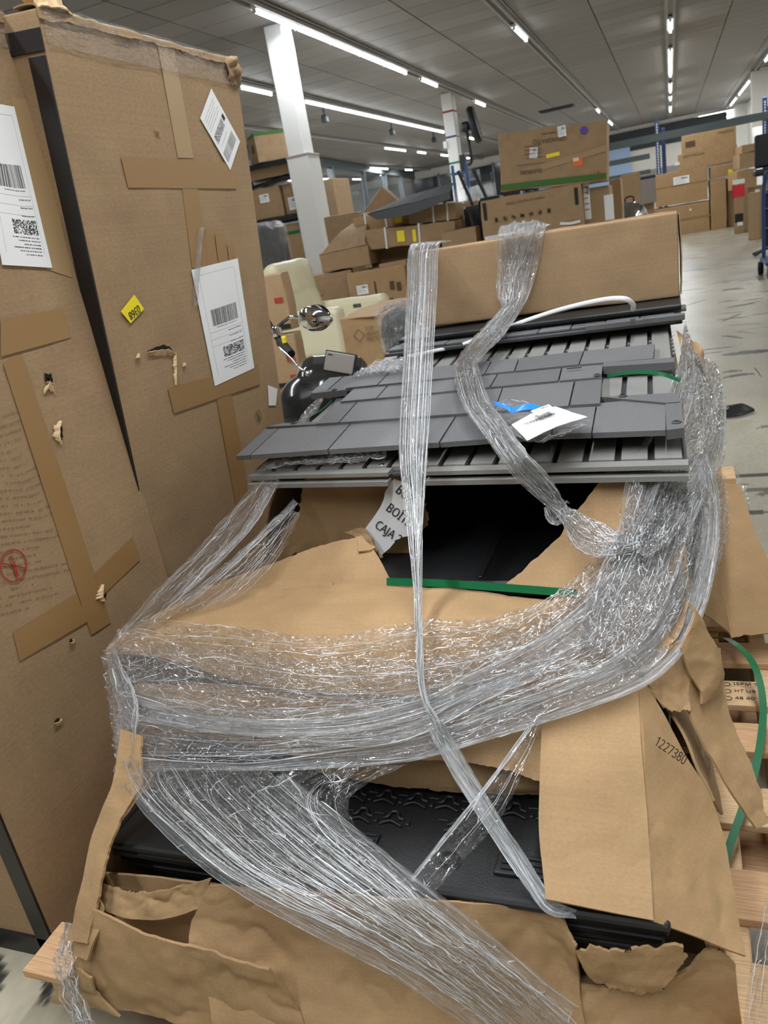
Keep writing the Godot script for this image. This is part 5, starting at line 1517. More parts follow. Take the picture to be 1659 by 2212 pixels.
	band(w, [Vector3(-1.06, 0.52, -0.962), Vector3(-0.885, 0.522, -0.974), Vector3(-0.751, 0.524, -0.989), Vector3(-0.61, 0.53, -1.018), Vector3(-0.49, 0.538, -1.04), Vector3(-0.407, 0.555, -1.061), Vector3(-0.295, 0.585, -1.098), Vector3(-0.179, 0.612, -1.138), Vector3(-0.074, 0.638, -1.205), Vector3(-0.012, 0.66, -1.331), Vector3(0.03, 0.69, -1.526), Vector3(0.044, 0.74, -1.707), Vector3(0.029, 0.79, -1.887)], [0.03, 0.014, 0.016, 0.03, 0.034, 0.04, 0.05, 0.055, 0.07, 0.07, 0.06, 0.06, 0.06], T, 220, 18, M.film_band, 0.004, 6.0, 41.0, "film_band", 0.002, 22, 60)
	band(w, [Vector3(-1.199, 0.655, -1.166), Vector3(-1.143, 0.635, -1.108), Vector3(-1.077, 0.6, -1.047), Vector3(-1.053, 0.555, -0.989), Vector3(-1.038, 0.525, -0.945)], [0.03, 0.05, 0.06, 0.06, 0.05], Vector3(-0.4, 0.5, 0.8), 70, 16, M.film_thick, 0.006, 6.0, 44.0)
	band(w, [Vector3(-0.682, 0.56, -1.024), Vector3(-0.54, 0.56, -1.04), Vector3(-0.44, 0.58, -1.07), Vector3(-0.347, 0.612, -1.124), Vector3(-0.251, 0.64, -1.161)], [0.012, 0.02, 0.025, 0.025, 0.02], T, 90, 10, M.film_thick, 0.003, 4.0, 46.0)
	film(w, [Vector3(-1.041, 0.535, -0.959), Vector3(-0.973, 0.497, -0.906), Vector3(-0.863, 0.472, -0.856), Vector3(-0.758, 0.448, -0.814), Vector3(-0.634, 0.428, -0.788), Vector3(-0.508, 0.392, -0.782), Vector3(-0.41, 0.335, -0.783), Vector3(-0.323, 0.272, -0.781), Vector3(-0.271, 0.22, -0.777)], [Vector3(-0.729, 0.528, -0.978), Vector3(-0.667, 0.508, -0.948), Vector3(-0.568, 0.482, -0.904), Vector3(-0.483, 0.46, -0.868), Vector3(-0.404, 0.44, -0.832), Vector3(-0.336, 0.398, -0.818), Vector3(-0.274, 0.348, -0.816), Vector3(-0.203, 0.288, -0.809), Vector3(-0.142, 0.235, -0.803)], 230, 70, M.film, 0.007, 22.0, 51.0, "film_band", 0.003, 95, 40)
	film(w, [Vector3(-1.011, 0.525, -0.941), Vector3(-0.934, 0.5, -0.898), Vector3(-0.819, 0.475, -0.85), Vector3(-0.702, 0.45, -0.812), Vector3(-0.567, 0.43, -0.789), Vector3(-0.462, 0.39, -0.784), Vector3(-0.38, 0.34, -0.785), Vector3(-0.3, 0.28, -0.78), Vector3(-0.256, 0.225, -0.777)], [Vector3(-0.468, 0.528, -1.019), Vector3(-0.551, 0.51, -0.952), Vector3(-0.529, 0.487, -0.904), Vector3(-0.462, 0.464, -0.866), Vector3(-0.399, 0.443, -0.83), Vector3(-0.342, 0.404, -0.816), Vector3(-0.284, 0.352, -0.814), Vector3(-0.219, 0.292, -0.806), Vector3(-0.161, 0.24, -0.795)], 220, 60, M.film_clear, 0.007, 18.0, 55.0, "film_band", 0.005, 20, 80)
	band(w, [Vector3(-1.019, 0.515, -0.933), Vector3(-0.927, 0.488, -0.883), Vector3(-0.812, 0.462, -0.833), Vector3(-0.706, 0.442, -0.8), Vector3(-0.582, 0.415, -0.778), Vector3(-0.465, 0.362, -0.778), Vector3(-0.37, 0.3, -0.78), Vector3(-0.303, 0.245, -0.775)], [0.03, 0.03, 0.03, 0.03, 0.035, 0.04, 0.04, 0.04], T, 150, 12, M.film_thick, 0.004, 5.0, 58.0)
	band(w, [Vector3(-0.705, 0.522, -0.975), Vector3(-0.594, 0.494, -0.919), Vector3(-0.497, 0.469, -0.877), Vector3(-0.408, 0.446, -0.834), Vector3(-0.336, 0.406, -0.819), Vector3(-0.257, 0.342, -0.812), Vector3(-0.18, 0.275, -0.805)], [0.02, 0.03, 0.03, 0.035, 0.035, 0.03, 0.03], T, 130, 12, M.film_thick, 0.004, 5.0, 61.0)
	film(w, [Vector3(-0.25, 0.58, -1.112), Vector3(-0.291, 0.545, -1.05), Vector3(-0.338, 0.505, -0.986), Vector3(-0.392, 0.46, -0.923), Vector3(-0.433, 0.425, -0.873)], [Vector3(-0.24, 0.575, -1.104), Vector3(-0.268, 0.525, -1.019), Vector3(-0.297, 0.485, -0.962), Vector3(-0.351, 0.445, -0.905), Vector3(-0.387, 0.42, -0.865)], 80, 22, M.film_clear, 0.004, 4.0, 64.0, "film_band", 0.003, 3, 6)
	band(w, [Vector3(-0.25, 0.58, -1.11), Vector3(-0.29, 0.546, -1.046), Vector3(-0.337, 0.506, -0.982), Vector3(-0.391, 0.461, -0.92), Vector3(-0.432, 0.426, -0.87)], [0.006, 0.006, 0.006, 0.006, 0.006], T, 60, 6, M.film_rope, 0.001, 2.0, 66.0, "film_band", 0.0003)
	# strands pulled up to the roof panel on the left
	film(w, [Vector3(-1.221, 0.645, -1.181), Vector3(-1.203, 0.69, -1.363), Vector3(-1.161, 0.735, -1.505), Vector3(-1.129, 0.785, -1.662), Vector3(-1.078, 0.835, -1.75)], [Vector3(-1.14, 0.665, -1.263), Vector3(-1.094, 0.69, -1.34), Vector3(-1.043, 0.735, -1.446), Vector3(-1.008, 0.79, -1.574), Vector3(-0.998, 0.84, -1.724)], 120, 36, M.film, 0.007, 9.0, 71.0, "film_band", 0.004, 22, 40)
	film(w, [Vector3(-1.148, 0.665, -1.273), Vector3(-1.093, 0.69, -1.399), Vector3(-1.023, 0.735, -1.526), Vector3(-0.952, 0.79, -1.647)], [Vector3(-0.989, 0.665, -1.365), Vector3(-0.953, 0.685, -1.445), Vector3(-0.922, 0.72, -1.527), Vector3(-0.894, 0.785, -1.606)], 100, 40, M.film_clear, 0.006, 10.0, 74.0, "film_band", 0.004, 26, 20)
	band(w, [Vector3(-1.134, 0.68, -1.335), Vector3(-1.083, 0.72, -1.439), Vector3(-1.013, 0.785, -1.556), Vector3(-1.01, 0.835, -1.689)], [0.02, 0.02, 0.022, 0.03], T, 80, 10, M.film_thick, 0.004, 4.0, 77.0)
	band(w, [Vector3(-1.098, 0.678, -1.339), Vector3(-1.035, 0.718, -1.468), Vector3(-0.967, 0.77, -1.588), Vector3(-0.933, 0.8, -1.669)], [0.03, 0.02, 0.02, 0.02], T, 80, 10, M.film_thick, 0.004, 4.0, 79.0)
	# the mass on the far right corner
	film(w, [Vector3(0.028, 0.905, -3.094), Vector3(-0.003, 0.89, -2.373), Vector3(-0.046, 0.87, -1.951), Vector3(-0.085, 0.84, -1.756), Vector3(-0.113, 0.785, -1.556), Vector3(-0.13, 0.735, -1.469)], [Vector3(0.064, 0.86, -2.547), Vector3(0.09, 0.81, -2.327), Vector3(0.085, 0.76, -2.086), Vector3(0.036, 0.74, -1.829), Vector3(-0.012, 0.74, -1.531), Vector3(-0.066, 0.73, -1.433)], 150, 70, M.film, 0.010, 14.0, 82.0, "film_band", 0.007, 26, 300)
	film(w, [Vector3(0.038, 0.88, -2.682), Vector3(0.014, 0.85, -2.097), Vector3(-0.031, 0.82, -1.807), Vector3(-0.069, 0.78, -1.617), Vector3(-0.085, 0.74, -1.467)], [Vector3(0.114, 0.82, -2.712), Vector3(0.116, 0.75, -2.34), Vector3(0.09, 0.7, -2.075), Vector3(0.034, 0.72, -1.76), Vector3(-0.034, 0.73, -1.486)], 130, 60, M.film_clear, 0.012, 9.0, 86.0, "film_band", 0.010, 10, 260)
	band(w, [Vector3(0.032, 0.895, -2.769), Vector3(0.014, 0.88, -2.178), Vector3(-0.03, 0.865, -1.842), Vector3(-0.073, 0.825, -1.669), Vector3(-0.094, 0.775, -1.528), Vector3(-0.09, 0.74, -1.467)], [0.03, 0.05, 0.07, 0.07, 0.06, 0.05], T, 100, 20, M.film_thick, 0.007, 7.0, 89.0, "film_band", 0.004)
	band(w, [Vector3(0.104, 0.82, -2.793), Vector3(0.103, 0.79, -2.403), Vector3(0.084, 0.75, -2.078), Vector3(0.047, 0.735, -1.841)], [0.03, 0.045, 0.045, 0.04], T, 80, 16, M.film_thick, 0.006, 6.0, 92.0, "film_band", 0.004)
	film(w, [Vector3(0.029, 0.76, -1.907), Vector3(0.012, 0.73, -1.627), Vector3(-0.01, 0.69, -1.442), Vector3(-0.036, 0.66, -1.313)], [Vector3(0.103, 0.62, -2.19), Vector3(0.103, 0.56, -2.001), Vector3(0.063, 0.56, -1.729), Vector3(0.012, 0.62, -1.403)], 100, 50, M.film_clear, 0.010, 8.0, 95.0, "film_band", 0.008, 6, 90)
	film(w, [Vector3(-0.071, 0.82, -1.747), Vector3(-0.107, 0.77, -1.593), Vector3(-0.163, 0.7, -1.404), Vector3(-0.193, 0.65, -1.225)], [Vector3(0.024, 0.76, -1.715), Vector3(0, 0.71, -1.529), Vector3(-0.044, 0.67, -1.312), Vector3(-0.097, 0.64, -1.201)], 110, 60, M.film, 0.008, 14.0, 97.0, "film_band", 0.006, 14, 260)
	band(w, [Vector3(0.043, 0.72, -1.745), Vector3(0.041, 0.66, -1.687), Vector3(0.036, 0.6, -1.624)], [0.014, 0.016, 0.014], T, 30, 8, M.film_rope, 0.001, 2.0, 98.0, "film_band", 0.0004)
	film(w, [Vector3(0.187, 0.4, -2.953), Vector3(0.203, 0.38, -2.756), Vector3(0.216, 0.36, -2.651)], [Vector3(0.128, 0.44, -2.719), Vector3(0.176, 0.38, -2.583), Vector3(0.188, 0.35, -2.535)], 40, 20, M.film, 0.008, 5.0, 99.0, "film_band", 0.006, 3, 30)
	# loose ends
	film(w, [Vector3(-1.104, 0.305, -0.775), Vector3(-1.118, 0.262, -0.741), Vector3(-1.12, 0.235, -0.726), Vector3(-1.088, 0.175, -0.7), Vector3(-1.049, 0.13, -0.67)], [Vector3(-1.088, 0.305, -0.772), Vector3(-1.078, 0.265, -0.744), Vector3(-1.068, 0.23, -0.727), Vector3(-1.038, 0.175, -0.702), Vector3(-1.008, 0.13, -0.679)], 70, 24, M.film_thick, 0.008, 6.0, 101.0, "film_tail", 0.007, 6, 60)
	film(w, [Vector3(0.105, 0.22, -1.124), Vector3(0.075, 0.2, -1.007), Vector3(0.054, 0.17, -0.904)], [Vector3(0.134, 0.22, -1.13), Vector3(0.109, 0.2, -1.014), Vector3(0.091, 0.17, -0.912)], 60, 20, M.film_clear, 0.005, 4.0, 104.0, "film_tail", 0.003, 4, 4)
	film(w, [Vector3(-1.145, 0.93, -2.65), Vector3(-1.104, 0.945, -2.775), Vector3(-0.961, 0.955, -2.807)], [Vector3(-1.042, 0.925, -2.671), Vector3(-0.964, 0.935, -2.635), Vector3(-0.909, 0.94, -2.665)], 70, 30, M.film_thick, 0.009, 10.0, 107.0, "film_tail", 0.009, 8, 120)
	film(w, [Vector3(-1.081, 0.858, -1.747), Vector3(-0.962, 0.864, -1.762), Vector3(-0.824, 0.866, -1.757), Vector3(-0.704, 0.866, -1.768)], [Vector3(-1.057, 0.872, -1.841), Vector3(-0.94, 0.874, -1.84), Vector3(-0.827, 0.874, -1.836), Vector3(-0.723, 0.874, -1.825)], 110, 30, M.film, 0.006, 6.0, 110.0, "film_tail", 0.008, 3, 160)
	band(w, [Vector3(0.017, 0.47, -1.274), Vector3(0.018, 0.43, -1.22), Vector3(0.016, 0.4, -1.182)], [0.02, 0.02, 0.018], T, 30, 10, M.film_thick, 0.003, 3.0, 112.0)
	film(w, [Vector3(-0.633, 0.528, -1.005), Vector3(-0.616, 0.5, -0.991), Vector3(-0.599, 0.485, -0.972)], [Vector3(-0.547, 0.53, -1.019), Vector3(-0.58, 0.5, -0.996), Vector3(-0.593, 0.485, -0.973)], 40, 20, M.film_clear, 0.005, 4.0, 115.0, "film_tail", 0.006, 4, 10)
	film(w, [Vector3(-1.2, 0.86, -2.259), Vector3(-1.234, 0.87, -2.414), Vector3(-1.253, 0.88, -2.584)], [Vector3(-1.171, 0.85, -2.286), Vector3(-1.193, 0.86, -2.419), Vector3(-1.235, 0.87, -2.582)], 30, 12, M.film_thick, 0.004, 3.0, 118.0, "film_tail", 0.003, 3, 8)


# ---------------------------------------------------------------- goods further back
func carton(label: String, group: String, at: Vector3, w: float, h: float, roll: float, d: float, yaw := 0.0, m: Material = null, down := -1.0, called := "carton") -> Node3D:
	# a closed carton whose front face stands at the given spot; down: the level it reaches down to
	if down >= 0.0 and at.y > down:
		h += at.y - down
		at.y = down
	var t := thing(called, label, "carton", at, yaw, group)
	if down < 0.0:
		t.rotation.z = roll if absf(roll) > 0.06 else 0.0
	t.position = at - t.basis.z * d * 0.5
	var sd := at.x * 3.7 + at.y * 5.1
	part(t, "body", rbox(Vector3(w, h, d), 0.010, 10, 0.012, 2.5, sd), m if m else M.kraft, Vector3(0, h / 2, 0))
	part(t, "seam_tape", cbox(Vector3(w * 0.96, 0.003, 0.055), 0.001), M.tape, Vector3(0, h + 0.001, 0))
	return t


func stick(t: Node3D, called: String, x: float, y: float, w: float, h: float, z: float, m: Material, turn := 0.0) -> MeshInstance3D:
	# a thin sticker or print on the front face
	return part(t, called, plate([Vector3(-w / 2, h / 2, 0), Vector3(w / 2, h / 2, 0), Vector3(w / 2, -h / 2, 0), Vector3(-w / 2, -h / 2, 0)], 0.002, Vector3.BACK), m, Vector3(x, y, z + 0.009), Vector3(0, 0, turn))


func letters(t: Node3D, text: String, x: float, y: float, height: float, z: float, m: Material, upside := false) -> void:
	words(t, text, height, m, Transform3D(Basis(Vector3.BACK, PI if upside else 0.0), Vector3(x, y, z + 0.010)), 0.95)


func background_left() -> void:
	var t: Node3D
	# --- the rack behind the first column
	var rk := thing("storage_rack", "dark steel storage rack behind the first white column", "rack", Vector3(-6.2, 0, -13.1))
	for x in [-0.85, 0.45]:
		for z in [-0.45, 0.5]:
			part(rk, "upright", cbox(Vector3(0.07, 2.84, 0.07), 0.006), M.rack_green, Vector3(x, 1.42, z))
	for y in [1.0, 1.97, 2.84]:
		for z in [-0.45, 0.5]:
			part(rk, "beam", cbox(Vector3(1.36, 0.07, 0.05), 0.006), M.black_soft, Vector3(-0.2, y - 0.045, z))
		part(rk, "shelf", cbox(Vector3(1.3, 0.02, 0.92), 0.005), M.rack_green, Vector3(-0.2, y - 0.01, 0.02))
	t = carton("brown carton with green rim on the top shelf of the dark rack", "cartons on the dark rack", Vector3(-6.02, 2.845, -12.75), 0.75, 0.44, 0, 0.55, 0.7, M.kraft)
	part(t, "green_rim", cbox(Vector3(0.762, 0.05, 0.562), 0.004), M.green_print, Vector3(0, 0.42, 0))
	for q in [[-0.25, 0.28], [-0.1, 0.3], [0.08, 0.26]]:
		stick(t, "symbol_print", q[0], q[1], 0.08, 0.12, 0.275, M.print_b)
	part(t, "side_print", cbox(Vector3(0.004, 0.12, 0.14), 0.001), M.ink_brown, Vector3(-0.381, 0.22, 0.05))
	t = carton("brown carton with white label on the middle shelf of the dark rack", "cartons on the dark rack", Vector3(-6.42, 1.98, -12.62), 0.62, 0.48, 0, 0.6, 0.1, M.kraft)
	stick(t, "label", 0.02, 0.32, 0.17, 0.13, 0.3, M.small_label)
	t = carton("brown carton beside the column on the middle shelf of the dark rack", "cartons on the dark rack", Vector3(-5.88, 1.98, -12.7), 0.4, 0.47, 0, 0.5, 0.0, M.kraft)
	stick(t, "label", -0.05, 0.16, 0.16, 0.2, 0.25, M.small_label)
	t = thing("black_sheet", "black plastic sheet draped over cartons on the dark rack", "sheet", Vector3(-6.15, 2.5, -12.9))
	part(t, "sheet", slab(crumple(net([[Vector3(-0.5, 0.02, -0.3), Vector3(0, 0.05, -0.3), Vector3(0.5, 0.04, -0.3)], [Vector3(-0.5, 0.03, 0.1), Vector3(0, 0.07, 0.1), Vector3(0.5, 0.06, 0.1)], [Vector3(-0.55, -0.04, 0.3), Vector3(0, 0.02, 0.3), Vector3(0.5, 0.02, 0.3)]], 30, 16), 0.03, 5.0, 3.0), 0.02), M.black_soft)
	t = carton("flat brown carton lying on the black sheet in the dark rack", "cartons on the dark rack", Vector3(-6.15, 2.6, -12.7), 1.0, 0.17, 0, 0.5, 0.05, M.kraft)
	t = carton("brown carton with green strap on the low shelf of the dark rack", "cartons on the dark rack", Vector3(-6.3, 1.01, -12.62), 0.85, 0.82, 0, 0.6, 0.05, M.kraft)
	stick(t, "green_band", 0.0, 0.68, 0.85, 0.05, 0.3, M.strap)
	t = carton("dark film-wrapped carton with long white labels right of the first column", "cartons on the dark rack", Vector3(-5.141, 1.307, -12.2), 0.392, 1.043, -0.117, 0.7, 0.0, M.kraft, 0.0)
	stick(t, "label", -0.02, 1.75, 0.07, 0.45, 0.35, M.small_label)
	stick(t, "label", 0.03, 1.2, 0.1, 0.4, 0.35, M.small_label)
	part(t, "wrap", rbox(Vector3(0.36, 2.35, 0.74), 0.03, 12, 0.02, 4.0, 3.0), M.film_clear, Vector3(0, 1.18, 0))
	t = carton("tall pale carton behind the film-wrapped one, by the glass wall", "cartons on the dark rack", Vector3(-5.548, 1.44, -13.4), 0.294, 0.968, -0.104, 0.6, 0.1, M.kraft, 0.0)
	# --- wrapped chair and the recliner
	t = thing("wrapped_chair", "grey padded chair back wrapped in clear film behind the recliner", "chair", Vector3(-4.65, 1.209, -9) * Vector3(1, 0, 1))
	part(t, "backrest", rbox(Vector3(0.5, 1.1, 0.25), 0.1, 10, 0.02, 3.0, 2.0), M.plastic_dark, Vector3(0, 1.2, 0))
	part(t, "seat", rbox(Vector3(0.55, 0.7, 0.6), 0.08, 6), M.plastic_grey, Vector3(0, 0.35, 0.1))
	part(t, "wrap", rbox(Vector3(0.54, 1.16, 0.3), 0.12, 16, 0.02, 9.0, 7.0), M.film, Vector3(0, 1.2, 0))
	recliner()
	# --- red printed cartons at the scooter
	for k in 3:
		var lab: String = ["topmost", "middle", "lowest"][k]
		t = carton(lab + " of three narrow cartons with red print beside the tall leaning carton", "cartons with red print", Vector3(-2.328, 1.281, -4.6) + Vector3(-0.1, -0.38 * k - 0.36, 0), 0.2, 0.36, 0, 0.12, 0.0, M.kraft, 0.0 if k == 2 else -1.0)
		stick(t, "red_print", 0.05, 0.2 if k < 2 else 0.62, 0.06, 0.03, 0.06, M.ink_red)
		stick(t, "black_band", 0.0, 0.03 if k < 2 else 0.45, 0.2, 0.03, 0.06, M.black)
	scooter()
	# --- cartons round the recliner
	t = carton("square brown carton with a diamond mark and TOP HEAVY print", "cartons beyond the load", Vector3(-1.98, 0.639, -5), 0.335, 0.269, 0.032, 1.0, 0.06, M.kraft_warm, 0.0)
	words(t, "TOP", 0.028, M.ink_brown, Transform3D(Basis(), Vector3(0.0, 0.80, 0.514)), 0.9)
	words(t, "HEAVY", 0.028, M.ink_brown, Transform3D(Basis(), Vector3(0.0, 0.765, 0.514)), 0.9)
	words(t, "RECYCLE", 0.028, M.ink_brown, Transform3D(Basis(), Vector3(0.0, 0.73, 0.514)), 0.9)
	part(t, "diamond_mark", ring(0.038, 0.044, 4), M.ink_brown, Vector3(-0.05, 0.785, 0.514))
	part(t, "open_flap", slab(crumple(net([[Vector3(-0.13, 0.905, 0.5), Vector3(0.1, 0.9, 0.52)], [Vector3(-0.14, 0.925, 0.3), Vector3(0.13, 0.92, 0.3)], [Vector3(-0.12, 0.91, -0.3), Vector3(0.14, 0.91, -0.3)]], 12, 12), 0.01, 8.0, 2.0), 0.006), M.kraft)
	t = thing("wrapped_parcel", "dark parcel in crinkled clear film beside the taut ribbon", "parcel", Vector3(-1.559, 0.692, -4.6) * Vector3(1, 0, 1))
	part(t, "parcel_body", rbox(Vector3(0.24, 0.95, 0.3), 0.06, 12, 0.03, 5.0, 4.0), M.black_soft, Vector3(0, 0.475, 0))
	part(t, "wrap", rbox(Vector3(0.28, 0.99, 0.34), 0.07, 24, 0.03, 14.0, 8.0), M.film, Vector3(0, 0.495, 0))
	t = carton("brown carton with a torn corner behind the recliner's armrest", "cartons beyond the load", Vector3(-3.754, 0.795, -8.6), 0.556, 0.290, -0.020, 0.7, 0.35, M.kraft, 0.0)
	part(t, "torn_corner", slab(crumple(net([[Vector3(-0.28, 0.86, 0.36), Vector3(-0.1, 0.86, 0.36)], [Vector3(-0.26, 0.91, 0.33), Vector3(-0.1, 0.9, 0.33)]], 12, 6), 0.02, 9.0, 2.0), 0.008), M.kraft)
	t = carton("brown carton with two white labels and dark arrows behind the recliner", "cartons beyond the load", Vector3(-3.1, 0.788, -8.4), 0.712, 0.264, 0.006, 0.7, -0.05, M.kraft_warm, 0.0)
	stick(t, "label", -0.18, 0.86, 0.14, 0.1, 0.35, M.small_label)
	stick(t, "label", -0.24, 0.70, 0.13, 0.08, 0.35, M.small_label)
	stick(t, "dark_bar", -0.02, 0.86, 0.02, 0.14, 0.35, M.ink_brown)
	for q in [[0.18, 0.86], [0.26, 0.84], [0.15, 0.68], [0.24, 0.66]]:
		stick(t, "symbol_print", q[0], q[1], 0.05, 0.09, 0.35, M.ink_brown)
	t = carton("small brown carton on top of the labelled one", "cartons beyond the load", Vector3(-2.916, 0.971, -8.5), 0.319, 0.122, -0.035, 0.4, 0.0, M.kraft)
	t = carton("big brown carton with one flap raised beside the first column", "cartons beyond the load", Vector3(-3.551, 1.103, -8.7), 0.601, 0.210, -0.009, 0.8, 0.12, M.kraft)
	part(t, "raised_flap", slab(crumple(net([[Vector3(-0.28, 0.2, 0.41), Vector3(0.27, 0.22, 0.41)], [Vector3(-0.1, 0.36, 0.25), Vector3(0.27, 0.38, 0.25)], [Vector3(0.05, 0.48, 0.02), Vector3(0.28, 0.5, 0.02)]], 20, 14), 0.02, 5.0, 4.0), 0.008), M.kraft)
	# --- the strapped cartons and the tilted one
	t = carton("strapped brown carton with yellow sticker, lower one of the leaning pile", "strapped cartons in the leaning pile", Vector3(-2.771, 1.232, -8.8), 1.064, 0.210, -0.062, 0.5, 0.0, M.kraft)
	for x in [-0.28, 0.12]:
		part(t, "strap", cbox(Vector3(0.022, 0.235, 0.53), 0.002), M.white_cord, Vector3(x, 0.108, 0))
	stick(t, "yellow_sticker", -0.1, 0.11, 0.09, 0.12, 0.25, M.yellow)
	stick(t, "yellow_sticker", 0.06, 0.10, 0.04, 0.13, 0.25, M.yellow)
	t = carton("strapped brown carton with yellow sticker, upper one of the leaning pile", "strapped cartons in the leaning pile", Vector3(-3.129, 1.456, -9), 0.700, 0.173, -0.060, 0.5, 0.0, M.kraft_warm)
	for x in [-0.2, 0.05]:
		part(t, "strap", cbox(Vector3(0.022, 0.225, 0.53), 0.002), M.white_cord, Vector3(x, 0.1, 0))
	stick(t, "yellow_sticker", 0.2, 0.1, 0.09, 0.13, 0.25, M.yellow)
	t = carton("strapped brown carton under the folded black board", "strapped cartons in the leaning pile", Vector3(-2.507, 1.436, -8.9), 0.546, 0.174, -0.066, 0.5, 0.06, M.kraft)
	for x in [0.02, 0.18]:
		part(t, "strap", cbox(Vector3(0.02, 0.205, 0.53), 0.002), M.white_cord, Vector3(x, 0.09, 0))
	t = carton("brown carton at the foot of the leaning pile", "strapped cartons in the leaning pile", Vector3(-2.911, 0.996, -9.25), 1.056, 0.243, -0.022, 0.5, 0.0, M.kraft, 0.0)
	t = carton("plain carton standing behind the leaning pile", "cartons beyond the load", Vector3(-4.038, 1.51, -10), 0.442, 0.228, -0.095, 0.5, 0.2, M.kraft, 0.0)
	t = thing("tilted_carton", "printed carton tipped up on its corner above the strapped cartons", "carton", Vector3(-3.683, 1.488, -9.6))
	t.rotation = Vector3(0.0, 0.2, -0.82)
	part(t, "body", rbox(Vector3(0.28, 0.62, 0.45), 0.01, 10, 0.01, 3.0, 3.0), M.kraft, Vector3(0.1, 0.3, 0))
	part(t, "printed_side", cbox(Vector3(0.004, 0.58, 0.42), 0.001), M.paper, Vector3(-0.045, 0.3, 0))
	for q in [[0.1, 0.08, M.yellow], [0.3, 0.1, M.paper], [0.45, 0.06, M.ink_red], [0.52, 0.06, M.ink]]:
		part(t, "print_patch", cbox(Vector3(0.005, q[1], 0.3), 0.001), q[2], Vector3(-0.047, q[0], 0.04))
	t = thing("black_board", "folded black board lying across the strapped cartons", "board", Vector3(-2.692, 1.613, -8.9))
	part(t, "flat", slab(crumple(net([[Vector3(-0.46, 0.02, 0.28), Vector3(0.05, 0.05, 0.28), Vector3(0.5, 0.08, 0.28)], [Vector3(-0.3, 0.1, -0.1), Vector3(0.05, 0.15, -0.1), Vector3(0.45, 0.18, -0.1)]], 20, 8), 0.01, 4.0, 3.0), 0.015), M.rubber)
	part(t, "folded_edge", slab(net([[Vector3(-0.46, 0.02, 0.28), Vector3(0.05, 0.05, 0.285), Vector3(0.5, 0.08, 0.28)], [Vector3(-0.36, -0.05, 0.29), Vector3(0.05, -0.06, 0.3), Vector3(0.5, 0.02, 0.29)]], 20, 6), 0.012), M.plastic_dark)
	# --- around the second column
	t = carton("small brown carton with a flap sagging open below the second column", "cartons beyond the load", Vector3(-2.156, 1.17, -8.6), 0.387, 0.141, -0.058, 0.4, 0.1, M.kraft, 0.0)
	part(t, "sagging_flap", slab(crumple(net([[Vector3(-0.18, 1.0, 0.2), Vector3(0.2, 1.03, 0.2)], [Vector3(-0.2, 0.98, 0.32), Vector3(0.22, 1.0, 0.32)]], 12, 6), 0.01, 9.0, 2.0), 0.006), M.kraft)
	t = carton("warm brown carton on the pile below the wall fan", "cartons beyond the load", Vector3(-2.364, 1.327, -10.2), 0.199, 0.274, 0.003, 0.4, 0.0, M.kraft_warm, 0.0)
	t = thing("cardboard_sheet", "ragged cardboard sheet leaning on the second white column", "cardboard", Vector3(-3.008, 1.45, -12) * Vector3(1, 0, 1) + Vector3(0, 1.1, 0))
	part(t, "sheet", slab(tear(crumple(net([[Vector3(-0.14, 0.44, 0), Vector3(0.1, 0.5, 0)], [Vector3(-0.08, 0.1, 0.02), Vector3(0.2, 0.1, 0.02)], [Vector3(-0.05, -0.5, 0.05), Vector3(0.3, -0.5, 0.05)]], 14, 20), 0.02, 4.0, 5.0), "tlr", 0.02, 3.0), 0.008), M.kraft)
	t = thing("sheet_stand", "stack of goods holding up the ragged cardboard sheet", "carton", Vector3(-3.2, 0, -12.2))
	part(t, "body", rbox(Vector3(0.7, 0.6, 0.5), 0.01, 6, 0.01), M.kraft, Vector3(0.1, 0.3, 0))
	for k in 3:
		t = thing("metal_frame", ["blue steel frame standing behind the second column's right side", "grey steel frame between the second column and the folding chairs", "dark steel frame nearest the tall stack"][k], "frame", [Vector3(-3.577, 1.432, -15), Vector3(-3.481, 1.397, -15.5), Vector3(-3.129, 1.357, -15)][k] * Vector3(1, 0, 1), 0.15 * k)
		var mm: Material = [M.rack_blue, M.metal_grey, M.wall_dark][k]
		for x in [-0.13, 0.13]:
			part(t, "post", cbox(Vector3(0.05, 2.35 - 0.12 * k, 0.05), 0.006), mm, Vector3(x, 1.18 - 0.06 * k, 0))
		for y in [0.5, 1.1, 1.7, 2.2 - 0.12 * k]:
			part(t, "rung", cbox(Vector3(0.26, 0.04, 0.04), 0.006), mm, Vector3(0, y, 0))
		part(t, "wrap", rbox(Vector3(0.34, 1.5, 0.16), 0.05, 12, 0.03, 6.0, k * 5.0), M.film, Vector3(0, 1.2, 0))
	# dark folding chairs
	for k in 2:
		t = thing("folding_chair", ["black folding chair, the one with a raised leg, left of the tall stack", "black folded chair frame leaning beside the tall stack"][k], "chair", [Vector3(-1.95, 1.375, -9.3), Vector3(-2.246, 1.406, -9.8)][k] * Vector3(1, 0, 1))
		part(t, "seat", rbox(Vector3(0.26, 0.34, 0.3), 0.04, 6), M.black, Vector3(0.05, 1.42 - 0.05 * k, 0))
		part(t, "lower_frame", rbox(Vector3(0.2, 1.3, 0.24), 0.03, 4), M.black_soft, Vector3(0, 0.65, -0.1))
		part(t, "leg", tube_line([Vector3(-0.1, 1.9 + 0.05 * k, 0.05), Vector3(0.04, 1.5, 0.05)], 0.02, 8), M.black)
		part(t, "leg", tube_line([Vector3(-0.2, 1.5, 0.1), Vector3(-0.12, 1.0, 0.12)], 0.02, 8), M.plastic_dark)
	# --- the tall stack
	t = carton("lower carton of the tall stack, rows of handling symbols on its side", "tall stack behind the long carton", Vector3(-1.343, 1.159, -8.5), 1.030, 0.388, -0.042, 0.6, 0.03, M.kraft, 0.0)
	var wz := 0.3
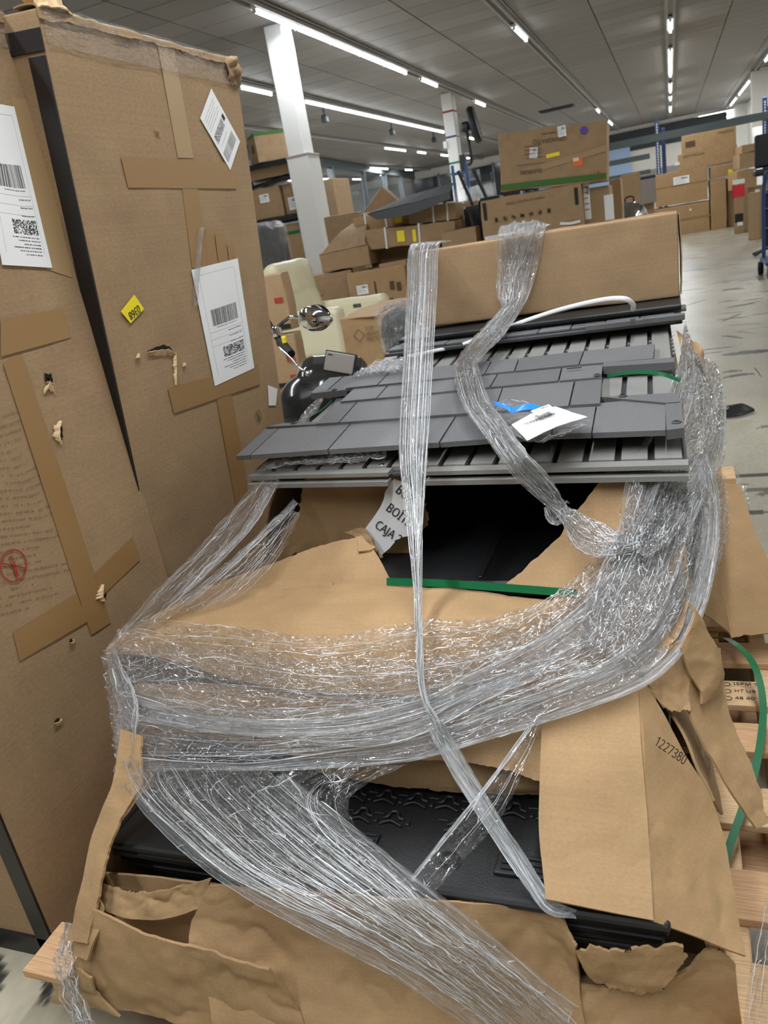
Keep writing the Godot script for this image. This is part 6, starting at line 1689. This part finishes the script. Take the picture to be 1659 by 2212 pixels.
	stick(t, "black_corner_bar", -0.47, 1.44, 0.034, 0.17, wz, M.ink)
	stick(t, "black_corner_bar", 0.46, 1.43, 0.034, 0.16, wz, M.ink)
	letters(t, "FRAGILE  THIS SIDE UP  HANDLE", -0.25, 1.46, 0.022, wz, M.ink_brown)
	for k in 7:
		stick(t, "symbol_frame", -0.36 + 0.09 * k, 1.34, 0.07, 0.08, wz, M.print_b)
		stick(t, "symbol", -0.36 + 0.09 * k, 1.34, 0.028, 0.04, wz + 0.001, M.ink if k % 3 == 0 else M.ink_brown, 0.5 * k)
	for k in 4:
		stick(t, "symbol_frame", -0.24 + 0.08 * k, 1.24, 0.06, 0.075, wz, M.print_b)
		stick(t, "symbol", -0.24 + 0.08 * k, 1.24, 0.024, 0.036, wz + 0.001, M.ink, 0.4 * k)
	stick(t, "white_label", -0.36, 1.13, 0.28, 0.13, wz, M.small_label)
	part(t, "white_strap_end", ribbon([Vector3(0.28, 1.2, wz + 0.015), Vector3(0.38, 1.185, wz + 0.02), Vector3(0.48, 1.19, wz + 0.015)], 0.025, 0.002, 12, Vector3.UP), M.paper)
	var u := carton("upper carton of the tall stack, print upside down, purple dot and green stripe", "tall stack behind the long carton", Vector3(-1.105, 1.559, -8.5), 1.051, 0.544, -0.071, 0.62, 0.03, M.kraft)
	wz = 0.31
	stick(u, "green_stripe", 0.0, 0.045, 1.04, 0.055, wz, M.green_print)
	letters(u, "GRANDPATIO", 0.14, 0.46, 0.042, wz, M.ink_brown, true)
	letters(u, "DUISBURG", -0.1, 0.19, 0.036, wz, M.ink, true)
	letters(u, "2 PCS ROCKER CHAIR SET BOX 1", -0.07, 0.245, 0.016, wz, M.ink_brown, true)
	letters(u, "GARDEN FURNITURE", -0.09, 0.30, 0.014, wz, M.ink_brown, true)
	letters(u, "GRAND PATIO", 0.05, 0.505, 0.018, wz, M.ink, true)
	for k in 3:
		letters(u, "LOT 2204 MODEL", -0.1, 0.34 + 0.035 * k, 0.018, wz, M.ink_brown, true)
	stick(u, "white_label", 0.10, 0.49, 0.08, 0.1, wz, M.small_label, 0.1)
	stick(u, "white_label", -0.18, 0.33, 0.08, 0.1, wz, M.small_label, -0.05)
	stick(u, "yellow_label", 0.01, 0.29, 0.13, 0.035, wz, M.yellow, 0.1)
	stick(u, "orange_label", 0.25, 0.2, 0.09, 0.075, wz, M.orange, 0.1)
	stick(u, "barcode", 0.23, 0.225, 0.05, 0.03, wz + 0.001, M.small_label, 0.1)
	part(u, "round_sticker", lathe([Vector2(0.036, 0), Vector2(0.036, 0.002), Vector2(0, 0.0021)], 24), M.purple, Vector3(0.31, 0.475, wz + 0.009), Vector3(PI / 2, 0, 0))
	stick(u, "tape", 0.2, 0.24, 0.65, 0.055, wz - 0.001, M.tape_pale, 0.16)
	stick(u, "red_mark", 0.45, 0.05, 0.012, 0.09, wz + 0.001, M.ink_red, 0.2)
	t = carton("narrow carton with a tall white barcode strip, right end of the tall stack", "tall stack behind the long carton", Vector3(-0.709, 1.068, -8.7), 0.268, 0.408, -0.060, 0.5, 0.0, M.kraft, 0.0)
	stick(t, "barcode_strip", -0.09, 1.37, 0.06, 0.36, 0.25, M.small_label)
	stick(t, "white_panel", 0.12, 1.27, 0.09, 0.24, 0.25, M.paper)
	t = carton("slim carton standing upright just right of the tall stack", "cartons beyond the load", Vector3(-0.573, 1.04, -9.6), 0.120, 0.496, -0.081, 0.4, 0.0, M.kraft, 0.0)
	# fan on the second column
	var f := thing("wall_fan", "black wall fan on the second white column", "fan", Vector3(-4.72, 2.55, -19.9))
	var hub: Vector3 = Vector3(-4.35, 3.428, -19.8) - f.position
	part(f, "bracket", cbox(Vector3(0.14, 0.5, 0.2), 0.01), M.black, Vector3(0.09, 0.05, 0))
	part(f, "arm", tube_line([Vector3(0.12, 0.05, 0), Vector3(0.3, 0.15, 0.02), hub + Vector3(-0.1, 0, 0)], 0.035, 10, 10), M.black)
	part(f, "motor", rbox(Vector3(0.22, 0.22, 0.22), 0.08, 4), M.black, hub + Vector3(-0.1, 0, 0))
	var cage := part(f, "cage", lathe([Vector2(0.05, -0.08), Vector2(0.38, -0.07), Vector2(0.42, 0.0), Vector2(0.38, 0.09), Vector2(0.05, 0.11), Vector2(0.0, 0.11)], 28), M.black_soft, hub + Vector3(0.1, 0, 0), Vector3(0, 0.1, -1.4))
	for k in 4:
		part(cage, "ring_wire", lathe([Vector2(0.1 * k + 0.08, 0.105 - 0.006 * k), Vector2(0.1 * k + 0.09, 0.118 - 0.006 * k), Vector2(0.1 * k + 0.1, 0.105 - 0.006 * k)], 24), M.plastic_grey)


func recliner() -> void:
	var p := thing("wooden_platform", "low wooden platform under the cream recliner", "pallet", Vector3(-3.3, 0, -7.3), 1.35)
	for k in 5:
		part(p, "slat", cbox(Vector3(1.0, 0.02, 0.12), 0.003), M.wood, Vector3(0, 0.14, -0.4 + 0.2 * k))
	for x in [-0.4, 0.0, 0.4]:
		part(p, "bearer", cbox(Vector3(0.09, 0.13, 0.95), 0.004), M.wood_b, Vector3(x, 0.065, 0))
	var t := thing("recliner", "cream leather recliner with a dark control panel in its arm", "armchair", Vector3(-3.3, 0.15, -7.3), 1.3)
	part(t, "base", rbox(Vector3(0.86, 0.3, 0.8), 0.05, 6), M.cream, Vector3(0, 0.17, -0.02))
	part(t, "seat", rbox(Vector3(0.58, 0.22, 0.66), 0.08, 8, 0.01, 4.0), M.cream, Vector3(0, 0.42, 0.1))
	part(t, "footrest", rbox(Vector3(0.58, 0.34, 0.12), 0.05, 6, 0.01, 4.0), M.cream, Vector3(0, 0.24, 0.45))
	part(t, "backrest", rbox(Vector3(0.62, 0.72, 0.24), 0.09, 10, 0.02, 3.0, 4.0), M.cream, Vector3(0, 0.78, -0.36), Vector3(-0.22, 0, 0))
	part(t, "headrest", rbox(Vector3(0.6, 0.36, 0.2), 0.08, 8, 0.015, 4.0, 6.0), M.cream, Vector3(0, 0.98, -0.36), Vector3(-0.12, 0, 0))
	for s in [-1, 1]:
		part(t, "armrest", rbox(Vector3(0.17, 0.46, 0.92), 0.06, 8, 0.008, 4.0, s * 3.0), M.cream, Vector3(s * 0.38, 0.47, 0.06))
	var c := part(t, "control_panel", rbox(Vector3(0.012, 0.035, 0.1), 0.005, 4), M.plastic_dark, Vector3(0.293, 0.62, 0.2))
	part(c, "button", cbox(Vector3(0.004, 0.012, 0.03), 0.001), M.metal_grey, Vector3(-0.007, 0, 0.02))


func scooter() -> void:
	var t := thing("scooter", "dark motor scooter with chrome mirror behind the tall leaning carton", "scooter", Vector3(-1.55, 0, -3.1))
	var o := Node3D.new()
	o.name = "handlebar"
	o.position = -t.position
	t.add_child(o)
	part(o, "mirror_stem", tube_line([Vector3(-1.615, 1.102, -3.05), Vector3(-1.568, 1.127, -3.05), Vector3(-1.524, 1.139, -3.04), Vector3(-1.457, 1.122, -3.02)], 0.0075, 10, 24), M.chrome)
	part(o, "clamp", rbox(Vector3(0.04, 0.05, 0.04), 0.014, 4), M.chrome, Vector3(-1.619, 1.086, -3.05))
	part(o, "bar", tube_line([Vector3(-1.685, 1.139, -3.1), Vector3(-1.621, 1.058, -3.05), Vector3(-1.539, 0.992, -2.98)], 0.014, 10, 16), M.rubber)
	part(o, "grip", tube_line([Vector3(-1.601, 1.043, -3.03), Vector3(-1.534, 0.991, -2.97)], 0.021, 12), M.rubber)
	part(o, "yellow_tag", cbox(Vector3(0.016, 0.03, 0.02), 0.003), M.yellow, Vector3(-1.566, 1.052, -3))
	part(o, "brake_lever", tube_line([Vector3(-1.585, 1.023, -2.98), Vector3(-1.519, 0.977, -2.94), Vector3(-1.479, 0.938, -2.92), Vector3(-1.44, 0.917, -2.9)], 0.006, 8, 20, 0.005), M.chrome)
	part(o, "lever_ball", lathe([Vector2(0.0, -0.012), Vector2(0.009, -0.008), Vector2(0.012, 0.0), Vector2(0.009, 0.008), Vector2(0.0, 0.012)], 14), M.chrome, Vector3(-1.438, 0.914, -2.9))
	# mirror head: rounded shell, fuller at one end
	var m := Node3D.new()
	m.name = "mirror"
	m.position = Vector3(-1.401, 1.118, -3) - t.position
	m.rotation = Vector3(0.1, 0.3, -0.25)
	m.scale = Vector3(1.15, 1.12, 1.1)
	t.add_child(m)
	var rows := []
	for j in 13:
		var r := PackedVector3Array()
		var a := PI * j / 12.0
		for i in 29:
			var b := -TAU * i / 28.0
			var x := cos(b) * sin(a)
			var y := sin(b) * sin(a)
			var z := -cos(a)
			r.append(Vector3(x * 0.063 * (1.0 + 0.12 * y), y * 0.044 * (1.0 - 0.25 * x), z * 0.034))
		rows.append(r)
	part(m, "shell", skin(rows), M.chrome)
	part(m, "glass", lathe([Vector2(0.05, 0), Vector2(0, 0.001)], 24), M.gloss_black, Vector3(0.004, 0, -0.03), Vector3(-PI / 2, 0, 0))
	var b := Node3D.new()
	b.name = "bodywork"
	b.position = Vector3.ZERO
	t.add_child(b)
	part(b, "front_fairing", rbox(Vector3(0.42, 0.5, 0.36), 0.16, 12), M.gloss_black, Vector3(0.06, 0.64, -0.02), Vector3(0.1, 0.2, 0.1))
	part(b, "cowl", rbox(Vector3(0.34, 0.2, 0.3), 0.098, 10), M.gloss_black, Vector3(0.08, 0.82, -0.1), Vector3(0.2, 0.3, -0.12))
	part(b, "cowl_trim", tube_line([Vector3(-1.564, 0.935, -2.93), Vector3(-1.46, 0.919, -2.88), Vector3(-1.375, 0.876, -2.86), Vector3(-1.338, 0.83, -2.86)], 0.006, 8, 20), M.chrome)
	part(b, "lower_body", rbox(Vector3(0.34, 0.4, 0.9), 0.1, 6), M.plastic_dark, Vector3(-0.1, 0.35, -0.4))
	part(b, "seat", rbox(Vector3(0.3, 0.14, 0.55), 0.06, 6), M.rubber, Vector3(-0.16, 0.66, -0.7))
	var w := part(b, "windshield", rbox(Vector3(0.12, 0.075, 0.012), 0.005, 4), M.wall_grey, Vector3(-1.234, 0.962, -2.78) - t.position, Vector3(-0.25, 0.1, -0.28))
	part(w, "frame", rbox(Vector3(0.13, 0.085, 0.008), 0.003, 4), M.black, Vector3(0, 0, -0.006))
	part(w, "print_mark", cbox(Vector3(0.02, 0.004, 0.001), 0.0002), M.ink, Vector3(-0.04, 0.026, 0.0065))
	var wheel := lathe([Vector2(0.1, -0.04), Vector2(0.2, -0.045), Vector2(0.22, 0.0), Vector2(0.2, 0.045), Vector2(0.1, 0.04)], 24)
	for z in [0.05, -0.9]:
		part(t, "wheel", wheel, M.rubber, Vector3(-0.05, 0.22, z), Vector3(0, 0, PI / 2))


func background_right() -> void:
	var t: Node3D
	var g := "carton wall at the end of the aisle"
	t = carton("topmost long carton of the aisle-end pile", g, Vector3(0.981, 2.032, -24), 1.308, 0.450, -0.003, 1.0, 0.0, M.kraft_warm)
	words(t, "PALLISON", 0.07, M.ink_brown, Transform3D(Basis(), Vector3(0.22, 0.3, 0.512)), 0.9)
	stick(t, "dark_print", -0.45, 0.22, 0.24, 0.14, 0.5, M.ink_brown)
	t = carton("long carton second from the top of the aisle-end pile", g, Vector3(0.936, 1.632, -24), 1.431, 0.412, -0.026, 1.0, 0.0, M.kraft_warm)
	words(t, "WESTERDAM", 0.07, M.ink_brown, Transform3D(Basis(), Vector3(-0.6, 0.28, 0.512)), 1.0)
	stick(t, "white_tag", -0.75, 0.2, 0.12, 0.07, 0.5, M.paper)
	t = carton("short carton with yellow sticker between the long ones of the aisle-end pile", g, Vector3(1.304, 1.308, -24), 0.598, 0.288, -0.048, 1.0, 0.0, M.kraft_warm)
	stick(t, "yellow_sticker", 0.2, 0.1, 0.14, 0.09, 0.5, M.yellow)
	t = carton("big carton with white label in the aisle-end pile", g, Vector3(0.259, 0.815, -24), 1.331, 0.830, -0.021, 1.0, 0.0, M.kraft_warm)
	stick(t, "white_label", 0.02, 0.58, 0.4, 0.22, 0.5, M.small_label)
	stick(t, "tape_line", 0.0, 0.48, 1.55, 0.02, 0.5, M.tape)
	t = carton("big carton on the floor at the bottom of the aisle-end pile", g, Vector3(0.233, 0.104, -24), 1.443, 0.666, -0.061, 1.0, 0.0, M.kraft_warm, 0.0)
	stick(t, "tape_line", 0.0, 0.4, 1.6, 0.03, 0.5, M.tape)
	stick(t, "white_spot", 0.25, 0.62, 0.05, 0.05, 0.5, M.paper)
	t = carton("tall upright carton right of the big ones in the aisle-end pile", g, Vector3(1.184, 0.04, -24), 0.393, 1.228, -0.011, 1.0, 0.0, M.kraft_warm, 0.0)
	t = carton("tall plain carton behind the red and white one", g, Vector3(1.53, 0.01, -24.2), 0.230, 1.223, -0.008, 0.8, 0.0, M.kraft, 0.0)
	t = carton("open carton high on the far right of the aisle-end pile", g, Vector3(2.055, 1.771, -23), 0.728, 0.179, 0.012, 1.0, 0.1, M.kraft)
	t = carton("plain carton under the open one on the far right", g, Vector3(2.006, 1.417, -23), 0.745, 0.345, 0.016, 1.0, 0.1, M.kraft)
	t = carton("carton with a tape end below the plain one on the far right", g, Vector3(1.803, 0.932, -23), 0.480, 0.438, 0.051, 0.8, 0.2, M.kraft_warm)
	t = carton("far right carton that carries the upper ones", g, Vector3(2.022, 0.13, -23.2), 0.800, 0.811, -0.024, 1.0, 0.0, M.kraft, 0.0)
	t = carton("red and white carton standing on the floor", g, Vector3(1.475, 0.008, -21), 0.220, 0.996, 0.029, 0.5, -0.25, M.kraft, 0.0)
	stick(t, "red_print", 0.0, 0.95, 0.26, 0.26, 0.25, M.red)
	stick(t, "white_print", 0.0, 1.15, 0.26, 0.1, 0.25, M.paper)
	stick(t, "dark_print", 0.0, 0.35, 0.18, 0.2, 0.25, M.ink)
	stick(t, "white_print", 0.02, 0.22, 0.12, 0.08, 0.251, M.paper)
	part(t, "side_panel", cbox(Vector3(0.004, 0.3, 0.4), 0.001), M.red, Vector3(-0.155, 0.95, 0))
	t = carton("plain tall brown carton beside the blue trolley", g, Vector3(1.582, 0.051, -18.5), 0.217, 0.871, -0.033, 0.5, -0.25, M.kraft, 0.0)
	stick(t, "small_sticker", 0.06, 0.95, 0.08, 0.05, 0.25, M.small_label)
	# blue trolley
	t = thing("trolley", "blue hand trolley with black wheels beside the aisle", "trolley", Vector3(1.32, 0, -12.2))
	for x in [-0.16, 0.3]:
		part(t, "frame_post", tube_line([Vector3(x, 0.2, 0), Vector3(x, 1.05, 0), Vector3(x + 0.02, 1.25, 0.04)], 0.025, 10, 14), M.rack_blue)
	for y in [0.35, 0.6, 0.85, 1.05]:
		part(t, "cross_bar", tube_line([Vector3(-0.16, y, 0), Vector3(0.3, y, 0)], 0.018, 8), M.rack_blue)
	part(t, "handle", tube_line([Vector3(-0.14, 1.25, 0.04), Vector3(-0.1, 1.32, 0.06), Vector3(0.24, 1.32, 0.06), Vector3(0.32, 1.25, 0.04)], 0.022, 10, 20), M.rack_blue)
	part(t, "mesh_back", cbox(Vector3(0.42, 0.75, 0.02), 0.004), M.black, Vector3(0.07, 0.7, -0.03))
	part(t, "platform", cbox(Vector3(0.55, 0.05, 0.8), 0.01), M.rack_blue, Vector3(0.07, 0.2, 0.3))
	for q in [[-0.2, 0.0], [0.3, 0.0], [-0.14, 0.62], [0.3, 0.62]]:
		part(t, "wheel", lathe([Vector2(0.03, -0.025), Vector2(0.085, -0.03), Vector2(0.09, 0.0), Vector2(0.085, 0.03), Vector2(0.03, 0.025)], 18), M.rubber, Vector3(q[0], 0.09, q[1]), Vector3(0, 0, PI / 2))
	t = thing("office_chair", "black office chair seat and back beside the far right cartons", "chair", Vector3(1.441, 0.593, -15) * Vector3(1, 0, 1))
	part(t, "backrest", rbox(Vector3(0.4, 0.5, 0.1), 0.04, 6), M.black, Vector3(0.05, 1.62, 0))
	part(t, "seat", rbox(Vector3(0.45, 0.1, 0.45), 0.04, 6), M.black, Vector3(0.05, 1.3, 0.1))
	part(t, "stem", tube_line([Vector3(0.05, 0.1, 0.1), Vector3(0.05, 1.3, 0.1)], 0.03, 10), M.metal_grey)
	for k in 5:
		part(t, "foot", tube_line([Vector3(0.05, 0.12, 0.1), Vector3(0.05 + 0.28 * cos(TAU * k / 5), 0.03, 0.1 + 0.28 * sin(TAU * k / 5))], 0.02, 8), M.black)
	# rack behind the carton wall
	t = thing("pallet_rack", "tall rack with perforated blue posts and green grey beams behind the cartons", "rack", Vector3(0.9, 0, -27.0))
	for x in [Vector3(-0.315, 2.681, -27).x - 0.9, Vector3(2.599, 2.6, -27).x - 0.9, -5.4]:
		part(t, "post", cbox(Vector3(0.12, 3.2, 0.1), 0.01), M.rack_blue, Vector3(x, 1.6, 0))
		part(t, "post", cbox(Vector3(0.12, 3.0, 0.1), 0.01), M.rack_blue, Vector3(x + 0.16, 1.5, -0.9))
		for k in 22:
			part(t, "post_slot", cbox(Vector3(0.03, 0.05, 0.004), 0.001), M.wall_white, Vector3(x, 1.5 + 0.075 * k, 0.051))
	for q in [[-1.15, 2.72, 7.4, 0.22], [-3.4, 2.25, 3.9, 0.15], [-3.4, 1.82, 3.9, 0.12]]:
		part(t, "beam", cbox(Vector3(q[2], q[3], 0.06), 0.008), M.rack_green, Vector3(q[0], q[1], 0.06))
	# goods between the tall stack and the carton wall
	t = carton("reddish carton behind the slim upright one", "cartons in mid aisle", Vector3(-0.603, 1.214, -14), 0.280, 0.419, 0.029, 0.5, 0.0, M.kraft, 0.0)
	t = carton("small carton under the white appliance", "cartons in mid aisle", Vector3(-0.395, 0.881, -15), 0.236, 0.264, -0.005, 0.5, 0.0, M.kraft, 0.0)
	t = thing("appliance", "pale boxy appliance between the carton piles", "appliance", Vector3(-0.386, 1.126, -15))
	part(t, "body", rbox(Vector3(0.3, 0.4, 0.3), 0.02, 4), M.wall_grey, Vector3(0, 0.2, 0))
	part(t, "lid", rbox(Vector3(0.31, 0.05, 0.31), 0.015, 4), M.wall_dark, Vector3(0, 0.42, 0))
	t = thing("grill", "round dark grill with a steel lid rim between the carton piles", "grill", Vector3(-0.561, 0.99, -12.5) * Vector3(1, 0, 1))
	part(t, "bowl", lathe([Vector2(0.0, 0.62), Vector2(0.12, 0.64), Vector2(0.2, 0.72), Vector2(0.23, 0.84)], 24), M.gloss_black, Vector3(0, 0.2, 0))
	part(t, "lid", lathe([Vector2(0.24, 0.84), Vector2(0.2, 0.95), Vector2(0.1, 1.02), Vector2(0.0, 1.04)], 24), M.chrome, Vector3(0, 0.2, 0))
	part(t, "lid_handle", tube_line([Vector3(-0.06, 1.23, 0), Vector3(-0.05, 1.3, 0), Vector3(0.05, 1.3, 0), Vector3(0.06, 1.23, 0)], 0.012, 8, 14), M.black)
	for k in 3:
		part(t, "leg", tube_line([Vector3(0.12 * cos(k * 2.1), 0.86, 0.12 * sin(k * 2.1)), Vector3(0.22 * cos(k * 2.1), 0, 0.22 * sin(k * 2.1))], 0.015, 8), M.metal_grey)
	t = thing("black_scrap", "bent piece of black plastic lying on the aisle floor", "scrap", Vector3(0.285, 0, -5.05))
	part(t, "blade", slab(crumple(net([[Vector3(-0.09, 0.01, -0.05), Vector3(0.06, 0.06, -0.04), Vector3(0.14, 0.035, 0.01)], [Vector3(-0.09, 0.01, 0.07), Vector3(0.04, 0.015, 0.08), Vector3(0.14, 0.02, 0.02)]], 14, 8), 0.006, 20.0, 2.0), 0.006), M.black)
	part(t, "slot", cbox(Vector3(0.05, 0.004, 0.02), 0.001), M.hole, Vector3(-0.03, 0.036, 0.0))
	# things fixed to the ceiling
	t = thing("ceiling_vent", "dark square ceiling vent above the tall stack", "vent", Vector3(-3.35, 4.235, -28.4))
	part(t, "frame", cbox(Vector3(1.1, 0.03, 0.58), 0.005), M.wall_dark)
	for k in 5:
		part(t, "louvre", cbox(Vector3(1.0, 0.02, 0.05), 0.004), M.black, Vector3(0, -0.022, -0.2 + 0.1 * k))
	for q in [[Vector3(-7.212, 4.2, -17.977), "nearest the first column"], [Vector3(-7.274, 4.2, -22.983), "in the middle of the long bright row"], [Vector3(-7.297, 4.2, -27.495), "just before the second column"]]:
		var s := thing("ceiling_sensor", "small dark ceiling sensor, the one " + q[1], "sensor", q[0], 0.0, "small dark ceiling sensors")
		part(s, "stalk", tube_line([Vector3(0, 0.06, 0), Vector3(0, -0.1, 0)], 0.02, 8), M.wall_dark)
		part(s, "head", rbox(Vector3(0.14, 0.16, 0.14), 0.03, 4), M.wall_dark, Vector3(0, -0.16, 0))
